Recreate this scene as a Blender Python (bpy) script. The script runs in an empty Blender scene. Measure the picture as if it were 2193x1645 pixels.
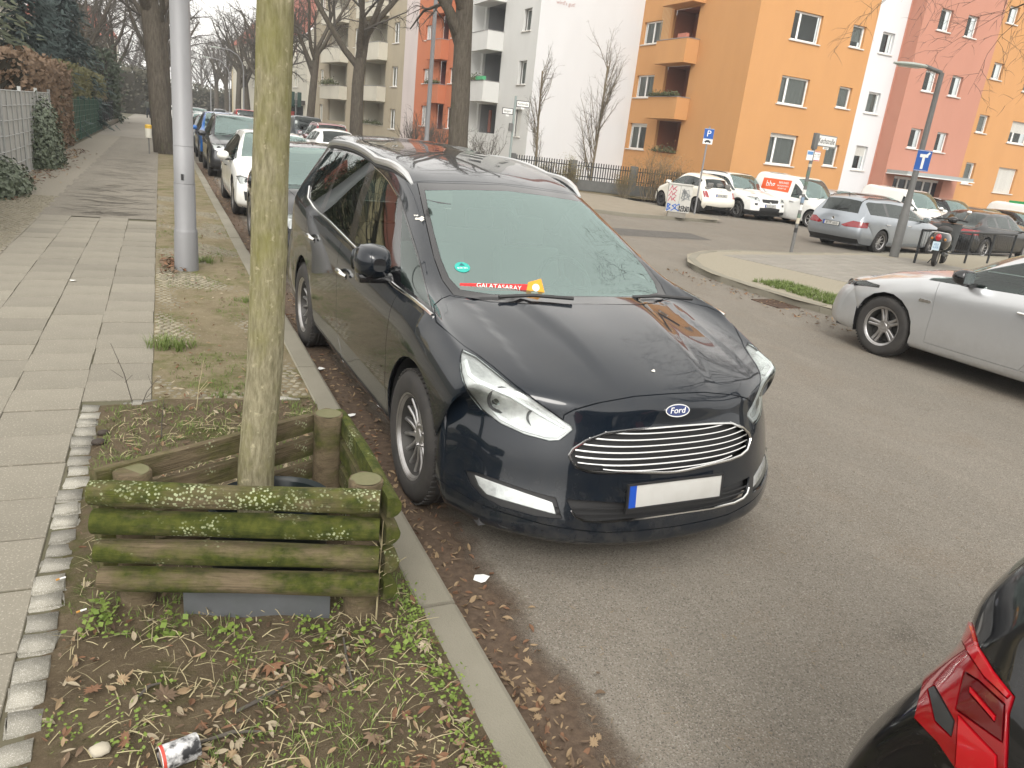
import bpy, bmesh, math, random
import numpy as np
from mathutils import Vector, Matrix, Euler
from mathutils.bvhtree import BVHTree
random.seed(7); np.random.seed(7)
scene = bpy.context.scene
COL = scene.collection

# ------------------------------------------------------------------ camera
# street frame: +Y along the left kerb (away), +X across the road, Z up, origin on the road below the camera
F_PX, IW, IH, CAM_H = 1608.64, 2193.0, 1645.0, 1.8082
CFW = Vector((0.41447708, 0.85660025, -0.30731867))
CRT = Vector((0.90946132, -0.40211732, 0.10574388))
CUP = Vector((0.03299792, 0.32332286, 0.94571321))
CAM = Vector((0, 0, CAM_H))
cam_data = bpy.data.cameras.new("camera"); cam_ob = bpy.data.objects.new("camera", cam_data); COL.objects.link(cam_ob)
cam_data.sensor_width = 36.0; cam_data.lens = F_PX / IW * 36.0
cam_data.clip_start = 0.05; cam_data.clip_end = 3000
M = Matrix.Identity(4)
for i in range(3):
    M[i][0] = CRT[i]; M[i][1] = CUP[i]; M[i][2] = -CFW[i]; M[i][3] = CAM[i]
cam_ob.matrix_world = M
scene.camera = cam_ob

# ------------------------------------------------------------------ sky, sun, exposure (overcast winter day)
SUN_EL, SUN_AZ = math.radians(38), math.radians(205)
world = bpy.data.worlds.new("World"); scene.world = world; world.use_nodes = True
wn = world.node_tree; wn.nodes.clear()
sky = wn.nodes.new("ShaderNodeTexSky"); sky.sky_type = 'NISHITA'; sky.sun_disc = False
sky.sun_elevation = SUN_EL; sky.sun_rotation = SUN_AZ; sky.air_density = 1.0; sky.dust_density = 6.0; sky.ozone_density = 1.0
hs = wn.nodes.new("ShaderNodeHueSaturation"); hs.inputs["Saturation"].default_value = 0.10
mixc = wn.nodes.new("ShaderNodeMix"); mixc.data_type = 'RGBA'; mixc.inputs[0].default_value = 0.62
mixc.inputs[7].default_value = (12.2, 11.8, 11.1, 1)
bgn = wn.nodes.new("ShaderNodeBackground"); bgn.inputs["Strength"].default_value = 0.14
wo = wn.nodes.new("ShaderNodeOutputWorld")
wn.links.new(sky.outputs[0], hs.inputs["Color"]); wn.links.new(hs.outputs[0], mixc.inputs[6])
wn.links.new(mixc.outputs[2], bgn.inputs["Color"]); wn.links.new(bgn.outputs[0], wo.inputs["Surface"])
sun_d = bpy.data.lights.new("sun", 'SUN'); sun_d.energy = 1.2; sun_d.angle = math.radians(25); sun_d.color = (1.0, 0.95, 0.87)
sun_o = bpy.data.objects.new("sun", sun_d); COL.objects.link(sun_o)
_sd = Vector((math.sin(SUN_AZ) * math.cos(SUN_EL), math.cos(SUN_AZ) * math.cos(SUN_EL), math.sin(SUN_EL)))
sun_o.rotation_euler = _sd.to_track_quat('Z', 'Y').to_euler(); sun_o.location = (0, 0, 40)
vs = scene.view_settings
vs.view_transform = 'Standard'; vs.look = 'None'; vs.exposure = 0.46; vs.gamma = 1.0; vs.use_curve_mapping = False

# ------------------------------------------------------------------ photo pixel -> ray
def ray(px, py):
    return CFW + CRT * ((px - IW / 2) / F_PX) - CUP * ((py - IH / 2) / F_PX)
def gpt(px, py, z=0.0):
    d = ray(px, py); return CAM + d * ((z - CAM.z) / d.z)
def at_y(px, py, Y):
    d = ray(px, py); return CAM + d * (Y / d.y)
def at_x(px, py, X):
    d = ray(px, py); return CAM + d * (X / d.x)
def at_depth(px, py, t): return CAM + ray(px, py) * t
def to_px(p):
    d = Vector(p) - CAM; z = d.dot(CFW)
    return (IW / 2 + F_PX * d.dot(CRT) / z, IH / 2 - F_PX * d.dot(CUP) / z)

# ------------------------------------------------------------------ materials
MATS = {}
def nodes_of(name):
    m = bpy.data.materials.new(name); m.use_nodes = True
    nt = m.node_tree; b = nt.nodes["Principled BSDF"]
    return m, nt, b
def inp(b, k, v):
    if k in b.inputs: b.inputs[k].default_value = v
def col4(c): return (c[0], c[1], c[2], 1.0)
def mixrgb(nt, fac, a, b, mode='MIX'):
    n = nt.nodes.new("ShaderNodeMix"); n.data_type = 'RGBA'; n.blend_type = mode; n.clamp_factor = True
    for idx, v in ((0, fac), (6, a), (7, b)):
        if hasattr(v, 'is_linked') or hasattr(v, 'links'): nt.links.new(v, n.inputs[idx])
        elif idx == 0: n.inputs[0].default_value = v
        else: n.inputs[idx].default_value = col4(v)
    return n.outputs[2]
def noise(nt, scale, detail=4, rough=0.55, coord='Object', stretch=None, offset=None):
    tc = nt.nodes.new("ShaderNodeTexCoord"); src = tc.outputs[coord]
    if stretch or offset:
        mp = nt.nodes.new("ShaderNodeMapping"); nt.links.new(src, mp.inputs[0])
        if stretch: mp.inputs["Scale"].default_value = stretch
        if offset: mp.inputs["Location"].default_value = offset
        src = mp.outputs[0]
    n = nt.nodes.new("ShaderNodeTexNoise"); n.inputs["Scale"].default_value = scale
    n.inputs["Detail"].default_value = detail; n.inputs["Roughness"].default_value = rough
    nt.links.new(src, n.inputs["Vector"]); return n.outputs["Fac"]
def ramp(nt, fac, a, b):
    r = nt.nodes.new("ShaderNodeMapRange"); r.clamp = True
    r.inputs[1].default_value = a; r.inputs[2].default_value = b
    nt.links.new(fac, r.inputs[0]); return r.outputs[0]
def bump(nt, b, h, dist, strength=1.0):
    n = nt.nodes.new("ShaderNodeBump"); n.inputs["Distance"].default_value = dist; n.inputs["Strength"].default_value = strength
    nt.links.new(h, n.inputs["Height"]); nt.links.new(n.outputs[0], b.inputs["Normal"])
def obj_random(nt, lo, hi):
    oi = nt.nodes.new("ShaderNodeObjectInfo"); r = nt.nodes.new("ShaderNodeMapRange")
    r.inputs[3].default_value = lo; r.inputs[4].default_value = hi
    nt.links.new(oi.outputs["Random"], r.inputs[0]); return r.outputs[0]
def scale_col(nt, c, f):
    n = nt.nodes.new("ShaderNodeHueSaturation"); nt.links.new(f, n.inputs["Value"])
    if hasattr(c, 'links'): nt.links.new(c, n.inputs["Color"])
    else: n.inputs["Color"].default_value = col4(c)
    return n.outputs[0]

def mat(name, color, rough=0.6, metal=0.0, var=None, scale=8.0, amt=0.5, bmp=0.0, bscale=None, rnd=0.0, coat=0.0, spec=0.5, stretch=None, alpha=None, detail=5, speck=None):
    """plain procedural material: colour, a second colour mixed in by noise, fine bump, per-object variation"""
    if name in MATS: return MATS[name]
    m, nt, b = nodes_of(name)
    inp(b, "Roughness", rough); inp(b, "Metallic", metal); inp(b, "Coat Weight", coat); inp(b, "Coat Roughness", 0.03); inp(b, "Specular IOR Level", spec)
    c = None
    if var is not None:
        f = ramp(nt, noise(nt, scale, detail, 0.6, stretch=stretch), 0.5 - 0.5 * amt, 0.5 + 0.5 * amt)
        c = mixrgb(nt, f, color, var)
    if speck:
        f2 = ramp(nt, noise(nt, speck[1], 2, 0.5), speck[2], speck[3])
        c = mixrgb(nt, f2, c if c is not None else color, speck[0])
    if rnd: c = scale_col(nt, c if c is not None else color, obj_random(nt, 1 - rnd, 1 + rnd))
    if c is not None: nt.links.new(c, b.inputs["Base Color"])
    else: b.inputs["Base Color"].default_value = col4(color)
    if bmp: bump(nt, b, noise(nt, bscale or scale * 6, 5, 0.65, stretch=stretch), bmp)
    MATS[name] = m; return m

def paint(name, color, metal=0.0, rough=0.28, coat=1.0, dirt=0.10, flake=0.0, dirtcol=(0.16, 0.14, 0.11), coat_ior=1.5):
    """car paint: dark inside, road film towards rough patches"""
    if name in MATS: return MATS[name]
    m, nt, b = nodes_of(name)
    f = ramp(nt, noise(nt, 5.0, 6, 0.65), 0.45, 0.85)
    mul = nt.nodes.new("ShaderNodeMath"); mul.operation = 'MULTIPLY'; mul.inputs[1].default_value = dirt; nt.links.new(f, mul.inputs[0])
    tc = nt.nodes.new("ShaderNodeTexCoord"); sx = nt.nodes.new("ShaderNodeSeparateXYZ"); nt.links.new(tc.outputs["Object"], sx.inputs[0])
    low = ramp(nt, sx.outputs["Z"], 0.62, 0.18)
    n2 = ramp(nt, noise(nt, 14.0, 6, 0.7), 0.35, 0.75)
    ml = nt.nodes.new("ShaderNodeMath"); ml.operation = 'MULTIPLY'; nt.links.new(low, ml.inputs[0]); nt.links.new(n2, ml.inputs[1])
    mm = nt.nodes.new("ShaderNodeMath"); mm.operation = 'MULTIPLY_ADD'; mm.inputs[1].default_value = dirt * 3.2
    nt.links.new(ml.outputs[0], mm.inputs[0]); nt.links.new(mul.outputs[0], mm.inputs[2])
    c = mixrgb(nt, mm.outputs[0], color, dirtcol)
    geo = nt.nodes.new("ShaderNodeNewGeometry")
    c2 = mixrgb(nt, geo.outputs["Backfacing"], c, (0.02, 0.02, 0.021))
    nt.links.new(c2, b.inputs["Base Color"])
    r = nt.nodes.new("ShaderNodeMath"); r.operation = 'MULTIPLY_ADD'; r.inputs[1].default_value = 0.5; r.inputs[2].default_value = 0.03
    nt.links.new(mm.outputs[0], r.inputs[0]); nt.links.new(r.outputs[0], b.inputs["Coat Roughness"])
    inp(b, "Metallic", metal); inp(b, "Roughness", rough); inp(b, "Coat Weight", coat); inp(b, "Coat IOR", coat_ior)
    if metal < .25: inp(b, "Specular IOR Level", .08)
    MATS[name] = m; return m

def glass(name, tint=(0.5, 0.6, 0.58), trans=0.6, ior=1.9, rough=0.0, film=0.0, filmcol=(.62, .80, .76), gcol=(.93, 1.0, .98)):
    """pane: mirror by Fresnel over a tinted see-through sheet"""
    if name in MATS: return MATS[name]
    m = bpy.data.materials.new(name); m.use_nodes = True; nt = m.node_tree; nt.nodes.clear()
    out = nt.nodes.new("ShaderNodeOutputMaterial")
    tr = nt.nodes.new("ShaderNodeBsdfTransparent"); tr.inputs[0].default_value = col4([t * trans for t in tint])
    gl = nt.nodes.new("ShaderNodeBsdfGlossy"); gl.inputs["Roughness"].default_value = rough; gl.inputs["Color"].default_value = col4(gcol)
    lw = nt.nodes.new("ShaderNodeFresnel"); lw.inputs["IOR"].default_value = ior
    mx = nt.nodes.new("ShaderNodeMixShader")
    nt.links.new(lw.outputs[0], mx.inputs[0]); nt.links.new(tr.outputs[0], mx.inputs[1]); nt.links.new(gl.outputs[0], mx.inputs[2])
    if film:   # pale dust film, its colour also brightening the pane like reflected sky
        df = nt.nodes.new("ShaderNodeBsdfDiffuse"); df.inputs[0].default_value = col4(filmcol); m2 = nt.nodes.new("ShaderNodeMixShader")
        f = ramp(nt, noise(nt, 3.0, 6, .6), .2, .8); mu = nt.nodes.new("ShaderNodeMath"); mu.operation = 'MULTIPLY_ADD'; mu.inputs[1].default_value = film * .15; mu.inputs[2].default_value = film * .92
        nt.links.new(f, mu.inputs[0]); nt.links.new(mu.outputs[0], m2.inputs[0]); nt.links.new(mx.outputs[0], m2.inputs[1]); nt.links.new(df.outputs[0], m2.inputs[2]); mx = m2
    nt.links.new(mx.outputs[0], out.inputs["Surface"]); MATS[name] = m; return m

# ------------------------------------------------------------------ mesh builder
class MB:
    def __init__(s): s.v = []; s.f = []
    def add(s, vs_, fs):
        o = len(s.v); s.v += [tuple(p) for p in vs_]; s.f += [tuple(i + o for i in f) for f in fs]; return s
    def box(s, c, d, rot=None):
        P = []
        for sx in (-.5, .5):
            for sy in (-.5, .5):
                for sz in (-.5, .5):
                    p = Vector((sx * d[0], sy * d[1], sz * d[2]))
                    if rot is not None: p = rot @ p
                    P.append(p + Vector(c))
        return s.add(P, [(0, 1, 3, 2), (4, 6, 7, 5), (0, 4, 5, 1), (2, 3, 7, 6), (0, 2, 6, 4), (1, 5, 7, 3)])
    def box2(s, a, b):
        return s.box([(a[i] + b[i]) / 2 for i in range(3)], [abs(b[i] - a[i]) for i in range(3)])
    def tube(s, pts, rad, n=8, caps=True, closed=False):
        pts = [Vector(p) for p in pts]; m = len(pts)
        if not hasattr(rad, '__len__'): rad = [rad] * m
        up = None; rings = []
        for i, p in enumerate(pts):
            if closed: t = pts[(i + 1) % m] - pts[i - 1]
            else: t = pts[min(i + 1, m - 1)] - pts[max(i - 1, 0)]
            if t.length < 1e-9: t = Vector((0, 0, 1))
            t.normalize()
            if up is None:
                up = Vector((0, 0, 1)) if abs(t.z) < 0.9 else Vector((1, 0, 0))
            sd = t.cross(up)
            if sd.length < 1e-6: sd = t.orthogonal()
            sd.normalize(); up = sd.cross(t).normalized()
            rings.append([p + (sd * math.cos(2 * math.pi * k / n) + up * math.sin(2 * math.pi * k / n)) * rad[i] for k in range(n)])
        V = [q for r in rings for q in r]; Fc = []
        for i in range(m if closed else m - 1):
            a, b = i * n, ((i + 1) % m) * n
            for k in range(n): Fc.append((a + k, a + (k + 1) % n, b + (k + 1) % n, b + k))
        if caps and not closed:
            Fc.append(tuple(reversed(range(n)))); Fc.append(tuple((m - 1) * n + k for k in range(n)))
        return s.add(V, Fc)
    def lathe(s, prof, n=24, mtx=None, closed=False, caps=True):
        V = []; m = len(prof)
        for r, z in prof:
            for k in range(n):
                p = Vector((r * math.cos(2 * math.pi * k / n), r * math.sin(2 * math.pi * k / n), z))
                V.append(mtx @ p if mtx is not None else p)
        Fc = []
        for i in range(m if closed else m - 1):
            a, b = i * n, ((i + 1) % m) * n
            for k in range(n): Fc.append((a + k, a + (k + 1) % n, b + (k + 1) % n, b + k))
        if not closed and caps:
            if prof[0][0] > 1e-6: Fc.append(tuple(reversed(range(n))))
            if prof[-1][0] > 1e-6: Fc.append(tuple((m - 1) * n + k for k in range(n)))
        return s.add(V, Fc)
    def prism(s, poly, z0, z1, mtx=None):
        n = len(poly); V = [Vector((x, y, z0)) for x, y in poly] + [Vector((x, y, z1)) for x, y in poly]
        if mtx is not None: V = [mtx @ p for p in V]
        return s.add(V, [tuple(reversed(range(n))), tuple(range(n, 2 * n))] + [(k, (k + 1) % n, n + (k + 1) % n, n + k) for k in range(n)])
    def quad(s, a, b, c, d): return s.add([a, b, c, d], [(0, 1, 2, 3)])
    def mesh(s, name):
        me = bpy.data.meshes.new(name); me.from_pydata(s.v, [], s.f); me.update(); return me
    def build(s, name, m, parent=None, smooth=False, bevel=0.0, loc=None, angle=40):
        me = s.mesh(name)
        if bevel:
            bm = bmesh.new(); bm.from_mesh(me); bmesh.ops.remove_doubles(bm, verts=bm.verts, dist=1e-5)
            es = [e for e in bm.edges if len(e.link_faces) == 2 and e.calc_face_angle(0) > 0.5]
            bmesh.ops.bevel(bm, geom=es, offset=bevel, segments=2, affect='EDGES', profile=0.6, clamp_overlap=True)
            bm.to_mesh(me); bm.free(); smooth = True
        return link(name, me, m, parent, smooth, loc, angle)

def link(name, me, m, parent=None, smooth=False, loc=None, angle=40):
    ms = m if isinstance(m, (list, tuple)) else [m]
    if len(me.materials) == 0:
        for q in ms: me.materials.append(q)
    if smooth:
        me.shade_smooth()
        me.set_sharp_from_angle(angle=math.radians(angle))
    o = bpy.data.objects.new(name, me); COL.objects.link(o)
    if parent is not None: o.parent = parent
    if loc is not None: o.location = loc
    return o
def tag(o, label=None, cat=None, group=None, kind=None):
    if label: o["label"] = label
    if cat: o["category"] = cat
    if group: o["group"] = group
    if kind: o["kind"] = kind
    return o
def thing(name, label, cat, loc=(0, 0, 0), rz=0.0, group=None):
    o = bpy.data.objects.new(name, None); COL.objects.link(o); o.location = loc; o.rotation_euler = (0, 0, rz)
    o.empty_display_size = 0.2
    return tag(o, label, cat, group)
def sub(name, parent, loc=(0, 0, 0)):
    o = bpy.data.objects.new(name, None); COL.objects.link(o); o.parent = parent; o.location = loc; o.empty_display_size = 0.1
    return o
def copy_tree(o, parent=None):
    c = o.copy(); COL.objects.link(c); c.parent = parent
    for ch in list(o.children): copy_tree(ch, c)
    return c
def text_mesh(body, size, extrude=0.0, align='CENTER'):
    cu = bpy.data.curves.new("txt", 'FONT'); cu.body = body; cu.size = size; cu.extrude = extrude
    cu.align_x = align; cu.align_y = 'CENTER'; cu.resolution_u = 3
    ob = bpy.data.objects.new("txt", cu); COL.objects.link(ob)
    dg = bpy.context.evaluated_depsgraph_get(); me = bpy.data.meshes.new_from_object(ob.evaluated_get(dg))
    bpy.data.objects.remove(ob); bpy.data.curves.remove(cu); me.materials.clear(); return me
def lerp(a, b, t): return a + (b - a) * t
def frame(xa, ya, o):
    """matrix with local x,y along xa,ya and origin o"""
    xa = Vector(xa).normalized(); za = xa.cross(Vector(ya)).normalized(); ya = za.cross(xa)
    m = Matrix.Identity(4)
    for i in range(3): m[i][0] = xa[i]; m[i][1] = ya[i]; m[i][2] = za[i]; m[i][3] = o[i]
    return m
# ================================================================== ground
PZ = 0.10                                   # pavement level above the road
def gz(x): return -0.011 * min(max(x - 8.0, 0), 32)
ASPH = None
def asphalt_mat(name, base, dark, speck=(.30, .29, .27), warm=None):
    if name in MATS: return MATS[name]
    m, nt, b = nodes_of(name)
    big = ramp(nt, noise(nt, .55, 4, .6), .35, .7); c = mixrgb(nt, big, base, dark)
    mid = ramp(nt, noise(nt, 3.0, 5, .6, stretch=(1.6, .5, 1)), .4, .75)
    c = mixrgb(nt, mid, c, [(base[i] * .75 + dark[i] * .25) * 1.12 for i in range(3)])
    if warm:
        w = ramp(nt, noise(nt, 1.3, 5, .6), .50, .68); c = mixrgb(nt, w, c, warm)
    tr = ramp(nt, noise(nt, 1.6, 4, .6, stretch=(1.2, .07, 1)), .42, .66); c = mixrgb(nt, tr, c, [v * .86 for v in base])
    st = ramp(nt, noise(nt, 1.1, 6, .7, offset=(3, 7, 0)), .62, .74); c = mixrgb(nt, st, c, [v * .72 for v in dark])
    vo = nt.nodes.new("ShaderNodeTexVoronoi"); tc = nt.nodes.new("ShaderNodeTexCoord"); nt.links.new(tc.outputs["Object"], vo.inputs["Vector"]); vo.inputs["Scale"].default_value = 210
    sp = nt.nodes.new("ShaderNodeSeparateColor"); nt.links.new(vo.outputs["Color"], sp.inputs[0])
    c = mixrgb(nt, ramp(nt, sp.outputs[0], .70, 1.0), c, speck)
    c = mixrgb(nt, ramp(nt, sp.outputs[1], .70, 1.0), c, [v * .6 for v in dark])
    nt.links.new(c, b.inputs["Base Color"]); inp(b, "Roughness", .86); inp(b, "Specular IOR Level", .35)
    bump(nt, b, vo.outputs["Distance"], .0035, .8)
    MATS[name] = m; return m
ASPH = asphalt_mat("asphalt", (.208, .186, .155), (.155, .136, .110), (.29, .268, .23), warm=(.182, .152, .118))
SOIL = mat("soil", (.072, .052, .032), .95, var=(.125, .096, .060), scale=5, amt=.6, bmp=.014, bscale=38, speck=((.24, .20, .14), 60, .62, .70))
SOILK = mat("soil_dry", (.145, .118, .074), .95, var=(.235, .20, .128), scale=3.2, amt=.6, bmp=.008, bscale=60, speck=((.15, .13, .08), 14, .54, .68))
def mossy_soil(name, c1, c2, green, lo, hi, bd, pale):
    m, nt, b = nodes_of(name); n1 = noise(nt, 5, 7, .7); c = mixrgb(nt, ramp(nt, n1, .3, .7), c1, c2)
    n2 = noise(nt, 60, 4, .7); c = mixrgb(nt, ramp(nt, n2, .58, .72), c, pale)
    n3 = noise(nt, 2.7, 10, .78, offset=(4, 1, 0)); c = mixrgb(nt, ramp(nt, n3, lo, hi), c, mixrgb(nt, ramp(nt, n2, .35, .65), green, [v * .55 for v in green]))
    nt.links.new(c, b.inputs["Base Color"]); inp(b, "Roughness", .96); inp(b, "Specular IOR Level", .2); bump(nt, b, noise(nt, 45, 8, .75), bd); MATS[name] = m; return m
SOIL = mossy_soil("pit_soil", (.085, .063, .040), (.148, .115, .072), (.085, .090, .026), .50, .66, .016, (.20, .165, .11))
SOILK = mossy_soil("verge_soil", (.150, .120, .074), (.235, .198, .125), (.135, .140, .048), .50, .64, .010, (.30, .265, .18))
GRAN = mat("granite", (.29, .275, .235), .85, var=(.20, .19, .155), scale=7, amt=.7, bmp=.004, bscale=55, rnd=.28, speck=((.46, .44, .40), 320, .55, .68))
KERBM = mat("kerb_granite", (.25, .232, .185), .88, var=(.165, .152, .115), scale=2.6, amt=.7, bmp=.003, bscale=120, rnd=.06, speck=((.24, .22, .17), 260, .52, .68))
SLABM = mat("paving_concrete", (.232, .212, .170), .9, var=(.180, .164, .130), scale=2.4, amt=.6, bmp=.0022, bscale=150, rnd=.11, speck=((.34, .315, .26), 110, .58, .70))
SLABG = mat("paving_concrete_grey", (.27, .25, .215), .9, var=(.215, .20, .172), scale=2.4, amt=.6, bmp=.002, bscale=150, rnd=.07)
MOSA = mat("mosaic_stone", (.30, .27, .20), .88, var=(.20, .178, .125), scale=16, amt=.8, bmp=.003, bscale=120, rnd=.2)
JOINT = mat("joint_sand", (.115, .098, .068), .95, var=(.085, .085, .045), scale=2, amt=.6)

def sheet(name, poly, z, m, kind="structure", parent=None):
    o = MB().add([(x, y, z(x) if callable(z) else z) for x, y in poly], [tuple(range(len(poly)))]).build(name, m, parent)
    if kind: o["kind"] = kind
    return o
# the road / ground sheet reaches the horizon; falls gently to the right
V = []; xs = [-400, -60, 0.5, 8, 16, 24, 32, 40, 70, 400]; yy = [-300, -30, 0, 20, 60, 160, 700]
for x in xs:
    for y in yy: V.append((x, y, gz(x)))
n = len(yy)
road = MB().add(V, [(i * n + j, (i + 1) * n + j, (i + 1) * n + j + 1, i * n + j + 1) for i in range(len(xs) - 1) for j in range(n - 1)]).build("road", ASPH)
road["kind"] = "structure"
# worn/patched asphalt areas lying on it
patchm = asphalt_mat("asphalt_patch", (.105, .098, .088), (.08, .075, .068), (.22, .21, .19))
o = sheet("road_patch", [(9.6, 15.0), (12.5, 15.3), (12.8, 16.6), (9.9, 16.5)], lambda x: gz(x) + .004, patchm)

# ---- left pavement: body, slabs, asphalt stretch, mosaic strips, kerb
XK0, XK1 = 0.835, 0.985          # kerb back / street face
body = MB().add([(x, y, PZ - .04) for x, y in ((-.37, -30), (-.37, 4.66), (XK0 + .01, 4.66), (XK0 + .01, 260), (-40, 260), (-40, -30))], [(0, 1, 2, 3, 4, 5)]).build("pavement", JOINT)
MB().add([(x, y, PZ - .008) for x, y in ((-.36, .4), (-.36, 4.62), (-.098, 4.62), (-.098, 12.64), (-1.584, 12.64), (-1.584, .4))], [(0, 1, 2, 3, 4, 5)]).build("joint_bed", JOINT, body)
body["kind"] = "structure"
def slab_mesh(w, d, h, bev=.006, seed=0):
    b = MB(); b.box((0, 0, -h / 2), (w, d, h)); me = b.mesh("slab"); bm = bmesh.new(); bm.from_mesh(me)
    top = [e for e in bm.edges if all(v.co.z > -1e-4 for v in e.verts)]
    bmesh.ops.bevel(bm, geom=top, offset=bev, segments=1, affect='EDGES'); bm.to_mesh(me); bm.free(); return me
me_slab = slab_mesh(.3665, .3545, .04, .003); me_slab.materials.append(SLABM)
rs = random.Random(3)
cols = [(-.285), (-.655), (-1.025), (-1.395)]
for ci, cx_ in enumerate(cols):
    y = .889 + (.18 if ci % 2 else 0) + (.06 * ci)
    while y < 12.6:
        if not (ci == 0 and y < 4.86):
            o = bpy.data.objects.new("slab", me_slab); COL.objects.link(o); o.parent = body
            o.location = (cx_ + rs.uniform(-.004, .004), y, PZ + rs.uniform(-.002, .003)); o.rotation_euler = (rs.uniform(-.005, .005), rs.uniform(-.004, .004), rs.uniform(-.004, .004))
        y += .366
# asphalt stretch beyond, lifted in ripples by roots
b = MB(); nx, ny = 10, 150; V = []
for i in range(nx + 1):
    for j in range(ny + 1):
        x = lerp(-1.62, -.10, i / nx); y = 12.62 + 27 * (j / ny) ** 1.25
        zz = PZ + .001 + min(1, (y - 12.6) / 1.5) * .020 * math.sin(y * 4.1 + x * 1.6 + 1.2 * math.sin(y * .7)) * (0.5 + .5 * math.sin(y * .9 + x)) + min(1, (y - 12.6) / 1.5) * .012 * math.sin(y * 9.3 - x * 2.3)
        V.append((x, y, zz))
b.add(V, [(i * (ny + 1) + j, (i + 1) * (ny + 1) + j, (i + 1) * (ny + 1) + j + 1, i * (ny + 1) + j + 1) for i in range(nx) for j in range(ny)])
o = b.build("asphalt_path", asphalt_mat("path_asphalt", (.205, .185, .150), (.165, .148, .12), (.30, .275, .23)), None, True); o["kind"] = "structure"
sheet("footpath", [(-.10, 39.5), (-.10, 260), (-2.6, 260), (-2.6, 39.5)], PZ + .002, mat("far_paving", (.27, .25, .21), .9, var=(.20, .18, .15), scale=1.5, amt=.7))
# mosaic strips: left of the slabs and between slabs and kerb
sheet("paving_strip", [(-1.585, 1), (-1.585, 60), (-2.62, 60), (-2.62, 1)], PZ - .004, mat("strip_soil", (.20, .18, .14), .95, var=(.27, .245, .20), scale=20, amt=.8, bmp=.012, bscale=30))
me_mos = []
for k in range(8):
    r_ = random.Random(k); n = 6; b = MB(); pts = []
    for j in range(n):
        a = 2 * math.pi * j / n + r_.uniform(-.2, .2); rr = r_.uniform(.85, 1.05) / max(abs(math.cos(a)), abs(math.sin(a))) * .026; pts.append((rr * math.cos(a), rr * math.sin(a)))
    V = [(x, y, -.03) for x, y in pts] + [(x, y, -.004) for x, y in pts] + [(x * .8, y * .8, .002 + r_.uniform(-.001, .001)) for x, y in pts]
    b.add(V, [tuple(2 * n + j for j in range(n))] + [(q * n + j, q * n + (j + 1) % n, (q + 1) * n + (j + 1) % n, (q + 1) * n + j) for q in range(2) for j in range(n)])
    me = b.mesh("cobble"); me.materials.append(MOSA); me.shade_smooth(); me.set_sharp_from_angle(angle=math.radians(50)); me_mos.append(me)
def mosaic_points(poly_fn, x0, x1, y0, y1, pitch, rr):
    P = []; y = y0; row = 0
    while y < y1:
        x = x0 + (pitch / 2 if row % 2 else 0)
        while x < x1:
            if poly_fn(x, y): P.append((x + rr.uniform(-.005, .005), y + rr.uniform(-.005, .005)))
            x += pitch
        y += pitch * .96; row += 1
    return P
def joined_mosaic(name, P, zf, m, parent, rr, size=1.0):
    vs_, fs = [], []
    base = [(np.array([v.co[:] for v in me.vertices]), [tuple(p.vertices) for p in me.polygons]) for me in me_mos]
    for (x, y) in P:
        bv, bf = base[rr.randrange(8)]; a = rr.uniform(-.4, .4); c, s_ = math.cos(a), math.sin(a); o = len(vs_)
        tx, ty = rr.uniform(-.12, .12), rr.uniform(-.12, .12); z0 = zf(x, y)
        for v in bv * size: vs_.append((x + c * v[0] - s_ * v[1], y + s_ * v[0] + c * v[1], z0 + v[2] + tx * v[0] + ty * v[1]))
        fs += [tuple(i + o for i in f) for f in bf]
    me = bpy.data.meshes.new(name); me.from_pydata(vs_, [], fs)
    o = link(name, me, m, parent, True, angle=50); o["kind"] = "stuff"; return o
rr = random.Random(11)
strip = sheet("verge_strip", [(-.10, 4.66), (XK0, 4.66), (XK0, 60), (-.10, 60)], PZ - .006, SOILK)
P = mosaic_points(lambda x, y: True, -.07, XK0 - .02, 4.72, 16, .058, rr)
def mz(x, y):  # how far a stone stands out of the dirt
    return PZ - .006 + .012 * (math.sin(x * 3.1 + y * 1.3) * math.sin(y * 2.1 - x * 2.0) + .35 * math.sin(y * 5.3 + x * 7)) - .004
near = [p for p in P if mz(*p) > PZ - .007 and p[1] < 8.6][:300]; ns = set(near)
for (x, y) in near:
    o = bpy.data.objects.new("cobble", me_mos[rr.randrange(8)]); COL.objects.link(o); o.parent = strip; o.location = (x, y, mz(x, y)); o.rotation_euler = (rr.uniform(-.1, .1), rr.uniform(-.1, .1), rr.uniform(-.5, .5))
joined_mosaic("cobble_field", [p for p in P if p not in ns and mz(*p) > PZ - .018], lambda x, y: mz(x, y), MOSA, strip, rr)
P = mosaic_points(lambda x, y: True, -2.6, -1.6, 5.0, 15, .075, rr)
st2 = bpy.data.objects["paving_strip"]
joined_mosaic("cobble_field", P, lambda x, y: PZ + rr.uniform(-.003, .004), MOSA, st2, rr, 1.3)

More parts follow.
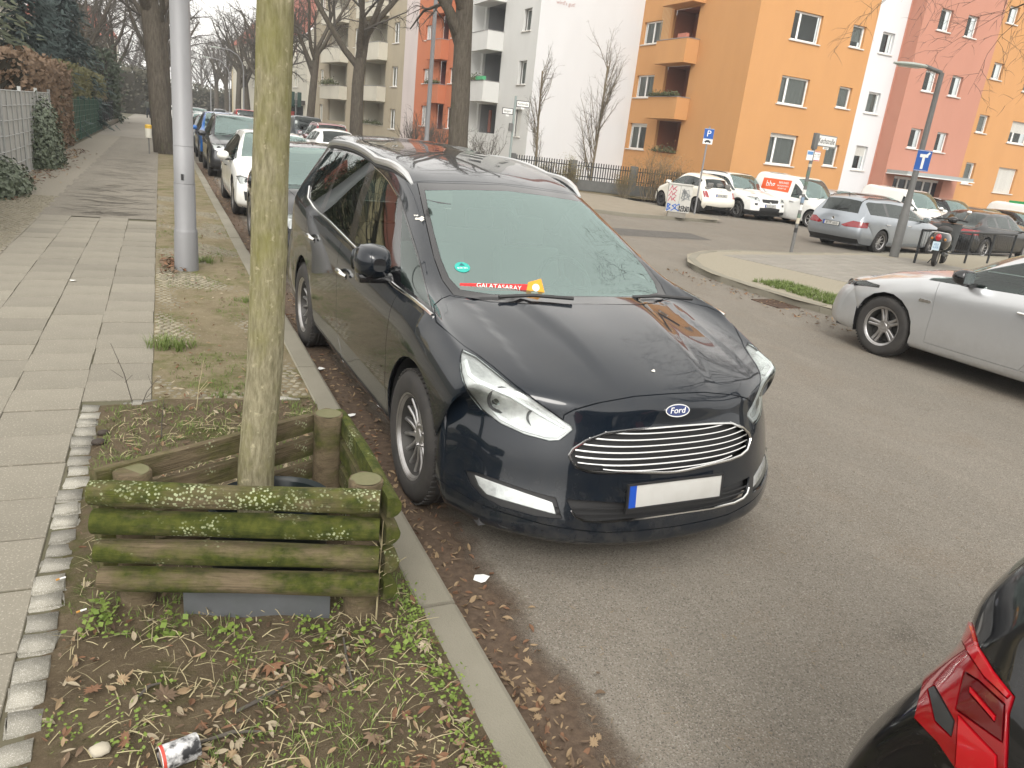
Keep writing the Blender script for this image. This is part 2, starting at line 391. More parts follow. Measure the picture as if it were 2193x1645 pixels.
def kerb_line(name, pts, ztop, w, m, length=1.0, h=.22, group=None, gap=.006):
    """separate kerb stones along a polyline; pts run with the street side on the right"""
    root = bpy.data.objects.new(name, None); COL.objects.link(root); root["kind"] = "structure"
    pts = [Vector((p[0], p[1], 0)) for p in pts]; acc = []
    for a, b_ in zip(pts[:-1], pts[1:]):
        acc.append((a, b_, (b_ - a).length))
    tot = sum(q[2] for q in acc); n = max(1, round(tot / length))
    def at(s):
        for a, b_, l in acc:
            if s <= l + 1e-9: return a.lerp(b_, s / l if l else 0)
            s -= l
        return acc[-1][1]
    for k in range(n):
        p0, p1 = at(tot * k / n), at(tot * (k + 1) / n); d = (p1 - p0); l = d.length
        if l < .05: continue
        dirv = d / l; mid = (p0 + p1) / 2; nv = Vector((-dirv.y, dirv.x, 0))
        b = MB(); zt = ztop(mid.x) if callable(ztop) else ztop
        sec = [(-w, -h), (-w, -.006), (-w + .008, 0), (-.022, 0), (-.006, -.008), (0, -.025), (0, -h)]
        V = []
        for s_ in (-1, 1):
            for (u, z) in sec: V.append(Vector((s_ * (l / 2 - gap / 2), -u + 0, z)))
        q = len(sec)
        b.add(V, [tuple(range(q)), tuple(reversed(range(q, 2 * q)))] + [(i, q + i, q + i + 1, i + 1) for i in range(q - 1)])
        o = b.build("kerbstone", m, root)
        o.matrix_local = Matrix.Translation((mid.x, mid.y, zt + random.uniform(-.006, .006))) @ Matrix.Rotation(math.atan2(dirv.y, dirv.x) + random.uniform(-.006, .006), 4, 'Z') @ Matrix.Rotation(random.uniform(-.008, .008), 4, 'X')
    return root
# left kerb runs towards +Y: street is on its right
kerb_line("kerb", [(XK1, -1.3), (XK1, 2.30)], PZ, XK1 - XK0, KERBM, 1.2)
kerb_line("kerb", [(XK1, 2.31), (XK1, 60)], PZ, XK1 - XK0, KERBM, 1.0)

# ---- tree pit: soil bed with granite setts round it
b = MB(); nx, ny = 36, 90; V = []; PX0, PX1, PY0, PY1 = -.40, XK0 + .01, 0.6, 4.66
def soil_z(x, y):
    e = min(1, (x - PX0) / .12) * min(1, (PX1 - x) / .08)
    return PZ - .008 + e * .022 * (.5 + .5 * math.sin(x * 5.3 + 2.1 * math.sin(y * 2.2)) * math.sin(y * 3.7 + x)) + .012 * math.sin(x * 13 + y * 9) * math.sin(y * 17 - x * 6) * e
for i in range(nx + 1):
    for j in range(ny + 1):
        x = lerp(PX0, PX1, i / nx); y = lerp(PY0, PY1, j / ny); V.append((x, y, soil_z(x, y)))
pit = b.add(V, [(i * (ny + 1) + j, (i + 1) * (ny + 1) + j, (i + 1) * (ny + 1) + j + 1, i * (ny + 1) + j + 1) for i in range(nx) for j in range(ny)]).build("tree_pit_soil", SOIL, None, True)
pit["kind"] = "structure"
def sett_mesh(seed, w, d, h):
    r_ = random.Random(seed); b = MB(); b.box((0, 0, -h / 2), (w, d, h)); me = b.mesh("sett"); bm = bmesh.new(); bm.from_mesh(me)
    bmesh.ops.bevel(bm, geom=[e for e in bm.edges if max(v.co.z for v in e.verts) > -1e-4], offset=min(w, d) * .08, segments=2, affect='EDGES')
    bmesh.ops.subdivide_edges(bm, edges=bm.edges, cuts=1)
    for v in bm.verts: v.co += Vector((r_.uniform(-1, 1), r_.uniform(-1, 1), r_.uniform(-1, 1))) * .0032
    bm.to_mesh(me); bm.free(); me.materials.append(GRAN); me.shade_smooth(); return me
setts = [sett_mesh(k, .118, .124, .12) for k in range(7)]
edging = bpy.data.objects.new("pit_edging", None); COL.objects.link(edging); edging["kind"] = "structure"
y = 1.02; k = 0
while y < 4.62:
    o = bpy.data.objects.new("sett", setts[k % 7]); COL.objects.link(o); o.parent = edging
    o.location = (-.415 + rs.uniform(-.01, .01), y, PZ + rs.uniform(-.004, .006)); o.rotation_euler = (rs.uniform(-.06, .06), rs.uniform(-.06, .06), rs.uniform(-.07, .07) + (math.pi if k % 3 == 1 else 0)); o.scale = (rs.uniform(.86, 1.02), rs.uniform(.78, 1.04), 1)
    y += .134 * o.scale[1]; k += 1
x = -.30
while x < XK0 - .05:
    o = bpy.data.objects.new("sett", setts[k % 7]); COL.objects.link(o); o.parent = edging
    o.location = (x, 4.665 + rs.uniform(-.006, .006), PZ + rs.uniform(-.012, .004)); o.rotation_euler = (rs.uniform(-.05, .05), rs.uniform(-.05, .05), rs.uniform(-.05, .05) + math.pi / 2); o.scale = (.75, 1.3, 1)
    x += .165; k += 1

# ---- island at the mouth of the side street, and the pavement across it
def zi(x): return gz(x) + PZ
isl = [(9.0, -14), (9.0, 4.6), (8.62, 6.1), (8.30, 7.1), (8.10, 7.9), (8.05, 8.8), (8.10, 9.8), (8.45, 10.9), (9.15, 11.85), (10.0, 12.5), (11.2, 12.95), (13.2, 13.2), (20, 15.1), (40, 18.0), (40, -14)]
MOSF = mat("mosaic_far", (.33, .30, .235), .9, var=(.21, .185, .13), scale=26, amt=.9, bmp=.01, bscale=22)
island = sheet("island_pavement", isl, lambda x: zi(x) - .004, MOSF)
kerb_line("kerb", list(reversed(isl[1:14])), zi, .15, KERBM, 1.0)
me_s2 = slab_mesh(.345, .345, .03); me_s2.materials.append(SLABG)
cnt = 0
for i in range(26):
    for j in range(16):
        u, v = (i + .5) * .358, (j + .5) * .358; x = 10.15 + u * .966 + v * .26; y = 12.05 + u * .26 - v * .966
        if y > 12.95 + max(0, (x - 11.2)) * .2 - .45 or x < 9.6 + (12 - y) * .22 or y < 8.0 or cnt >= 290: continue
        o = bpy.data.objects.new("slab", me_s2); COL.objects.link(o); o.parent = island; o.location = (x, y, zi(x) + rs.uniform(.004, .009)); o.rotation_euler = (rs.uniform(-.01, .01), rs.uniform(-.01, .01) + .011, math.atan2(.26, .966)); cnt += 1
far = [(9.2, 260), (9.2, 27.5), (9.9, 23.6), (11.2, 21.0), (12.9, 20.05), (16.6, 20.4), (17.25, 20.75), (17.45, 21.6), (17.45, 29.3), (90, 29.3), (90, 260)]
fpav = sheet("far_pavement", far, lambda x: zi(x) - .004, mat("far_paving2", (.27, .235, .18), .9, var=(.20, .17, .125), scale=2.2, amt=.7, bmp=.006, bscale=18))
kerb_line("kerb", far[0:9][::-1][::-1], zi, .15, KERBM, 1.0)
# drain grate by the island kerb
b = MB(); g0 = Vector((8.02, 7.75, .004))
dr = thing("drain_grate", "rusty slotted drain grate in the gutter below the island kerb", "drain", (7.86, 8.0, .003), .05)
iron = mat("rusty_iron", (.07, .05, .038), .8, .3, var=(.12, .07, .045), scale=20)
b.box((-.2, 0, .004), (.03, .5, .012)); b.box((.2, 0, .004), (.03, .5, .012)); b.box((0, -.25, .004), (.43, .03, .012)); b.box((0, .25, .004), (.43, .03, .012)); b.build("grate_frame", iron, dr)
for k in range(7): MB().box((0, -.2 + k * .066, .004), (.37, .03, .01)).build("grate_bar", iron, dr)
# dark strips painting the shadows of cracks across the asphalt path
rc = random.Random(17); b = MB()
for k in range(170):
    y = 12.9 + 15 * rc.random() ** 1.4; x = rc.uniform(-1.55, -.5); L = rc.uniform(.15, .9); n = 7; pts = []; yy_ = y
    for i in range(n + 1):
        xx = min(x + L * i / n, -.12); yy_ += rc.gauss(0, .035); w = .004 + .012 * math.sin(math.pi * i / n) * rc.uniform(.4, 1.0)
        zz = PZ + .001 + min(1, (yy_ - 12.6) / 1.5) * (.020 * math.sin(yy_ * 4.1 + xx * 1.6 + 1.2 * math.sin(yy_ * .7)) * (0.5 + .5 * math.sin(yy_ * .9 + xx)) + .012 * math.sin(yy_ * 9.3 - xx * 2.3)) + .005
        pts.append((xx, yy_, zz, w))
    V = []
    for xx, y_, zz, w in pts: V += [(xx, y_ - w, zz), (xx, y_ + w, zz)]
    b.add(V, [(2 * i, 2 * i + 2, 2 * i + 3, 2 * i + 1) for i in range(n)])
o = b.build("path_crack_shadows", mat("crack_shade", (.075, .066, .052), .95), bpy.data.objects["asphalt_path"]); o["kind"] = "stuff"

# ================================================================== buildings
def plaster(name, c, var=None, r=.9):
    return mat(name, c, r, var=var or [v * .80 for v in c], scale=1.1, amt=.8, bmp=.006, bscale=45, detail=9, stretch=(1, 1, .35))
PL_OR = plaster("plaster_orange", (.55, .285, .112), (.48, .245, .095)); PL_WH = plaster("plaster_white", (.66, .67, .685), (.60, .61, .62)); PL_SA = plaster("plaster_salmon", (.48, .225, .16), (.42, .195, .138))
PL_LG = plaster("plaster_light", (.62, .62, .60), (.55, .55, .53)); PL_O2 = plaster("plaster_red_orange", (.50, .17, .08), (.44, .15, .075)); PL_PK = plaster("plaster_pink", (.60, .53, .51)); PL_BE = plaster("plaster_beige", (.40, .345, .25), (.30, .26, .19))
PL_CR = plaster("plaster_cream", (.62, .59, .50)); PL_YE = plaster("plaster_yellow", (.60, .50, .30))
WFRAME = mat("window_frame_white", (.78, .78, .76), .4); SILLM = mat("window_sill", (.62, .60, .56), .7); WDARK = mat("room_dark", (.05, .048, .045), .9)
WGLASS = glass("window_glass", (.75, .80, .80), .8, 1.55)
CURT = mat("curtain", (.55, .54, .50), .9, var=(.30, .29, .27), scale=14, amt=.8, stretch=(6, 6, .05)); SHUT = mat("roller_shutter", (.55, .54, .50), .6)
ROOFT = mat("roof_tile", (.30, .085, .05), .85, var=(.22, .07, .045), scale=6, bmp=.02, bscale=14, stretch=(1, 1, 4))
LEAFD = mat("box_plants", (.045, .075, .025), .8, var=(.10, .09, .04), scale=20)

class Facade:
    def __init__(s, root, O, sd):
        s.root = root; s.O = Vector(O); s.s = Vector(sd).normalized(); s.z = Vector((0, 0, 1)); s.n = s.s.cross(s.z)
    def p(s, u, z, out=0.0): return s.O + s.s * u + Vector((0, 0, z)) + s.n * out
    def slab(s, b, u0, u1, z0, z1, o0, o1):
        P = [s.p(u, z, o) for u in (u0, u1) for o in (o0, o1) for z in (z0, z1)]
        b.add(P, [(0, 1, 3, 2), (4, 6, 7, 5), (0, 4, 5, 1), (2, 3, 7, 6), (0, 2, 6, 4), (1, 5, 7, 3)]); return b
    def wall(s, u0, u1, z0, z1, ops, m, depth=.16, name="wall", out=0.0):
        us = sorted({u0, u1} | {v for o in ops for v in (o[0], o[1]) if u0 < v < u1}); zs = sorted({z0, z1} | {v for o in ops for v in (o[2], o[3]) if z0 < v < z1})
        b = MB()
        for i in range(len(us) - 1):
            for j in range(len(zs) - 1):
                uc, zc = (us[i] + us[i + 1]) / 2, (zs[j] + zs[j + 1]) / 2
                if any(o[0] < uc < o[1] and o[2] < zc < o[3] for o in ops): continue
                b.quad(s.p(us[i], zs[j], out), s.p(us[i + 1], zs[j], out), s.p(us[i + 1], zs[j + 1], out), s.p(us[i], zs[j + 1], out))
        for o in ops:
            d = o[4] if len(o) > 4 else depth
            a, c, e, f = o[:4]
            for q in (((a, e), (a, f)), ((c, f), (c, e)), ((a, f), (c, f)), ((c, e), (a, e))):
                (x1, y1), (x2, y2) = q; b.quad(s.p(x1, y1, out), s.p(x2, y2, out), s.p(x2, y2, out - d), s.p(x1, y1, out - d))
        me = b.mesh(name); bm = bmesh.new(); bm.from_mesh(me); bmesh.ops.remove_doubles(bm, verts=bm.verts, dist=1e-4); bm.to_mesh(me); bm.free()
        return link(name, me, m, s.root)
    def window(s, u0, u1, z0, z1, panes=1, depth=.13, out=0.0, shutter=0.0, curtain=None, split=None, sill=True, lite=True):
        fw = .075; o = out - depth; b = MB()
        s.slab(b, u0, u1, z0, z0 + fw, o - .05, o); s.slab(b, u0, u1, z1 - fw, z1, o - .05, o); s.slab(b, u0, u0 + fw, z0 + fw, z1 - fw, o - .05, o); s.slab(b, u1 - fw, u1, z0 + fw, z1 - fw, o - .05, o)
        cuts = split if split is not None else [k / panes for k in range(1, panes)]
        for c in cuts: x = lerp(u0, u1, c); s.slab(b, x - .055, x + .055, z0 + fw, z1 - fw, o - .048, o + .002)
        w = b.build("window", WFRAME, s.root)
        edges = [0] + list(cuts) + [1]
        for a, c in zip(edges[:-1], edges[1:]):
            g = MB(); x0, x1 = lerp(u0, u1, a) + .05, lerp(u0, u1, c) - .05
            g.quad(s.p(x0, z0 + .06, o - .025), s.p(x1, z0 + .06, o - .025), s.p(x1, z1 - .06, o - .025), s.p(x0, z1 - .06, o - .025)); g.build("pane", WGLASS, w)
        if sill:
            g = MB(); s.slab(g, u0 - .09, u1 + .09, z0 - .055, z0 - .002, o - .02, out + .07); g.build("sill", SILLM, w, bevel=.008)
        if shutter:
            g = MB(); n = max(3, int(shutter * (z1 - z0) / .05)); zt = z1 - .04
            for k in range(n): s.slab(g, u0 + .07, u1 - .07, zt - (k + 1) * .05 + .004, zt - k * .05, o - .005, o + .012)
            g.build("shutter", SHUT, w)
        # room behind: dark box with a curtain
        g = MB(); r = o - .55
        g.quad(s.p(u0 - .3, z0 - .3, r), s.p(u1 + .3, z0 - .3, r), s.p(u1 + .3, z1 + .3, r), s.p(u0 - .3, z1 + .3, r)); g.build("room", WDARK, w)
        if curtain:
            g = MB(); n = 14; x0, x1 = lerp(u0, u1, curtain[0]), lerp(u0, u1, curtain[1]); zb = z0 + (curtain[2] if len(curtain) > 2 else 0) * (z1 - z0)
            V = []
            for k in range(n + 1): V += [s.p(lerp(x0, x1, k / n), zb, o - .14 + .02 * (k % 2)), s.p(lerp(x0, x1, k / n), z1, o - .14 + .02 * (k % 2))]
            g.add(V, [(2 * k, 2 * k + 2, 2 * k + 3, 2 * k + 1) for k in range(n)]); g.build("curtain", CURT, w)
        return w
    def balcony(s, u0, u1, zb, zt, proj, m, out=0.0, cap=True):
        b = MB(); t = .10
        s.slab(b, u0, u1, zb, zb + .14, out + .002, out + proj); s.slab(b, u0, u1, zb + .142, zt, out + proj - t, out + proj - .001); s.slab(b, u0 + .001, u0 + t, zb + .141, zt, out + .003, out + proj - t - .001); s.slab(b, u1 - t, u1 - .001, zb + .141, zt, out + .003, out + proj - t - .001)
        o = b.build("balcony", m, s.root)
        if cap:
            g = MB(); s.slab(g, u0 - .02, u1 + .02, zt + .002, zt + .035, out + proj - t - .02, out + proj + .02); s.slab(g, u1 - t - .02, u1 + .02, zt + .003, zt + .034, out + .004, out + proj - t - .021); g.build("parapet_cap", mat("zinc_cap", (.25, .24, .24), .5), o)
        return o
    def loggia(s, u0, u1, z0, z1, m, depth=1.3, out=0.0, door=True):
        b = MB(); P = s.p; o = out; i = out - depth
        b.quad(P(u0, z0, i), P(u1, z0, i), P(u1, z1, i), P(u0, z1, i)); b.quad(P(u0, z0, o - .17), P(u0, z0, i), P(u0, z1, i), P(u0, z1, o - .17)); b.quad(P(u1, z0, i), P(u1, z0, o - .17), P(u1, z1, o - .17), P(u1, z1, i)); b.quad(P(u0, z1, i), P(u1, z1, i), P(u1, z1, o - .17), P(u0, z1, o - .17)); b.quad(P(u0, z0 - .9, o - .17), P(u1, z0 - .9, o - .17), P(u1, z0 - .9, i), P(u0, z0 - .9, i))
        b.quad(P(u0, z0 - .9, i), P(u1, z0 - .9, i), P(u1, z0, i), P(u0, z0, i))
        w = b.build("loggia", m, s.root)
        if door:
            g = MB(); uc = lerp(u0, u1, .55); s.slab(g, uc - .42, uc + .42, z0 - .88, z1 - .25, i + .002, i + .05); d = g.build("balcony_door", WFRAME, w)
            g = MB(); s.slab(g, uc - .33, uc + .33, z0 - .4, z1 - .35, i + .051, i + .056); g.build("door_glass", mat("door_glass_dark", (.02, .022, .03), .1), w)
        return w
def foliage(name, pts, m, parent, n=260, size=.05, spread=.12, seed=1, up=.5):
    r_ = random.Random(seed); b = MB()
    for _ in range(n):
        i = r_.randrange(len(pts) - 1); t = r_.random(); p = Vector(pts[i]).lerp(Vector(pts[i + 1]), t) + Vector((r_.gauss(0, spread), r_.gauss(0, spread), abs(r_.gauss(0, spread * up * 2))))
        d = Vector((r_.gauss(0, 1), r_.gauss(0, 1), r_.gauss(.4, 1))).normalized(); e = d.orthogonal().normalized() * size * .45
        b.add([p - e, p + d * size * .5 + e * .2, p + e, p - d * size * .4], [(0, 1, 2, 3)])
    o = b.build(name, m, parent); o["kind"] = "stuff"; return o

# ---- the orange block on the corner of the side street
orange = thing("apartment_block", "four-storey orange and salmon apartment block with white stair strips on the side street", "building", (30, 34, gz(30)))
orange.location = (0, 0, 0)
FA = Facade(orange, (24.2, 29.3, 0), (1, 0, 0))
H = 14.2; zf = ((10.2, 11.45), (7.5, 8.71), (4.75, 5.97), (2.03, 3.44)); zc = ((10.4, 11.35), (7.7, 8.67), (4.98, 5.94), (2.24, 3.28))
ops = [(2.02, 3.74, a, b_) for a, b_ in zf] + [(5.68, 6.52, a, b_) for a, b_ in zc]
FA.wall(0, 7.08, -.6, H, ops, PL_OR)
for k, (a, b_) in enumerate(zf): FA.window(2.02, 3.74, a, b_, split=[.27], curtain=((0, 1), (0, .24), (0, 1), (.0, 1))[k] if k != 1 else None, shutter=.12 if k == 3 else 0)
for k, (a, b_) in enumerate(zc): FA.window(5.68, 6.52, a, b_, curtain=(0, 1, .0 if k > 1 else .3))
wz = ((10.4, 11.35), (7.7, 8.65), (4.95, 5.93), (2.22, 3.39))
FA.wall(7.08, 9.03, -.6, H, [(7.66, 8.48, a, b_) for a, b_ in wz], PL_WH, name="stair_strip")
for k, (a, b_) in enumerate(wz): FA.window(7.66, 8.48, a, b_, curtain=(0, 1, .1) if k == 2 else None, shutter=.42 if k == 3 else 0)
# projecting salmon stair tower
ez = ((11.8, 12.7), (9.05, 10.02), (6.28, 7.24), (3.56, 4.52)); PRJ = .8
FA.wall(9.15, 14.7, -.6, H, [(10.24, 11.10, a, b_) for a, b_ in ez] + [(12.2, 13.02, a, b_) for a, b_ in ez] + [(9.9, 13.6, -.3, 2.15, .5)], PL_SA, name="stair_tower", out=PRJ)
for a, b_ in ez:
    FA.window(10.24, 11.10, a, b_, out=PRJ); FA.window(12.2, 13.02, a, b_, out=PRJ)
b = MB(); b.quad(FA.p(9.15, -.6, 0), FA.p(9.15, -.6, PRJ), FA.p(9.15, H, PRJ), FA.p(9.15, H, 0)); b.quad(FA.p(14.7, -.6, PRJ), FA.p(14.7, -.6, 0), FA.p(14.7, H, 0), FA.p(14.7, H, PRJ)); b.build("tower_return", PL_SA, orange)
b = MB(); FA.slab(b, 9.03, 9.15, -.6, H, -.05, .0); FA.slab(b, 14.7, 15.0, -.6, H, -.05, .0); b.build("tower_joint", PL_SA, orange)
b = MB(); FA.slab(b, 9.25, 14.2, 2.26, 2.42, PRJ + .01, PRJ + 1.25); b.build("door_canopy", mat("canopy_grey", (.30, .33, .33), .5), orange)
b = MB(); FA.slab(b, 9.20, 14.25, 2.22, 2.258, PRJ + .012, PRJ + 1.3); b.build("canopy_edge", WFRAME, orange)
b = MB()
for k in range(6): FA.slab(b, 9.9 + k * .64, 10.0 + k * .64, -.3, 2.15, PRJ - .35, PRJ - .28)
FA.slab(b, 9.9, 13.6, 2.02, 2.149, PRJ - .349, PRJ - .285); ed = b.build("entrance_door", WFRAME, orange)
b = MB(); b.quad(FA.p(9.9, -.3, PRJ - .33), FA.p(13.6, -.3, PRJ - .33), FA.p(13.6, 2.1, PRJ - .33), FA.p(9.9, 2.1, PRJ - .33)); b.build("door_glass", mat("door_glass_dark", (.02, .022, .03), .1), ed)
FA.wall(15.0, 15.55, -.6, H, [], PL_WH, name="stair_strip")
gz_ = ((10.33, 11.15), (7.6, 8.42), (4.88, 5.80), (2.17, 3.3)); hz_ = ((9.95, 11.2), (7.3, 8.5), (4.61, 5.76), (1.9, 3.27))
FA.wall(15.55, 40, -.6, H, [(16.12, 16.92, a, b_) for a, b_ in gz_] + [(18.95, 20.6, a, b_) for a, b_ in hz_], PL_OR)
for k, (a, b_) in enumerate(gz_): FA.window(16.12, 16.92, a, b_, curtain=(0, 1) if k > 1 else None)
for k, (a, b_) in enumerate(hz_): FA.window(18.95, 20.6, a, b_, split=[.3], shutter=(0, 0, .5, 1.0)[k], curtain=(0, .5))
# face towards the main street with the corner loggias
FB = Facade(orange, (24.2, 39.55, 0), (0, -1, 0)); yu = lambda y: 39.55 - y
az = ((10.2, 11.35), (7.5, 8.62), (4.78, 5.93), (2.06, 3.43)); lz = ((10.15, 11.7), (7.45, 9.0), (4.74, 6.3), (2.0, 3.62))
FB.wall(0, 10.25, -.6, H, [(yu(38.5), yu(36.78), a, b_) for a, b_ in az] + [(yu(35.85), yu(33.7), a, b_) for a, b_ in lz], PL_OR)
for k, (a, b_) in enumerate(az): FB.window(yu(38.5), yu(36.78), a, b_, panes=2, curtain=(0, 1) if k < 3 else (0, .5), shutter=.12 if k == 3 else 0)
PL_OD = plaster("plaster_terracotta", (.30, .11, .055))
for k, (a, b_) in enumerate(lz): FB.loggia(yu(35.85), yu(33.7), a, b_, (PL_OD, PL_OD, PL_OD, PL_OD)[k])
for zb, zt in ((9.05, 10.12), (6.32, 7.42), (3.67, 4.71)): FB.balcony(yu(35.9), yu(33.3), zb, zt, .77, PL_OR)
foliage("balcony_plants", [FB.p(yu(35.8), 4.76, .72), FB.p(yu(33.4), 4.76, .72)], LEAFD, orange, 900, .09, .10, 4)
foliage("balcony_plants", [FB.p(yu(35.7), 2.05, .08), FB.p(yu(33.8), 2.05, .08)], LEAFD, orange, 420, .09, .14, 5)
b = MB(); FB.slab(b, yu(34.1), yu(33.4), 7.46, 7.64, .60, .78); b.build("flower_box", mat("box_terracotta", (.42, .15, .10), .7), orange)
b = MB()
for k in range(7):
    for j in range(9): FB.slab(b, yu(35.75) + k * .12, yu(35.75) + k * .12 + .012, 7.45 + j * .17, 7.45 + j * .17 + .165, .735 + .006 * (j % 2), .745 + .006 * (j % 2))
b.build("bamboo_screen", mat("bamboo", (.50, .38, .22), .8), orange)
b = MB(); b.tube([FB.p(yu(35.4), 2.1, .05), FB.p(yu(35.4), 2.35, .05)], .09, 6); b.build("bird_house", mat("lantern_wood", (.45, .30, .12), .7), orange)
b = MB(); V = [(24.2, 29.3), (64.2, 29.3), (64.2, 39.5), (24.2, 39.5)]
b.add([(x, y, H) for x, y in V] + [(27, 34.4, H + 4), (62, 34.4, H + 4)], [(0, 1, 5, 4), (2, 3, 4, 5), (1, 2, 5), (3, 0, 4)]); b.build("roof", ROOFT, orange)

# ---- light grey house with the blank gable
light = thing("corner_house", "pale grey house with a blank windowless gable wall facing the side street", "building")
FG = Facade(light, (18.0, 38.75, 0), (1, 0, 0)); FG.wall(0, 6.2, -.6, 15, [], PL_WH, name="gable_wall")
q = at_y(1212, 8, 38.75); t = link("wall_scrawl", text_mesh("wird's gut!", .26, .001), mat('scrawl_red', (.40, .22, .20), .8), light); t.matrix_local = frame((1, 0, 0), (0, 0, 1), (q.x, 38.74, q.z))
FL = Facade(light, (18.0, 47.0, 0), (0, -1, 0)); yl = lambda y: 47.0 - y
wl = ((10.1, 11.2), (7.42, 8.52), (4.73, 5.94), (2.02, 3.45)); ll = ((10.2, 11.9), (7.55, 9.2), (4.9, 6.6), (2.04, 3.7))
FL.wall(0, yl(38.75), -.6, 15, [(yl(40.8), yl(39.78), a, b_) for a, b_ in wl] + [(yl(46.3), yl(43.4), a, b_) for a, b_ in ll], PL_LG)
for k, (a, b_) in enumerate(wl): FL.window(yl(40.8), yl(39.78), a, b_, depth=.22, curtain=(0, 1) if k != 3 else None, shutter=1.0 if k == 3 else 0)
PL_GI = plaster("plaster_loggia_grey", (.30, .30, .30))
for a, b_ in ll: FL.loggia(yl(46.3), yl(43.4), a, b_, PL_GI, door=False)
for zb, zt in ((9.1, 10.2), (6.55, 7.55), (3.76, 4.88)): FL.balcony(yl(46.0), yl(43.3), zb, zt, 1.0, PL_LG)
b = MB(); FL.slab(b, yl(44.5), yl(43.35), 4.92, 5.12, .86, 1.06); b.build("flower_box", mat("box_green", (.07, .36, .16), .6), light)
foliage("balcony_plants", [FL.p(yl(45.9), 4.95, .9), FL.p(yl(44.2), 4.95, .9)], LEAFD, light, 260, .1, .14, 6)
b = MB(); FL.slab(b, yl(45.6), yl(45.25), 2.1, 3.4, -.5, -.42); b.build("folded_parasol", mat("parasol_red", (.30, .12, .09), .8), light)
b = MB(); b.add([(18.0, 38.75, 15), (24.2, 38.75, 15), (30, 38.75, 15), (18, 47, 15), (30, 47, 15), (24, 38.75, 19), (24, 47, 19)], [(0, 5, 6, 3), (5, 2, 4, 6), (0, 2, 5)]); b.build("roof", ROOFT, light)

# ---- row along the main street beyond: red-orange, pink strip, beige, white with red roof
SD = Vector((.15, -1, 0)).normalized(); KY = 1 / abs(SD.y)
def row_facade(root, ystart): return Facade(root, (18 - .15 * (ystart - 39), ystart, 0), SD), (lambda y: (ystart - y) * KY)
o2 = thing("orange_house", "red-orange plastered house with small balconies and a pink end strip", "building"); FO, uo = row_facade(o2, 53.1)
w3 = ((9.9, 10.8), (7.4, 8.3), (4.75, 5.67), (2.07, 3.36)); l3 = ((9.95, 11.3), (7.3, 8.75), (4.66, 6.1), (1.98, 3.5))
FO.wall(0, uo(46.6), -.6, 14.5, [(uo(52.0), uo(51.15), a, b_) for a, b_ in w3] + [(uo(48.3), uo(47.45), a, b_) for a, b_ in w3] + [(uo(49.75), uo(48.75), a, b_) for a, b_ in l3], PL_O2)
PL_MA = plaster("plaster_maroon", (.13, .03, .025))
for a, b_ in w3: FO.window(uo(52.0), uo(51.15), a, b_, panes=2, curtain=(0, 1)); FO.window(uo(48.3), uo(47.45), a, b_, panes=2, curtain=(0, .6))
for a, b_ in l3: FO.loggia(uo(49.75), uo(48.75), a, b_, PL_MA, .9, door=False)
for zb, zt in ((8.75, 9.9), (6.12, 7.27), (3.52, 4.64)): FO.balcony(uo(50.7), uo(48.6), zb, zt, .55, PL_O2)
foliage("balcony_plants", [FO.p(uo(50.5), 4.7, .5), FO.p(uo(48.7), 4.7, .5)], LEAFD, o2, 300, .1, .1, 7)
q0 = FO.p(uo(46.6), 0); b = MB(); b.quad((q0.x, q0.y, -.6), (q0.x + 9, q0.y, -.6), (q0.x + 9, q0.y, 14.5), (q0.x, q0.y, 14.5)); b.build("side_wall", PL_LG, o2)
FP, up_ = row_facade(o2, 55.1); FP.wall(0, up_(53.1), -.6, 14.5, [], PL_PK, name="pink_strip")
b = MB(); b.add([FO.p(-2.05, 14.5), FO.p(uo(46.6), 14.5), FO.p(uo(46.6), 18, -5), FO.p(-2.05, 18, -5)], [(0, 1, 2, 3)]); b.build("roof", ROOFT, o2)
be = thing("beige_house", "weathered beige house with stacked loggias along the main street", "building"); FE, ue = row_facade(be, 73.8)
bw = ((10.3, 11.6), (7.42, 8.77), (4.54, 5.88), (1.63, 3.02)); bl = ((10.2, 12.0), (7.5, 9.2), (4.55, 6.3), (1.75, 3.45))
FE.wall(0, ue(55.1), -.6, 14.2, [(ue(57.1), ue(56.1), a, b_) for a, b_ in bw] + [(ue(72.5), ue(71.6), a, b_) for a, b_ in bw] + [(ue(64.6), ue(63.8), a, b_) for a, b_ in bw] + [(ue(62.4), ue(58.2), a, b_) for a, b_ in bl] + [(ue(70.2), ue(66.0), a, b_) for a, b_ in bl], PL_BE)
PL_BC = plaster("plaster_loggia_cream", (.58, .55, .46))
for a, b_ in bw:
    FE.window(ue(57.1), ue(56.1), a, b_, panes=2, curtain=(0, 1)); FE.window(ue(72.5), ue(71.6), a, b_, panes=2); FE.window(ue(64.6), ue(63.8), a, b_, panes=2)
for a, b_ in bl:
    for y0, y1 in ((62.4, 58.2), (70.2, 66.0)): FE.loggia(ue(y0), ue(y1), a, b_, PL_BC, 1.4)
for zb, zt in ((9.25, 10.2), (6.3, 7.48), (3.46, 4.5)):
    for y0, y1 in ((62.6, 58.0), (70.4, 65.8)): FE.balcony(ue(y0), ue(y1), zb, zt, .7, PL_BC)
foliage("balcony_plants", [FE.p(ue(62.2), 1.85, .05), FE.p(ue(58.4), 1.85, .05)], LEAFD, be, 300, .12, .12, 8)
foliage("balcony_plants", [FE.p(ue(70), 4.6, .65), FE.p(ue(67), 4.6, .65)], LEAFD, be, 300, .14, .2, 9)
b = MB(); b.add([FE.p(0, 14.2), FE.p(ue(55.1), 14.2), FE.p(ue(55.1), 18, -5), FE.p(0, 18, -5)], [(0, 1, 2, 3)]); b.build("roof", ROOFT, be)
wh = thing("white_house", "white house with a steep red tiled roof and shop beyond the crossing", "building"); FW, uw = row_facade(wh, 104)
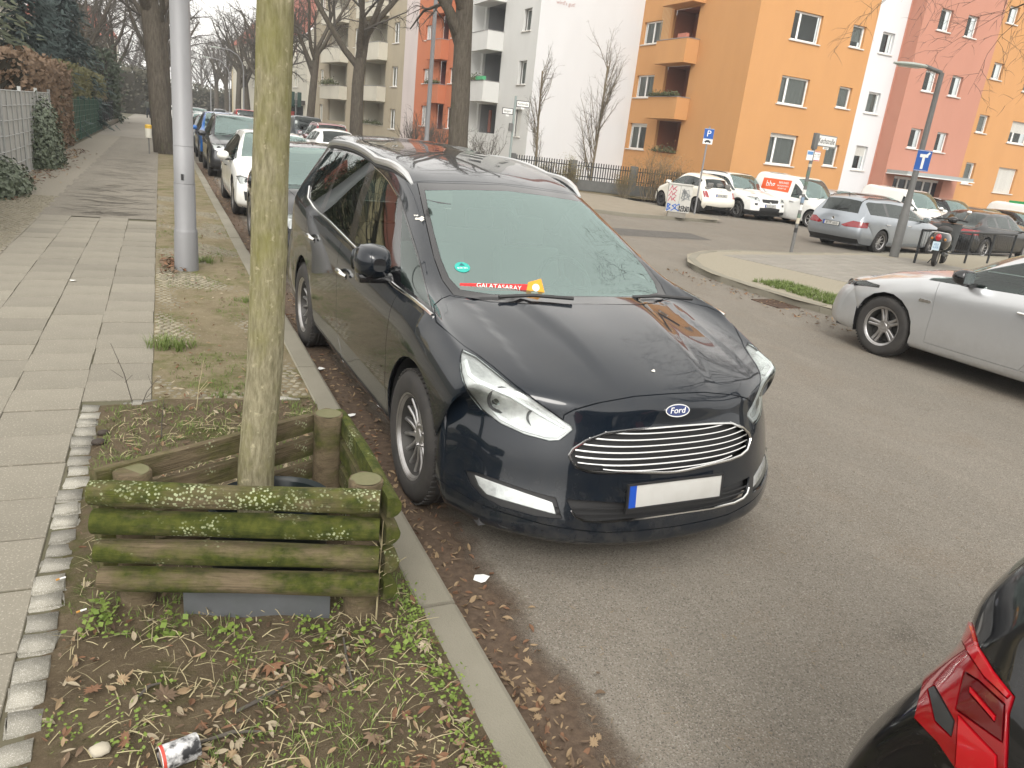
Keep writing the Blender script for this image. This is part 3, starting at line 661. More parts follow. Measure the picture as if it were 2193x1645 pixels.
FW.wall(0, uw(76), -.6, 9.0, [(uw(y), uw(y - 1.1), z, z + 1.5) for y in (100, 95, 90, 85, 80) for z in (4.4, 7.2)] + [(uw(82), uw(77), -.2, 2.8)], PL_CR)
for y in (100, 95, 90, 85, 80):
    for z in (4.4, 7.2): FW.window(uw(y), uw(y - 1.1), z, z + 1.5, panes=2)
b = MB(); FW.slab(b, uw(82), uw(77), -.2, 2.8, -.4, -.3); b.build("shop_window", mat("door_glass_dark", (.02, .022, .03), .1), wh)
b = MB(); FW.slab(b, uw(83), uw(76.4), 2.85, 3.2, .02, 1.0); b.build("shop_awning", mat("awning_dark", (.06, .05, .045), .8), wh)
b = MB(); FW.slab(b, uw(82), uw(80.4), .8, 2.2, -.25, -.2); b.build("shop_sign", mat("shop_red", (.55, .05, .03), .6), wh)
gp = FW.p(uw(76), 0)
b = MB(); b.add([FW.p(uw(76), -.6), FW.p(uw(76), -.6, -12), FW.p(uw(76), 9, -12), FW.p(uw(76), 15.5, -6), FW.p(uw(76), 9)], [(0, 1, 2, 3, 4)]); b.build("gable_wall", PL_CR, wh)
b = MB(); b.add([FW.p(-.3, 8.9, .3), FW.p(uw(75.7), 8.9, .3), FW.p(uw(75.7), 15.7, -6), FW.p(-.3, 15.7, -6)], [(0, 1, 2, 3)]); b.build("roof", ROOFT, wh)
# ---- houses behind the gardens on the left and at the end of the street
def plain_house(name, label, x0, x1, y, h, m, floors, cols, depth=9, roof=True, side=None):
    t = thing(name, label, "building"); F = Facade(t, (x0, y, 0), (1, 0, 0)); w = (x1 - x0) / cols; fh = (h - .6) / floors
    rects = [((i + .30) * w, (i + .70) * w, .5 + k * fh + .7, .5 + k * fh + 2.1) for i in range(cols) for k in range(floors)]
    F.wall(0, x1 - x0, -.3, h, rects, m)
    for r_ in rects: F.window(*r_, panes=2, lite=True)
    G_ = Facade(t, (x1, y, 0), (0, 1, 0)); n = max(2, int(depth / 3)); wd = depth / n
    rects = [((i + .30) * wd, (i + .70) * wd, .5 + k * fh + .7, .5 + k * fh + 2.1) for i in range(n) for k in range(floors)]
    G_.wall(0, depth, -.3, h, rects, m)
    for r_ in rects: G_.window(*r_, panes=2)
    K = Facade(t, (x0, y + depth, 0), (0, -1, 0)); K.wall(0, depth, -.3, h, [], m)
    b = MB(); xm = (x0 + x1) / 2
    b.add([(x0 - .4, y - .4, h - .1), (x1 + .4, y - .4, h - .1), (x1 + .4, y + depth + .4, h - .1), (x0 - .4, y + depth + .4, h - .1), (x0 + 2, y + depth / 2, h + 3.6), (x1 - 2, y + depth / 2, h + 3.6)], [(0, 1, 5, 4), (1, 2, 5), (2, 3, 4, 5), (3, 0, 4)]); b.build("roof", ROOFT, t)
    return t
plain_house("garden_house", "cream house behind the fir trees of the left gardens", -19, -7.2, 29, 9.5, PL_YE, 3, 4)
plain_house("garden_house", "pale house farther down behind the left hedges", -18, -7.6, 52, 9.0, PL_CR, 3, 4)
plain_house("end_house", "yellow house with red roof closing the far end of the street", 10.2, 24, 122, 8.5, PL_YE, 3, 5)
plain_house("end_house", "distant cream house at the far left end of the street", -16, -5, 118, 9.0, PL_CR, 3, 4)
# ================================================================== car building
PLASTIC = mat("black_plastic", (0.018, 0.018, 0.019), 0.55, bmp=0.0004, bscale=300)
RUBBER = mat("tyre_rubber", (0.022, 0.022, 0.023), 0.75, var=(0.06, 0.055, 0.05), scale=9, amt=0.7, spec=0.3)
CHROME = mat("chrome", (0.75, 0.75, 0.74), 0.12, 1.0)
ALLOY = mat("alloy", (0.52, 0.52, 0.53), 0.3, 0.85, var=(0.30, 0.28, 0.26), scale=12, amt=0.6)
ALLOYD = mat("alloy_dark", (0.05, 0.05, 0.055), 0.35, 0.6)
DISC_SHADED = mat("disc_barrel_shaded", (0.05, 0.048, 0.045), 0.5, 0.5)  # dark tone paints the shade between the spokes, on rim barrel and disc
DARKIN = mat("car_interior", (0.05, 0.05, 0.052), 0.75, var=(0.075, 0.075, 0.078), scale=30)
SEATM = mat("seat_fabric", (0.19, 0.185, 0.175), 0.85, bmp=0.001, bscale=400)
GLASS_CLEAR = glass("car_glass", (0.72, 0.92, 0.86), 0.85, 1.75)
GLASS_WIND = glass("windscreen_glass", (0.72, 0.94, 0.88), 0.96, 2.68, film=.04, gcol=(.80, 1.0, .96))
GLASS_DARK = glass("privacy_glass", (0.12, 0.13, 0.13), 0.9, 1.65)
LENS = glass("lamp_lens", (0.95, 0.97, 0.97), 0.97, 1.5, film=.03, filmcol=(.8, .8, .78))
REFLECTOR = mat("lamp_reflector", (0.82, 0.82, 0.81), 0.25, 0.35, var=(0.5, 0.5, 0.5), scale=26, amt=0.4)
LAMP_DARK = mat("lamp_bezel", (0.05, 0.05, 0.052), 0.3, 0.3)
TAIL = mat("tail_lamp_red", (0.30, 0.004, 0.010), 0.12, coat=1.0, var=(0.20, 0.003, 0.006), scale=18, amt=0.5)
TAILHOT = mat("tail_lamp_bright", (0.44, 0.006, 0.013), 0.1, coat=1.0)
PLATEM = mat("plate_white", (0.56, 0.56, 0.54), 0.45, var=(.44, .43, .40), scale=9, amt=.8)
PLATEB = mat("plate_blue", (0.01, 0.07, 0.42), 0.4)
INK = mat("plate_ink", (0.012, 0.012, 0.014), 0.5)

def hermite_refine(P, n, axis, mirror0=False):
    """smooth interpolation of a control net along one axis, n spans per interval"""
    P = np.moveaxis(P, axis, 0); m = P.shape[0]
    d = np.linalg.norm(P[1:] - P[:-1], axis=-1).reshape(m - 1, -1).mean(1) + 1e-6
    h = d[:, None, None]
    s = (P[1:] - P[:-1]) / h
    T = np.zeros_like(P)
    T[1:-1] = (s[:-1] * h[1:] + s[1:] * h[:-1]) / (h[1:] + h[:-1])
    T[0] = s[0]; T[-1] = s[-1]
    if mirror0: T[0] = s[0] * np.array([0, 1, 0])
    out = []
    for i in range(m - 1):
        for k in range(n):
            t = k / n
            h00 = 2 * t**3 - 3 * t**2 + 1; h10 = t**3 - 2 * t**2 + t; h01 = -2 * t**3 + 3 * t**2; h11 = t**3 - t**2
            out.append(h00 * P[i] + h10 * d[i] * T[i] + h01 * P[i + 1] + h11 * d[i] * T[i + 1])
    out.append(P[-1])
    return np.moveaxis(np.array(out), 0, axis)

# station indices of the body net
F0, F1, F2, F3, F4, F5, H0, H1, H2, H3, W0, W1, W2, W3, R0, R1, R2, R3, G1, G2, T1, T2, T3, T4 = range(24)
DEF = dict(L=4.3, hw=0.90, axF=0.88, wb=2.65, rw=0.32, tw=0.215, ra=0.375,
           xn=(0.12, 0.03, 0.0, 0.0, 0.03, 0.09), zn=(0.19, 0.25, 0.36, 0.49, 0.62, 0.73),  # nose profile on the centre line
           xh=(0.20, 0.50, 0.80, 1.00), zh=(0.80, 0.90, 0.96, 1.00),                        # bonnet
           xw=(1.06, 1.42, 1.78, 2.02), zw=(1.02, 1.22, 1.38, 1.44),                        # windscreen
           xr=(2.2, 2.75, 3.3, 3.75), zr=(1.465, 1.485, 1.46, 1.41),                        # roof
           xg=(4.0, 4.16), zg=(1.20, 0.98),                                                 # rear window
           xt=(4.22, 4.28, 4.28, 4.16), zt=(0.85, 0.62, 0.42, 0.22),                        # tail
           yh=0.62, yw0=0.70, yr=0.56, yg=0.55, nx=0.34, np=2.3, tx=0.20, belt=(0.90, 1.00), hoodedge=(0.72, 0.93),
           tumble=0.10, zsill=0.20, xA=1.18, xD=3.75, crown=0.05, dxw=0.28, wside=0.045, shoulder=0.03)

def car_net(S):
    g = lambda k: S[k]
    L, hw, axF = S['L'], S['hw'], S['axF']; axR = axF + S['wb']; ra = S['ra']
    N = np.zeros((24, 10, 3))
    def se(t, p=2.5): return 1 - (1 - min(t, 1.0) ** p) ** (1 / p)
    def plan(x):   # half width at the shoulder
        f = 1.0
        if x < 1.1: f *= 1 - 0.055 * ((1.1 - x) / 1.1) ** 2
        if x > L - 1.2: f *= 1 - 0.07 * ((x - (L - 1.2)) / 1.2) ** 2
        return hw * f
    zsill = S['zsill']
    # nose: each station wraps round to the front edge of the wheel arch
    tfr = (0, .40, .66, .82, .915, .97)
    zside = S.get('zside', (zsill, .26, .35, .45, .55, .64))
    for i in range(6):
        xc, zc = S['xn'][i], S['zn'][i]; xe = axF - ra - 0.0
        wsc = (0.93, 0.975, 0.99, 0.985, 0.975, 0.955)[i]
        for j in range(10):
            if j < 6:
                t = tfr[j]; y = t * hw * wsc; x = xc + S['nx'] * se(t, S['np']) * (1.0 + 0.10 * i / 5)
                z = lerp(zc, zside[i], 0.35 * t ** 3) if i > 2 else lerp(zc, zside[i], t ** 2 * .6)
            else:
                q = (j - 5) / 4.0; x5 = xc + S['nx'] * se(tfr[5], S['np']) * (1.0 + 0.10 * i / 5)
                x = lerp(x5, xe, q ** 0.9); y = hw * wsc * lerp(.97, 1.0, min(1, q * 1.6)); z = lerp(lerp(zc, zside[i], .35), zside[i], q)
                y = min(y, plan(x) * (1.0 if i > 1 else .985))
            N[i, j] = (x, y, z)
    zb0, zb1 = S['belt']
    def side(i, x4, z4, x8, y4=None):
        w = plan(x4)
        y4 = y4 if y4 is not None else w - S['wside']
        zs = (z4, z4 - 0.09, lerp(z4 - .09, zsill, .40), lerp(z4 - .09, zsill, .78), zsill, zsill - .015)
        ys = (y4, plan(lerp(x4, x8, .2)) - S['shoulder'] * .35, plan(lerp(x4, x8, .5)), plan(x8) - .012, plan(x8) - .05, plan(x8) - .25)
        for j in range(4, 10):
            q = (0, .15, .5, .85, 1, 1)[j - 4]
            N[i, j] = (lerp(x4, x8, q), ys[j - 4], zs[j - 4])
    # bonnet
    he0, he1 = S['hoodedge']
    x40, x43 = 0.34 + S['xh'][0] * .4, S['xA'] - .06; xs4 = (x40, lerp(x40, x43, .36), lerp(x40, x43, .7), x43)
    xs8 = (axF - .22, axF - .02, axF + .2, axF + ra + .03)
    for k in range(4):
        i = H0 + k; xc, zc = S['xh'][k], S['zh'][k]; t = k / 3
        ze = lerp(he0, he1, t ** .8)
        yh = lerp(S['yh'] - .06, S['yh'] + .08, t)
        N[i, 0] = (xc, 0, zc); N[i, 1] = (xc + lerp(.05, .02, t), yh * .58, zc - .012); N[i, 2] = (xc + lerp(.12, .08, t), yh, lerp(zc, ze, .42))
        y4 = plan(xs4[k]) - S['wside'] * lerp(1.0, 1.0, t)
        N[i, 3] = (lerp(xc, xs4[k], .8), lerp(yh, y4, .62), lerp(zc, ze, .80))
        side(i, xs4[k], ze, xs8[k], y4)
    # greenhouse
    xsA, xsD = S['xA'], S['xD']
    x4s = np.linspace(xsA, xsD, 8)
    for k, i in enumerate((W0, W1, W2, W3, R0, R1, R2, R3)):
        if k < 4: xc, zc = S['xw'][k], S['zw'][k]
        else: xc, zc = S['xr'][k - 4], S['zr'][k - 4]
        dx = S['dxw'] * (1, .72, .42, .2, .1, 0.0, -.0, -.06)[k]
        y2 = lerp(S['yw0'], S['yr'], (0, .35, .72, .95, 1, 1, 1, .97)[k])
        z2 = zc - (0.035, .04, .045, .045, S['crown'], S['crown'], S['crown'], S['crown'])[k]
        x4 = x4s[k]; z4 = lerp(zb0, zb1, (x4 - xsA) / max(xsD - xsA, .1))
        N[i, 0] = (xc, 0, zc); N[i, 1] = (xc + dx * .3, y2 * .55, lerp(zc, z2, .28)); N[i, 2] = (xc + dx, y2, z2)
        y4 = plan(x4) - S['wside']
        # window top follows the roof edge, leaning out by the tumblehome
        y3 = lerp(y2, y4, (.55, .38, .28, .24, .22, .22, .22, .22)[k]); z3 = lerp(z2, z4, (.55, .30, .22, .19, .17, .16, .16, .17)[k])
        x3 = lerp(xc + dx, x4, (.6, .4, .3, .25, .25, .2, .2, .25)[k])
        N[i, 3] = (x3, y3, z3)
        x8 = np.linspace(axF + ra + .12, axR - ra * .2, 8)[k]
        side(i, x4, z4, x8, y4)
    # rear window and tail
    for k, i in enumerate((G1, G2)):
        xc, zc = S['xg'][k], S['zg'][k]; y2 = S['yg'] + .05 * k; wrap = S['tx']
        x4 = lerp(xsD, L - .25, .4 + .35 * k); z4 = zb1 + (.0, -.02)[k]
        N[i, 0] = (xc, 0, zc); N[i, 1] = (xc - wrap * .12, y2 * .55, zc - .004); N[i, 2] = (xc - wrap * .5, y2, zc - .015)
        y4 = plan(x4) - S['wside'] * 1.2
        N[i, 3] = (lerp(xc - wrap * .5, x4, .6), lerp(y2, y4, .66), lerp(zc, z4, .45))
        side(i, x4, min(z4, N[i, 3, 2] - .02), axR + .05 + .18 * k, y4)
    for k, i in enumerate((T1, T2, T3, T4)):
        xc, zc = S['xt'][k], S['zt'][k]; wsc = (.96, .98, .98, .93)[k]; xe = axR + ra
        zs = (.66, .52, .38, zsill)[k]
        for j in range(10):
            if j < 6:
                t = tfr[j]; y = t * hw * wsc; x = xc - S['tx'] * se(t, 2.6); z = lerp(zc, zs, .3 * t ** 3)
            else:
                q = (j - 5) / 4.0; x5 = xc - S['tx'] * se(tfr[5], 2.6)
                x = lerp(x5, xe, q); y = min(hw * wsc * lerp(.97, 1.0, min(1, q * 1.6)), plan(x)); z = lerp(lerp(zc, zs, .3), zs, q)
            N[i, j] = (x, y, z)
    for f in S.get('tweak', ()): f(N)
    N[:, 0, 1] = 0
    return N

class Shell:
    def __init__(s, S, su=4, sv=4, smooth=2):
        s.S = S; N = car_net(S); s.N = N
        D = hermite_refine(hermite_refine(N, su, 0), sv, 1, True)
        for _ in range(smooth):
            E = D.copy()
            E[1:-1] = .25 * D[:-2] + .5 * D[1:-1] + .25 * D[2:]
            E2 = E.copy(); E2[:, 1:-1] = .25 * E[:, :-2] + .5 * E[:, 1:-1] + .25 * E[:, 2:]
            G = E.copy(); G[:, 1] *= 1  # keep centre row symmetric
            c0 = .5 * E[:, 0] + .5 * E[:, 1]; c0[:, 1] = 0
            E2[:, 0] = c0; D = E2
        D[:, 0, 1] = 0
        if S.get('post'): S['post'](D)
        s.D = D; s.su, s.sv = su, sv
        bm = bmesh.new(); s.bm = bm; s.pid = bm.faces.layers.int.new("pid")
        nu, nv = D.shape[:2]
        V = [[bm.verts.new(D[i, j]) for j in range(nv)] for i in range(nu)]
        for i in range(nu - 1):
            for j in range(nv - 1):
                f = bm.faces.new((V[i][j], V[i + 1][j], V[i + 1][j + 1], V[i][j + 1])); f[s.pid] = s.region((i + .5) / su, (j + .5) / sv)
                f.smooth = True
        s.parts = {}
        bm.normal_update(); s.bvh = BVHTree.FromBMesh(bm)
    def region(s, u, v):
        """0 body 1 bonnet 2 windscreen 3 roof 4 rear window 5 side glass"""
        if v < 2:
            if W0 <= u < W3: return 2
            if R3 + .12 <= u < G2 - .1: return 4
            if W3 <= u < R3 + .12: return 3
            if H0 + s.S.get('hood_u', 0.0) <= u < W0: return 1
        if 3 <= v < 4 and W0 + s.S.get('glassA', .25) <= u < R3 + s.S.get('glassD', .1): return 5
        return 0
    # --- cutting with a polygon seen along a direction
    def cut(s, poly, axis, pid, only=None, lim=None):
        """axis: 'x' seen from the front (y,z); 'y' from the side (x,z); 'z' from above (x,y); or (world->px function, camera centre in car space)"""
        bm = s.bm; pl = s.pid
        if isinstance(axis, str):
            a, b = {'x': (1, 2), 'y': (0, 2), 'z': (0, 1)}[axis]; k = 3 - a - b
            p2 = lambda co: (co[a], co[b])
            def plane(A, B):
                no = Vector((0, 0, 0)); no[a] = B[1] - A[1]; no[b] = -(B[0] - A[0])
                co = Vector((0, 0, 0)); co[a], co[b] = A; return co, no.normalized()
        else:
            p2, unproj, eye = axis
            def plane(A, B):
                va, vb = unproj(*A), unproj(*B); return eye, va.cross(vb).normalized()
        xs = [p[0] for p in poly]; ys = [p[1] for p in poly]
        bb = (min(xs), min(ys), max(xs), max(ys))
        cand = set()
        for f in bm.faces:
            if only is not None and f[pl] not in only: continue
            if lim is not None and not lim(f): continue
            q = [p2(v.co) for v in f.verts]
            if max(p[0] for p in q) < bb[0] or min(p[0] for p in q) > bb[2] or max(p[1] for p in q) < bb[1] or min(p[1] for p in q) > bb[3]: continue
            cand.add(f)
        n = len(poly)
        for i in range(n):
            A, B = poly[i], poly[(i + 1) % n]
            if abs(A[0] - B[0]) + abs(A[1] - B[1]) < 1e-9: continue
            eb = (min(A[0], B[0]), min(A[1], B[1]), max(A[0], B[0]), max(A[1], B[1]))
            sel = []
            for f in cand:
                q = [p2(v.co) for v in f.verts]
                if max(p[0] for p in q) < eb[0] or min(p[0] for p in q) > eb[2] or max(p[1] for p in q) < eb[1] or min(p[1] for p in q) > eb[3]: continue
                sel.append(f)
            if not sel: continue
            co, no = plane(A, B)
            geo = set(sel)
            for f in sel: geo.update(f.edges); geo.update(f.verts)
            r = bmesh.ops.bisect_plane(bm, geom=list(geo), dist=2e-5, plane_co=co, plane_no=no)
            cand = {f for f in cand if f.is_valid}
            cand.update(g for g in r['geom'] if isinstance(g, bmesh.types.BMFace) and (only is None or g[pl] in only))
        cnt = 0
        for f in cand:
            c = p2(f.calc_center_median()); ins = False; j = n - 1
            for i in range(n):
                if (poly[i][1] > c[1]) != (poly[j][1] > c[1]) and c[0] < (poly[j][0] - poly[i][0]) * (c[1] - poly[i][1]) / (poly[j][1] - poly[i][1]) + poly[i][0]: ins = not ins
                j = i
            if ins: f[pl] = pid; cnt += 1
        return cnt
    def faces(s, pid): return [f for f in s.bm.faces if f[s.pid] == pid]
    def patch(s, pid, off=0.0, both=False, mirror=False, groove=0.0, depth=0.01, closed_back=0.0):
        """mesh of one region; both = welded with its mirror image, mirror = the image alone"""
        fs = s.faces(pid)
        if not fs: return None
        nb = bmesh.new(); mp = {}
        s.bm.normal_update()
        def vv(v):
            if v.index not in mp or mp[v.index][1] is not v:
                mp[v.index] = (nb.verts.new(v.co + v.normal * off), v)
            return mp[v.index][0]
        s.bm.verts.index_update()
        for f in fs:
            try: nb.faces.new([vv(v) for v in f.verts])
            except ValueError: pass
        if both:
            geo = list(nb.verts) + list(nb.edges) + list(nb.faces)
            d = bmesh.ops.duplicate(nb, geom=geo)['geom']
            dv = [g for g in d if isinstance(g, bmesh.types.BMVert)]; df = [g for g in d if isinstance(g, bmesh.types.BMFace)]
            for v in dv: v.co.y = -v.co.y
            bmesh.ops.reverse_faces(nb, faces=df)
            bmesh.ops.remove_doubles(nb, verts=[v for v in nb.verts if abs(v.co.y) < 1e-4], dist=2e-4)
        elif mirror:
            for v in nb.verts: v.co.y = -v.co.y
            bmesh.ops.reverse_faces(nb, faces=list(nb.faces))
        bmesh.ops.remove_doubles(nb, verts=nb.verts, dist=1.2e-3)
        bmesh.ops.dissolve_degenerate(nb, edges=nb.edges, dist=1e-4)
        nb.normal_update()
        if groove:
            try:
                bmesh.ops.inset_region(nb, faces=list(nb.faces), thickness=groove, depth=0.0, use_boundary=True, use_even_offset=False)
                nb.normal_update()
                ring = set()
                for e in nb.edges:
                    if len(e.link_faces) == 1: ring.update(e.verts)
                mv = [(v, v.normal.copy()) for v in ring]
                for v, no in mv: v.co -= no * depth
            except Exception: pass
        for f in nb.faces: f.smooth = True
        me = bpy.data.meshes.new("patch"); nb.to_mesh(me); nb.free()
        me.set_sharp_from_angle(angle=math.radians(38))
        return me
    def part(s, name, pid, m, parent, both=True, groove=0.0025, depth=0.008, off=0.0, label=None):
        out = []
        for mir in ((False,) if both else (False, True)):
            me = s.patch(pid, off, both, mir, groove, depth)
            if me is None: return out
            o = link(name, me, m, parent); out.append(o)
        return out
    # --- points on the skin
    def hit(s, o, d):
        r = s.bvh.ray_cast(Vector(o), Vector(d).normalized()); return r[0], r[1]
    def side_pt(s, x, z, off=0.0):
        r = s.bvh.ray_cast(Vector((x, 3, z)), Vector((0, -1, 0)))
        return (r[0] + r[1] * off) if r[0] is not None else Vector((x, s.S['hw'], z))
    def front_pt(s, y, z, off=0.0):
        r = s.bvh.ray_cast(Vector((-3, y, z)), Vector((1, 0, 0)))
        return (r[0] + r[1] * off) if r[0] is not None else Vector((0, y, z))
    def rear_pt(s, y, z, off=0.0):
        r = s.bvh.ray_cast(Vector((s.S['L'] + 3, y, z)), Vector((-1, 0, 0)))
        return (r[0] + r[1] * off) if r[0] is not None else Vector((s.S['L'], y, z))
    def top_pt(s, x, y, off=0.0):
        r = s.bvh.ray_cast(Vector((x, y, 4)), Vector((0, 0, -1)))
        return (r[0] + r[1] * off) if r[0] is not None else Vector((x, y, 1))

def mir(p): return Vector((p[0], -p[1], p[2]))
def both_tubes(name, paths, r, m, parent, n=6):
    for sgn in (1, -1):
        b = MB()
        for p in paths: b.tube([(q[0], sgn * q[1], q[2]) for q in p], r, n)
        b.build(name, m, parent, True)

WHEEL_CACHE = {}
def make_wheel(parent, x, y, S, style, R=None):
    """wheel > tyre, rim, disc_barrel_shaded ; y>0 faces outward +y"""
    R = R or S['rw']; tw = S['tw']; rr = S.get('rim', 0.215); sg = 1 if y > 0 else -1
    w = sub("wheel", parent, (x, y, R - 0.004))
    key = (round(R, 3), round(tw, 3), round(rr, 3), style)
    if key not in WHEEL_CACHE:
        h = tw / 2; t = MB()
        T = Matrix.Rotation(-math.pi / 2, 4, 'X')   # lathe axis z -> +y
        prof = [(rr - .012, -h * .9), (rr + .006, -h * .98), (rr + (R - rr) * .5, -h * 1.04), (R - .022, -h * .93), (R - .004, -h * .74), (R, -h * .5)]
        for q in (-.36, -.12, .12, .36):
            prof += [(R, h * (q - .09)), (R - .007, h * (q - .06)), (R - .007, h * (q + .06)), (R, h * (q + .09))]
        prof += [(R, h * .5), (R - .004, h * .74), (R - .022, h * .93), (R - .03, h * .99), (rr + (R - rr) * .5, h * 1.04), (rr + .02, h * 1.01), (rr + .006, h * .98), (rr - .012, h * .9)]
        t.lathe(prof, 40, T, caps=False)
        # tread blocks
        for k in range(60):
            a = 2 * math.pi * k / 60
            for s_ in (-1, 1):
                c = Vector((math.cos(a) * (R - .0045), s_ * h * .66, math.sin(a) * (R - .0045)))
                t.box(c, (.008, h * .42, .016), Matrix.Rotation(-a, 3, 'Y'))
        me_t = t.mesh("tyre"); me_t.materials.append(RUBBER); me_t.shade_smooth(); me_t.set_sharp_from_angle(angle=math.radians(35))
        r = MB(); n, kind = style[0], style[1]
        ro = rr - .004; face = h * .62
        r.lathe([(ro - .020, h * .78), (ro - .004, h * .93), (ro + .007, h * .96), (ro + .004, h * .86)], 40, T, caps=False)
        r.lathe([(.0, face - .006), (.034, face - .006), (.04, face - .012), (.07, face - .014), (.075, face - .05), (.03, face - .08), (0, face - .08)], 20, T)
        for k in range(n):
            a = 2 * math.pi * k / n + .1
            offs = ((-.024, -.013), (.024, .013)) if kind == 'double' else ((0, 0),)
            wd = style[2] if len(style) > 2 else .022
            for o1, o0 in offs:
                P = []
                for rad, half, yy, th, o in ((.05, wd * .62, face - .012, .035, o0), (ro * .6, wd * .5, face - .012, .028, lerp(o0, o1, .6)), (ro - .012, wd * .62, face + .004, .028, o1)):
                    for s_ in (-1, 1):
                        P.append((rad, o + s_ * half, yy - .006)); P.append((rad, o + s_ * half * .5, yy)); P.append((rad, o + s_ * half, yy - th))
                V = [Vector((p[0] * math.cos(a) - p[1] * math.sin(a), p[2], p[0] * math.sin(a) + p[1] * math.cos(a))) for p in P]
                Fc = []
                for seg in range(2):
                    i0 = seg * 6; i1 = i0 + 6
                    # order on each ring: 0 outerL,1 topL,2 backL,3 outerR,4 topR,5 backR
                    loop = (2, 0, 1, 4, 3, 5)
                    for q in range(6):
                        aa, bb = loop[q], loop[(q + 1) % 6]; Fc.append((i0 + aa, i0 + bb, i1 + bb, i1 + aa))
                r.add(V, Fc)
        for k in range(5):
            a = 2 * math.pi * k / 5
            r.lathe([(0, face - .006), (.008, face - .006), (.009, face - .02)], 6, Matrix.Translation((math.cos(a) * .056, 0, math.sin(a) * .056)) @ T)
        me_r = r.mesh("rim"); me_r.materials.append(style[3] if len(style) > 3 else ALLOY); me_r.shade_smooth(); me_r.set_sharp_from_angle(angle=math.radians(30))
        d = MB(); d.lathe([(ro, -h * .85), (ro + .002, -h * .8), (ro - .03, -h * .6), (ro - .035, h * .2), (ro - .020, h * .78)], 32, T, caps=False); d.lathe([(0, -.0), (rr * .78, -.0), (rr * .78, -.02), (0, -.02)], 28, T); d.lathe([(0, -.05), (ro - .03, -.05), (ro - .03, -.06), (0, -.06)], 24, T)
        me_d = d.mesh("disc_barrel_shaded"); me_d.materials.append(DISC_SHADED); me_d.shade_smooth(); me_d.set_sharp_from_angle(angle=math.radians(35))
        WHEEL_CACHE[key] = (me_t, me_r, me_d)
    for nm, me in zip(("tyre", "rim", "disc_barrel_shaded"), WHEEL_CACHE[key]):
        o = bpy.data.objects.new(nm, me); COL.objects.link(o); o.parent = w
        if sg < 0: o.rotation_euler = (0, 0, math.pi)
    return w

def plate(parent, m, w=.52, h=.11, txt=None, name="number_plate"):
    """m: frame with x to the right, y up, z out of the plate"""
    b = MB(); b.box((0, 0, 0), (w, h, .006)); o = b.build(name, PLATEM, parent, bevel=.001); o.matrix_local = m
    e = MB().box((-w / 2 + .022, 0, .0035), (.04, h - .008, .002)).build("euro_band", PLATEB, o)
    f = MB()
    for sx, sy, dx, dy in ((0, h / 2, w + .012, .008), (0, -h / 2, w + .012, .008), (w / 2, 0, .008, h), (-w / 2, 0, .008, h)): f.box((sx, sy, .001), (dx, dy, .012))
    f.build("plate_holder", PLASTIC, o)
    if txt:
        me = text_mesh(txt, h * .86, .0008); t = link("plate_letters", me, INK, o); t.location = (.02, 0, .004); t.scale = (.92, 1, 1)
    return o

def arch_poly(cx, cz, r, n=22, flat=0.0):
    return [(cx + r * math.cos(a), cz + r * math.sin(a)) for a in [math.pi * 2 * k / n for k in range(n)]]

def seat(parent, x, y, z, sc=1.0, name="seat"):
    b = MB()
    b.box((x, y, z + .02), (.50 * sc, .50 * sc, .16)); b.box((x + .28 * sc, y, z + .33), (.14, .48 * sc, .62), Matrix.Rotation(.28, 3, 'Y'))
    b.box((x + .40 * sc, y, z + .74), (.10, .26 * sc, .20), Matrix.Rotation(.2, 3, 'Y'))
    return b.build(name, SEATM, parent, bevel=.04)

def interior(parent, S, wheel_left=True, full=True):
    L = S['L']; hw = S['hw']; zb = S['belt'][0]
    MB().box2((.25, -hw + .12, .19), (L - .25, hw - .12, .27)).build("underbody", DARKIN, parent)
    x0 = S['xw'][0]
    d = MB(); sec = [(x0 - .05, zb - .02), (x0 + .25, zb - .04), (x0 + .55, zb - .05), (x0 + .66, zb - .12), (x0 + .62, zb - .35), (x0 + .2, zb - .5), (x0 - .1, zb - .4)]
    w = S['hw'] - .20; V = [(x, -w, z) for x, z in sec] + [(x, w, z) for x, z in sec]; n = len(sec)
    d.add(V, [tuple(range(n)), tuple(reversed(range(n, 2 * n)))] + [(i, n + i, n + (i + 1) % n, (i + 1) % n) for i in range(n)])
    d.build("dashboard", DARKIN, parent, bevel=.02)
    xs = x0 + 1.02; zs = zb - .52
    for y in (-.37, .37): seat(parent, xs, y, zs)
    if full:
        rear = MB(); rx = xs + .95
        rear.box((rx, 0, zs + .02), (.5, 1.25, .16)); rear.box((rx + .30, 0, zs + .33), (.14, 1.25, .6), Matrix.Rotation(.3, 3, 'Y'))
        for y in (-.42, 0, .42): rear.box((rx + .42, y, zs + .70), (.09, .24, .16), Matrix.Rotation(.3, 3, 'Y'))
        rear.build("rear_bench", SEATM, parent, bevel=.04)
    # steering wheel on the car's left (-y in car space)
    sw = MB(); c = Vector((x0 + .78, -.37, zb - .04)); ax = Matrix.Rotation(math.radians(-62), 3, 'Y')
    sw.tube([c + ax @ Vector((.19 * math.cos(a), .19 * math.sin(a), 0)) for a in [2 * math.pi * k / 28 for k in range(28)]], .015, 6, closed=True)
    sw.lathe([(0, .0), (.06, .0), (.055, -.05), (0, -.06)], 14, Matrix.Translation(c) @ ax.to_4x4())
    for a in (0.15, math.pi - .15, -math.pi / 2): sw.tube([c, c + ax @ Vector((.19 * math.sin(a + math.pi / 2 + math.pi / 2), .19 * math.cos(a + math.pi), 0))], .012, 5)
    sw.build("steering_wheel", DARKIN, parent, True)
    # inner mirror
    MB().box((S['xw'][3] - .12, 0, S['zw'][3] - .11), (.03, .22, .06)).build("inner_mirror", DARKIN, parent, bevel=.01)

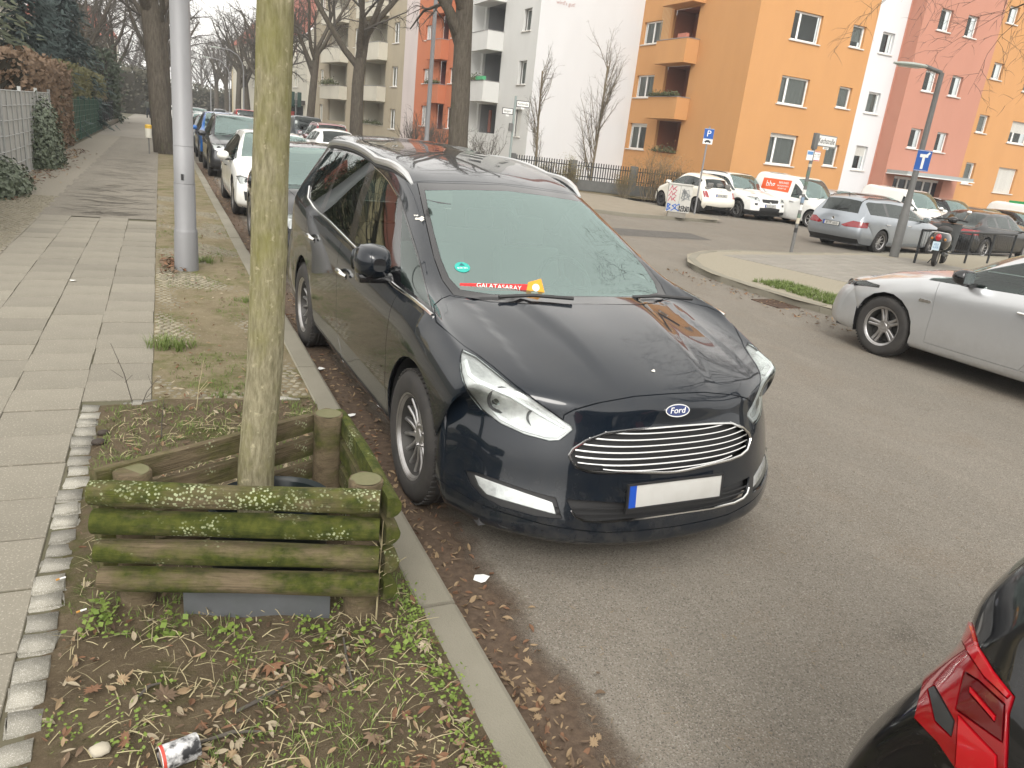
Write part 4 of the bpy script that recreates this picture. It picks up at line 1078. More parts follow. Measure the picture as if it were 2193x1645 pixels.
def wheel_wells(parent, S, mname="wheel_well"):
    for x in (S['axF'], S['axF'] + S['wb']):
        for sg in (1, -1):
            b = MB(); n = 14; ra = S['ra'] + .012; V = []
            for yy in (S['hw'] - .03, S['hw'] - .36):
                for k in range(n + 1):
                    a = math.pi * (-.12 + 1.24 * k / n); V.append((x + ra * math.cos(a), sg * yy, S['rw'] + ra * math.sin(a)))
            Fc = [(k, k + 1, n + 2 + k, n + 1 + k) for k in range(n)]
            V.append((x, sg * (S['hw'] - .36), S['rw'])); c = len(V) - 1
            Fc += [(n + 1 + k, n + 2 + k, c) for k in range(n)]
            b.add(V, Fc); b.build(mname, PLASTIC, parent)
# ================================================================== the black people carrier at the kerb
HERO_O = Vector((2.02743, 3.38544, 0)); HERO_BACK = Vector((-0.02446117, 0.99970078, 0))
def hero_tweak(N):
    for i, d in ((H0, .004), (H1, .012), (H2, .014), (H3, .010)): N[i, 1, 2] += d
def hero_post(D):
    i0, i1 = H0 * 7, int(H3 * 7) + 4
    for i in range(i0, i1 + 1):
        t = (i - i0) / (i1 - i0); yc = lerp(.26, .41, t); am = .017 * min(1, t * 2.2)
        for j in range(D.shape[1]):
            y = D[i, j, 1]
            if y > .62: break
            u = min(max((yc + .016 - y) / .032, 0), 1); D[i, j, 2] += am * (u * u * (3 - 2 * u)) - am * .5
HERO = dict(DEF, L=4.85, hw=.952, axF=.93, wb=2.849, rw=.345, tw=.235, ra=.385, rim=.224,
            xn=(.05, -.05, -.045, -.005, .03, .066), zn=(.145, .17, .25, .40, .56, .685), zside=(.185, .25, .35, .45, .55, .64),
            xh=(.10, .38, .72, .98), zh=(.80, .905, .985, 1.03),
            xw=(1.05, 1.46, 1.86, 2.17), zw=(1.045, 1.245, 1.42, 1.535),
            xr=(2.42, 3.05, 3.8, 4.42), zr=(1.592, 1.665, 1.69, 1.655),
            xg=(4.66, 4.77), zg=(1.36, 1.09), xt=(4.80, 4.85, 4.84, 4.70), zt=(.88, .62, .42, .22),
            yh=.62, yw0=.715, yr=.605, yg=.60, nx=.66, np=2.35, tx=.24, belt=(.985, 1.22), hoodedge=(.80, .955),
            zsill=.235, xA=.90, xD=4.30, crown=.04, dxw=.06, wside=.05, shoulder=.03, glassA=5, glassD=-9, tweak=(hero_tweak,), post=hero_post)
PAINT_HERO = paint("black_paint", (0.0055, 0.0090, 0.0145), 0.0, 0.25, dirt=.055, coat_ior=1.5)
BLACK_GLOSS = mat("gloss_black_trim", (0.008, 0.008, 0.009), 0.14, coat=.6)

def z_(ox, oy, sc): return lambda *pts: [(ox + x * sc, oy + y * sc) for x, y in pts]
ZA = z_(600, 270, 1100 / 2193); ZB = z_(600, 700, 1150 / 2193); ZC = z_(600, 280, 400 / 1645); ZD = z_(600, 480, 400 / 1028); ZE = z_(1180, 820, 500 / 2193)

def build_hero():
    S = HERO; L = S['L']
    root = thing("people_carrier", "black people carrier with silver roof rails parked at the near kerb", "car",
                 HERO_O + HERO_BACK * (L / 2 - S['axF']), math.atan2(HERO_BACK.y, HERO_BACK.x))
    sh = Shell(S, 7, 10, 3)
    RT = Vector((HERO_BACK.y, -HERO_BACK.x, 0))
    def c2w(p): return HERO_O + HERO_BACK * (p[0] - S['axF']) - RT * p[1] + Vector((0, 0, p[2]))
    def w2cv(d): return Vector((d.dot(HERO_BACK), -d.dot(RT), d.z))
    eye = w2cv(CAM - HERO_O) + Vector((S['axF'], 0, 0))
    def px2car(px, py, off=0.0):
        d = w2cv(ray(px, py)).normalized(); h, n, _, _ = sh.bvh.ray_cast(eye, d)
        return (h + n * off) if h is not None else None
    cam = (lambda co: to_px(c2w(co)), lambda px, py: w2cv(ray(px, py)), eye)
    facing = lambda f: f.normal.dot(eye - f.calc_center_median()) > -0.02
    # --- regions
    for f in sh.bm.faces: f[sh.pid] = 0 if f[sh.pid] in (1, 2, 5) else f[sh.pid]
    dlo = ZC((405, 168), (580, 180), (700, 212), (850, 285), (965, 388), (1052, 560), (1078, 650), (1215, 1090), (1345, 1610), (1180, 1480), (1020, 1370), (880, 1245), (760, 1130), (590, 955), (450, 815), (335, 715), (262, 615), (252, 520), (325, 320))
    sh.cut(dlo, cam, 10, {0}, facing)
    sh.cut(ZC((410, 185), (570, 192), (480, 400), (352, 690), (282, 605), (270, 535), (335, 330)), cam, 51, {10}, facing)
    sh.cut(ZC((585, 197), (700, 232), (795, 272), (700, 560), (602, 935), (490, 830), (385, 722), (480, 440)), cam, 52, {10}, facing)
    sh.cut(ZC((838, 335), (900, 390), (960, 460), (1035, 585), (1028, 720), (985, 1000), (970, 1270), (790, 1120), (655, 985), (720, 680)), cam, 53, {10}, facing)
    sh.cut(ZC((1078, 700), (1125, 850), (1230, 1190), (1318, 1545), (1180, 1440), (1062, 1340), (1060, 1000)), cam, 54, {10}, facing)
    wsp = ZA((588, 240), (600, 300), (625, 420), (655, 560), (690, 655), (738, 722), (900, 748), (1080, 757), (1300, 757), (1330, 600), (1000, 200), (1000, 257), (800, 247))
    wsp = [(893, 391), (900, 420), (913, 481), (929, 551), (947, 600), (971, 632), (1051, 646), (1145, 651), (1300, 651), (1180, 399), (1001, 394)]
    sh.cut(wsp, cam, 2, {0}, facing)
    sh.cut([(910, 408), (916, 440), (930, 500), (945, 555), (962, 595), (985, 620), (1051, 630), (1145, 633), (1300, 635), (1180, 412), (1001, 407)], cam, 9, {2}, facing)
    hood = [(963, 633), (945, 640), (929, 654), (934, 690), (994, 741), (1019, 757), (1056, 785), (1103, 825), (1166, 872), (1206, 900), (1208, 889), (1229, 878), (1282, 863), (1360, 849), (1439, 843), (1560, 838), (1400, 650), (1145, 652), (1051, 647), (975, 636)]
    sh.cut(hood, cam, 1, {0}, facing)
    head = ZB((745, 92), (735, 130), (734, 180), (745, 225), (775, 285), (820, 340), (900, 395), (1000, 440), (1100, 466), (1140, 464), (1167, 445), (1197, 420), (1190, 405), (1160, 388), (1080, 333), (960, 248), (870, 174), (800, 118))
    sh.cut(head, cam, 20, {0, 1}, facing)
    gr = [(1219, 975), (1227, 962), (1255, 944), (1298, 928), (1360, 920), (1439, 913), (1540, 906), (1640, 900), (1640, 985), (1500, 1006), (1420, 1012), (1360, 1010), (1303, 1013), (1261, 1010), (1234, 1001), (1224, 986)]
    sh.cut(gr, cam, 21, {0}, facing)
    sh.cut([(1215, 1070), (1230, 1103), (1250, 1115), (1285, 1117), (1440, 1104), (1640, 1085), (1640, 1050), (1440, 1073), (1330, 1078), (1240, 1072)], cam, 22, {0}, facing)
    sh.cut(ZB((752, 588), (800, 596), (1020, 672), (1125, 700), (1150, 785), (1040, 775), (900, 735), (820, 692), (775, 640)), cam, 25, {0}, facing)
    sh.cut(ZB((788, 606), (870, 636), (1020, 688), (1080, 708), (1112, 720), (1127, 767), (1040, 744), (900, 704), (840, 684), (806, 648)), cam, 23, {25}, facing)
    side_only = lambda f: f.calc_center_median().y > .6
    for cx in (S['axF'], S['axF'] + S['wb']): sh.cut(arch_poly(cx, S['rw'] + .015, S['ra'], 30), 'y', 99, None, side_only)
    sh.cut([(-.01, .1), (-.01, .232), (.35, .236), (.6, .262), (.8, .29), (1.0, .32), (1.0, .1)], 'x', 26, {0}, lambda f: f.calc_center_median().x < .6)
    fd = [(1.30, 1.06), (1.34, .9), (1.37, .7), (1.36, .5), (1.34, .30), (2.42, .30), (2.50, .42), (2.545, .6), (2.555, .83), (2.55, 1.15), (1.9, 1.10), (1.30, 1.05)]
    rd = [(2.55, 1.15), (2.555, .83), (2.545, .6), (2.50, .42), (2.42, .30), (3.38, .31), (3.40, .50), (3.47, .66), (3.60, .80), (3.64, .95), (3.62, 1.25), (3.0, 1.21)]
    sh.cut(fd, 'y', 11, {0}, side_only); sh.cut(rd, 'y', 12, {0}, side_only)
    sh.cut([(.99, .95), (1.01, .95), (1.01, .949), (.99, .949)], 'y', 0, {0}, side_only)
    # --- panels
    P = PAINT_HERO
    sh.part("body", 0, P, root); sh.part("roof", 3, P, root, groove=.002); sh.part("bonnet", 1, P, root, groove=.003)
    sh.part("front_door", 11, P, root, both=False); sh.part("rear_door", 12, P, root, both=False)
    fr = sh.part("window_frame", 10, BLACK_GLOSS, root, both=False, groove=0)
    frit = sh.part("windscreen_border", 2, BLACK_GLOSS, root, groove=.002)
    ws = sh.part("windscreen", 9, GLASS_WIND, root, groove=0, off=.0)
    sh.part("rear_window", 4, GLASS_DARK, root, groove=0)
    for pid, nm, gm in ((51, "quarter_window", GLASS_DARK), (52, "rear_door_window", GLASS_DARK), (53, "front_door_window", GLASS_CLEAR), (54, "front_quarter_window", GLASS_CLEAR)):
        sh.part(nm, pid, gm, root, both=False, groove=0)
    # --- headlamps: clear cover, chrome bowl behind it, projectors, light strip
    for mirf in (False, True):
        sg = -1 if mirf else 1
        lamp = link("headlight", sh.patch(20, 0, False, mirf, .002, .006), LENS, root)
        link("reflector", sh.patch(20, -.016, False, mirf), REFLECTOR, lamp)
        def P2(px, py, off): p = px2car(px, py, off); return Vector((p.x, sg * p.y, p.z))
        b = MB(); b.tube([P2(x, y, -.012) for x, y in ZB((760, 130), (770, 190), (800, 215), (850, 235), (940, 285), (1050, 350), (1140, 400), (1172, 420), (1130, 448), (1080, 445), (980, 415), (900, 375), (855, 330))], .010, 6)
        b.build("light_strip", mat("lamp_white", (.85, .86, .86), .2), lamp, True)
        b = MB()
        for k in range(5): b.tube([P2(x, y, -.02) for x, y in ZB((770 + k * 12, 112 + k * 9), (840 + k * 9, 172 + k * 9), (950 + k * 5, 252 + k * 8))], .0035, 5)
        b.build("indicator_fins", CHROME, lamp, True)
        for (x, y, r) in ((893, 308, .045), (1040, 372, .032)):
            c = P2(*ZB((x, y))[0], -.03); dirv = Vector((-1, .25 * sg, .1)).normalized()
            T = Matrix.Translation(c) @ dirv.to_track_quat('Z', 'Y').to_matrix().to_4x4()
            q = MB(); q.lathe([(r * 1.35, .0), (r * 1.3, .015), (r * 1.02, .006), (r, -.03), (r * 1.2, -.05)], 20, T, caps=False); q.build("projector_bezel", LAMP_DARK, lamp, True)
            q = MB(); q.lathe([(0, .012), (r * .5, .008), (r * .85, -.004), (r * .98, -.018)], 20, T, caps=False); q.build("projector_lens", glass("projector_glass", (.3, .33, .36), .6, 1.9), lamp, True)
    for mirf in (False, True):
        fog = link("fog_lamp", sh.patch(23, .004, False, mirf), LENS, root)
        link("reflector", sh.patch(23, -.012, False, mirf), REFLECTOR, fog)
    link("fog_surround", sh.patch(25, -.012, True), PLASTIC, root)
    sh.part("bumper_lip", 26, P, root, groove=.003)
    # --- grilles
    link("grille", sh.patch(21, -.035, True), PLASTIC, root)
    link("lower_grille", sh.patch(22, -.03, True), PLASTIC, root)
    def line(pts, off, r, n=6, m=CHROME, nm="chrome_trim", par=None, sym=False):
        ps = [px2car(x, y, off) for x, y in pts]; ps = [p for p in ps if p is not None]
        if sym:
            ps = sorted([p for p in ps if p.y > 0.01], key=lambda p: -p.y); ps = ps + [Vector((p.x, -p.y, p.z)) for p in reversed(ps)]
            return MB().tube(ps, r, n).build(nm, m, par or root, True)
        for sgn in (1, -1): MB().tube([(p.x, sgn * p.y, p.z) for p in ps], r, n).build(nm, m, par or root, True)
    gtop = [(1219, 975), (1227, 962), (1255, 944), (1298, 928), (1360, 920), (1439, 913)]
    gbot = [(1219, 975), (1224, 986), (1234, 1001), (1261, 1010), (1303, 1013), (1360, 1012), (1420, 1012), (1439, 1011)]
    line(gtop, .004, .0065, sym=True); line(gbot, .004, .0065, sym=True)
    # horizontal bars of the grille at constant height
    ys = np.linspace(0, .56, 15)
    for k, (zz, ye) in enumerate([(.652 - .0265 * q_, .5) for q_ in range(7)]):
        pts = []; ye = .1
        def ins(y):
            q = to_px(c2w(sh.front_pt(y, zz, 0))); c_ = False; j_ = len(gr) - 1
            for i_ in range(len(gr)):
                if (gr[i_][1] > q[1]) != (gr[j_][1] > q[1]) and q[0] < (gr[j_][0] - gr[i_][0]) * (q[1] - gr[i_][1]) / (gr[j_][1] - gr[i_][1]) + gr[i_][0]: c_ = not c_
                j_ = i_
            return c_
        while ye < .62 and ins(ye + .02): ye += .01
        if ye < .15: continue
        for t in np.linspace(-1, 1, 25):
            y = ye * t; p = sh.front_pt(abs(y), zz + .012 * abs(t) ** 4, -.004); pts.append((p.x, y, p.z))
        MB().tube(pts, .0045, 6).build("grille_bar", CHROME, root, True)
    pts = []
    for k in range(4):
        zz = .33 - .022 * k
        b = MB(); b.tube([(sh.front_pt(abs(y), zz, -.014).x, y, zz) for y in np.linspace(-.56, .56, 17)], .005, 5); b.build("lower_grille_bar", PLASTIC, root, True)
    line([(1224, 1094), (1233, 1107), (1250, 1115), (1285, 1118), (1360, 1112), (1440, 1104)], .004, .006, sym=True)
    # --- window chrome
    line(ZC((262, 495), (250, 600), (300, 680), (335, 716), (450, 815), (590, 957), (700, 1068), (760, 1130)), .006, .009)
    line(ZC((880, 1245), (1020, 1372), (1180, 1490), (1345, 1632)), .006, .009)
    line(ZC((835, 325), (900, 380), (965, 455), (1040, 580)), .004, .006)
    # --- badge: blue oval with script
    p = sh.front_pt(0, .748, .002); nrm = (sh.front_pt(.0, .80) - sh.front_pt(.0, .70)); up = nrm.normalized()
    fm = frame((0, -1, 0), up, p)
    b = MB(); b.prism([(.066 * math.cos(a), .029 * math.sin(a)) for a in [2 * math.pi * k / 36 for k in range(36)]], -.004, .004); o = b.build("badge", CHROME, root); o.matrix_local = fm
    b = MB(); b.prism([(.060 * math.cos(a), .0245 * math.sin(a)) for a in [2 * math.pi * k / 36 for k in range(36)]], .003, .0055); b.build("badge_field", mat("badge_blue", (.02, .035, .12), .25), o)
    t = link("badge_letters", text_mesh("Ford", .046, .0006), mat("badge_white", (.8, .8, .8), .3), o); t.location = (0, 0, .006); t.scale = (.95, .82, 1)
    sk = t.data
    for v in sk.vertices: v.co.x += v.co.y * .28
    # --- number plate (characters were covered in the picture: left blank)
    p = sh.front_pt(0, .392, .012); plate(root, frame((0, -1, 0), (.12, 0, 1), p))
    MB().box((p.x + .004, 0, .325), (.015, .52, .022)).build("plate_holder_strip", PLASTIC, root)
    # --- mirrors
    for sg in (1, -1):
        c = Vector((1.58, .99, 1.105)) if sg > 0 else Vector((2.02, -.955, 1.07)); b = MB()
        V = []; n = 12
        for k, (dx, ry, rz, yo) in enumerate(((-.115, .045, .035, -.01), (-.10, .085, .065, 0), (-.06, .115, .085, .0), (.0, .128, .095, .0), (.045, .125, .092, 0), (.055, .112, .08, 0))):
            V += [(c.x + dx, c.y + sg * yo + ry * .78 * math.copysign(abs(math.cos(a)) ** .7, math.cos(a)), c.z + rz * math.copysign(abs(math.sin(a)) ** .7, math.sin(a))) for a in [2 * math.pi * q / n for q in range(n)]]
        Fc = [tuple(range(n))] + [(i * n + q, i * n + (q + 1) % n, (i + 1) * n + (q + 1) % n, (i + 1) * n + q) for i in range(5) for q in range(n)]
        b.add(V, Fc)
        if sg < 0:   # folded in on the far side
            rm = Matrix.Translation(c) @ Matrix.Rotation(math.radians(62), 4, 'Z') @ Matrix.Translation(-c)
            b.v = [tuple(rm @ Vector(v)) for v in b.v]
        mo = b.build("wing_mirror", P, root, True, angle=60)
        if sg > 0: MB().add([(c.x + .05, c.y + .11 * math.copysign(abs(math.cos(a)) ** .7, math.cos(a)), c.z + .08 * math.copysign(abs(math.sin(a)) ** .7, math.sin(a))) for a in [2 * math.pi * q / n for q in range(n)]], [tuple(range(n))]).build("mirror_glass", mat("mirror_glass", (.8, .82, .83), .02, 1.0), mo)
        MB().box((c.x - .01, sg * .965, c.z - .085), (.11, .22, .05)).build("mirror_foot", BLACK_GLOSS, mo, bevel=.015)
    # --- door handles
    for x, z in ((2.36, .885), (3.36, .955)):
        for sg in (1, -1):
            q = sh.side_pt(x, z); b = MB()
            pts = [sh.side_pt(x + dx, z + .012 * (1 - (dx / .11) ** 2), .006 + .030 * (1 - (dx / .12) ** 4)) for dx in np.linspace(-.11, .11, 9)]
            for f_ in pts: f_.y *= sg
            b.tube(pts, [.010, .014, .016, .017, .017, .017, .016, .014, .010], 8); b.build("door_handle", CHROME, root, True)
            b = MB(); b.prism([(.075 * math.cos(a), .033 * math.sin(a)) for a in [2 * math.pi * k / 20 for k in range(20)]], -.004, .002)
            o = b.build("handle_recess", BLACK_GLOSS, root); qq = Vector((q.x, sg * q.y, q.z - .006)); o.matrix_local = frame((sg * -1, 0, 0), (0, -.1 * sg, 1), qq)
    # --- roof rails
    for sg in (1, -1):
        pts = []
        for x in np.linspace(2.16, 4.30, 22):
            yy = lerp(.60, .655, min(1, (x - 2.16) / .6)); p = sh.top_pt(x, yy); t = (x - 2.16) / 2.14
            lift = .010 + .040 * math.sin(math.pi * t) ** .6; pts.append(Vector((x, sg * yy, p.z + lift)))
        b = MB(); n = 8; V = []
        for i, p in enumerate(pts):
            sc = (.35, .8)[min(i, 1)] if i < 2 else ((.35, .8)[min(21 - i, 1)] if i > 19 else 1)
            for k in range(n):
                a = 2 * math.pi * k / n; V.append((p.x, p.y + .024 * sc * math.cos(a), p.z + .026 * sc * math.sin(a) - (.01 if i in (0, 21) else 0)))
        b.add(V, [(i * n + k, i * n + (k + 1) % n, (i + 1) * n + (k + 1) % n, (i + 1) * n + k) for i in range(21) for k in range(n)] + [tuple(reversed(range(n))), tuple(21 * n + k for k in range(n))])
        b.build("roof_rail", mat("brushed_rail", (.62, .63, .63), .32, .9), root, True)
        b = MB(); b.tube([(p.x, p.y, p.z - .035) for p in pts[1:-1]], .014, 6); b.build("rail_base", PLASTIC, root, True)
    # --- wipers, cowl
    b = MB(); b.tube([px2car(x, y, .022) for x, y in ((1226, 648), (1140, 641), (1085, 642), (1068, 645))], .010, 6); b.build("wiper", PLASTIC, root, True)
    b = MB(); pw = [px2car(x, y, .022) for x, y in ((1085, 642), (1140, 641), (1226, 648))]; b.tube([(p.x + .02, p.y - .80, p.z + .0) for p in pw], .010, 6); b.build("wiper", PLASTIC, root, True)
    # --- bonnet creases are in the net; small dark washer jets, antenna
    interior(root, S); wheel_wells(root, S)
    for x in (S['axF'], S['axF'] + S['wb']):
        for sg in (1, -1): make_wheel(root, x, sg * (.945 - S['tw'] / 2), S, (15, 'single', .019, ALLOY))
    # emission sticker and pennant behind the screen
    pc = px2car(990, 573, .002); pn = (px2car(1000, 560, 0) - px2car(980, 560, 0)).normalized(); up = (px2car(990, 560, 0) - px2car(990, 590, 0)).normalized()
    b = MB(); b.prism([(.042 * math.cos(a), .042 * math.sin(a)) for a in [2 * math.pi * k / 28 for k in range(28)]], -.001, .001); o = b.build("emission_sticker", mat("sticker_green", (.02, .36, .30), .5), root); o.matrix_local = frame(pn, up, pc)
    t = link("sticker_print", text_mesh("B.ER 001", .016, .0003), mat("sticker_ink", (.85, .9, .88), .5), o); t.location = (0, -.008, .0016)
    b = MB(); b.prism([(-.016, .012), (.016, .012), (0, .034)], .0012, .002); b.build("sticker_mark", mat("sticker_dark", (.01, .10, .12), .5), o)
    red = mat("pennant_red", (.62, .03, .03), .8); yel = mat("pennant_yellow", (.75, .33, .03), .8)
    pa = px2car(985, 612, -.02); pb = px2car(1135, 622, -.02)
    dx = (pb - pa); ln = dx.length; fm = frame(dx, (.45, 0, 1), (pa + pb) / 2 + Vector((0, 0, .03)))
    b = MB(); b.prism([(-ln / 2, -.035), (ln / 2, -.02), (ln / 2, .02), (-ln / 2, .0)], -.002, .002); o = b.build("pennant", red, root); o.matrix_local = fm
    t = link("pennant_letters", text_mesh("GALATASARAY", .042, .0005), mat("pennant_white", (.8, .78, .74), .7), o); t.location = (.02, -.006, .0035); t.scale = (.85, .8, 1)
    b = MB(); b.prism([(ln / 2 - .02, -.02), (ln / 2 + .085, -.032), (ln / 2 + .06, .055), (ln / 2 - .01, .03)], -.0015, .0025); b.build("pennant_tip", yel, o)
    b = MB(); b.prism([(ln / 2 + .032 + .02 * math.cos(a), .004 + .02 * math.sin(a)) for a in [2 * math.pi * k / 18 for k in range(18)]], .003, .004); b.build("pennant_crest", mat("pennant_white", (.8, .78, .74), .7), o)
    # bird lime spots
    bl = mat("bird_lime", (.62, .60, .55), .9)
    for x, y, s in ((1408, 800, .022), (897, 467, .02)):
        p = px2car(x, y, .002)
        if p is None: continue
        b = MB(); rb_ = random.Random(x)
        for k in range(6):
            ox, oy, rr_ = x + rb_.uniform(-9, 9), y + rb_.uniform(-6, 6), rb_.uniform(2.0, 5.5); n = 8
            ps = [px2car(ox + rr_ * rb_.uniform(.6, 1.2) * math.cos(2 * math.pi * j / n), oy + rr_ * .7 * rb_.uniform(.6, 1.2) * math.sin(2 * math.pi * j / n), .0025) for j in range(n)]
            if all(p_ is not None for p_ in ps): b.add(ps, [tuple(reversed(range(n)))])
        b.build("bird_dropping", bl, root)
    # inner lining of the mirror housing on the screen
    p = px2car(1112, 432, -.03); V = [px2car(x, y, -.012) for x, y in ((1094, 402), (1118, 402), (1124, 425), (1150, 442), (1151, 474), (1116, 474), (1090, 442), (1100, 428))]
    b = MB(); V = [v for v in V if v is not None]; n = len(V); b.add(V + [v + Vector((.03, 0, -.05)) for v in V], [tuple(reversed(range(n))), tuple(range(n, 2 * n))] + [(k, (k + 1) % n, n + (k + 1) % n, n + k) for k in range(n)]); b.build("sensor_housing", DARKIN, root)
    V = [px2car(x, y, -.012) for x, y in ((896, 416), (915, 428), (940, 434), (966, 437))]; MB().tube(V, [.008, .014, .016, .014], 6).build("sun_strip", DARKIN, root, True)
    for ch in root.children: ch.location.x -= L / 2
    sh.bm.free()
    return root
hero = build_hero()
# ================================================================== the other cars
def make_car(S, P, name, label, cat="car", group=None, res=(4, 4), detail=True):
    L = S['L']; hw = S['hw']; axF = S['axF']; axR = axF + S['wb']
    root = thing(name, label, cat, group=group)
    sh = Shell(S, res[0], res[1], 2)
    side_only = lambda f: f.calc_center_median().y > hw * .62
    front = lambda f: f.calc_center_median().x < S['xh'][0] + S.get('lampx', .36)
    rear = lambda f: f.calc_center_median().x > L - S.get('tailx', .42)
    for cx in (axF, axR): sh.cut(arch_poly(cx, S['rw'] + .01, S['ra'], 18), 'y', 99, None, side_only)
    zsill = S['zsill']; zb0, zb1 = S['belt']
    xA, xB, xC, xD = S['pillars']           # front of door glass, B pillar, C pillar, end of glass
    # side glass divided by the pillars
    wide = S.get('pw', .05)
    if not S.get('van'):
        for xx in (xB, xC):
            if xx < xD - .05: sh.cut([(xx - wide - .02, zb0 - .3), (xx + wide - .02, zb0 - .3), (xx + wide + .06, 2.2), (xx - wide + .06, 2.2)], 'y', 6, {5}, side_only)
        sh.cut([(xA - 2, 0), (xB, 0), (xB + .06, 2.3), (xA - 2, 2.3)], 'y', 51, {5}, side_only)
        sh.cut([(xB, 0), (xC, 0), (xC + .06, 2.3), (xB + .06, 2.3)], 'y', 52, {5}, side_only)
    else:
        sh.cut([(xB, 0), (L, 0), (L, 2.4), (xB + .02, 2.4)], 'y', 0, {5}, side_only)
        sh.cut([(xA - 2, 0), (xB, 0), (xB + .02, 2.4), (xA - 2, 2.4)], 'y', 51, {5}, side_only)
    zd0 = zsill + S.get('cladh', .09)
    fdx0 = S.get('doorF', axF + S['ra'] + .06)
    sh.cut([(fdx0, zb0 + .02), (fdx0 + .03, .62), (fdx0 + .02, zd0), (xB - .10, zd0), (xB, .45), (xB + .01, 1.4), (xA + .2, 1.35)], 'y', 11, {0}, side_only)
    if xC - xB > .5 and not S.get('two_door'):
        sh.cut([(xB + .01, 1.4), (xB, .45), (xB - .10, zd0), (axR - S['ra'] - .08, zd0), (axR - S['ra'] + .02, .55), (min(xC + .05, axR), .80), (min(xC + .08, axR + .05), 1.0), (xC + .1, 1.4)], 'y', 12, {0}, side_only)
    if S.get('clad'):
        sh.cut([(-.2, 0), (-.2, zd0 - .01), (L + .2, zd0 - .01), (L + .2, 0)], 'y', 40, {0}, lambda f: True)
        for cx in (axF, axR): sh.cut(arch_poly(cx, S['rw'] + .01, S['ra'] + .055, 18), 'y', 40, {0, 11, 12}, side_only)
    if S.get('camcuts'):
        ax_, ay_, hd_ = S['pose']; h_ = math.radians(hd_); bk = -Vector((math.sin(h_), math.cos(h_), 0)); yv = Vector((0, 0, 1)).cross(bk); O_ = Vector((ax_, ay_, 0))
        c2w = lambda p: O_ + bk * (p[0] - axF) + yv * p[1] + Vector((0, 0, p[2])); w2c = lambda d: Vector((d.dot(bk), d.dot(yv), d.z)); eye = w2c(CAM - O_) + Vector((axF, 0, 0))
        facing = lambda f: f.normal.dot(eye - f.calc_center_median()) > -.3 and f.calc_center_median().x > axR
        for poly, pid, only in S['camcuts']: sh.cut(poly, (lambda co: to_px(c2w(co)), lambda px, py: w2c(ray(px, py)), eye), pid, only, facing)
    hd = S.get('head')
    if hd: sh.cut(hd, 'x', 20, {0, 1}, front)
    if S.get('grille'): sh.cut([(-.01, z) if y == 0 else (y, z) for y, z in S['grille']], 'x', 21, {0, 1}, front)
    if S.get('lower'): sh.cut([(-.01, z) if y == 0 else (y, z) for y, z in S['lower']], 'x', 22, {0, 40}, front)
    if S.get('fog'): sh.cut(S['fog'], 'x', 23, {0, 40}, front)
    for tl in S.get('tail', ()): sh.cut(tl[1], tl[0], tl[2] if len(tl) > 2 else 30, {0}, rear if tl[0] == 'x' else (lambda f: side_only(f) and f.calc_center_median().x > axR))
    if S.get('rear_low'): sh.cut(S['rear_low'], 'x', 24, {0, 40}, rear)
    # panels
    sh.part("body", 0, P, root); sh.part("roof", 3, S.get('roofm', P), root, groove=.002); sh.part("bonnet", 1, P, root, groove=.003)
    sh.part("front_door", 11, P, root, both=False, groove=.003); sh.part("rear_door", 12, P, root, both=False, groove=.003)
    sh.part("cladding", 40, PLASTIC, root, groove=0)
    gd = S.get('glass', GLASS_DARK)
    sh.part("windscreen", 2, S.get('wglass', GLASS_WIND), root, groove=0); sh.part("rear_window", 4, S.get('rglass', gd), root, groove=0)
    sh.part("front_side_window", 51, S.get('fglass', GLASS_CLEAR), root, both=False, groove=0); sh.part("rear_side_window", 52, gd, root, both=False, groove=0)
    sh.part("quarter_window", 5, gd, root, both=False, groove=0); sh.part("pillar_trim", 6, BLACK_GLOSS, root, both=False, groove=0)
    if hd:
        for mf in (False, True):
            lamp = link("headlight", sh.patch(20, .002, False, mf), LENS, root)
            link("reflector", sh.patch(20, -.025, False, mf), S.get('lampm', REFLECTOR), lamp)
            if detail:
                cy = sum(p[0] for p in hd) / len(hd); cz = sum(p[1] for p in hd) / len(hd); p = sh.front_pt(cy, cz, -.02); sg = -1 if mf else 1
                q = MB(); q.lathe([(.05, 0), (.045, .012), (.04, 0), (.0, .008)], 14, Matrix.Translation((p.x, sg * p.y, p.z)) @ Vector((-1, .2 * sg, 0)).to_track_quat('Z', 'Y').to_matrix().to_4x4()); q.build("projector", LAMP_DARK, lamp, True)
    for nm, pid, off in (("grille", 21, -.02), ("lower_grille", 22, -.02), ("rear_diffuser", 24, .001)):
        me = sh.patch(pid, off, True)
        if me: link(nm, me, PLASTIC, root)
    for zz, ye in S.get('bars', ()):
        MB().tube([(sh.front_pt(abs(y), zz, .004).x, y, zz) for y in np.linspace(-ye, ye, 13)], .009, 5).build("grille_bar", CHROME, root, True)
    sh.part("fog_lamp", 23, LAMP_DARK, root, both=False, groove=0, off=.002)
    sh.part("tail_lamp", 30, TAIL, root, both=False, groove=.002, off=.004)
    sh.part("tail_lamp_dark", 32, TAILDARK, root, both=False, groove=.002, off=.004); sh.part("indicator_lens", 33, LAMP_DARK, root, both=False, groove=.002, off=.004)
    sh.part("tail_lamp_element", 31, TAILHOT, root, both=False, groove=.002, off=.006)
    # chrome / mirrors / handles
    mx, my, mz = S.get('mirror', (xA + .16, hw + .10, zb0 + .085))
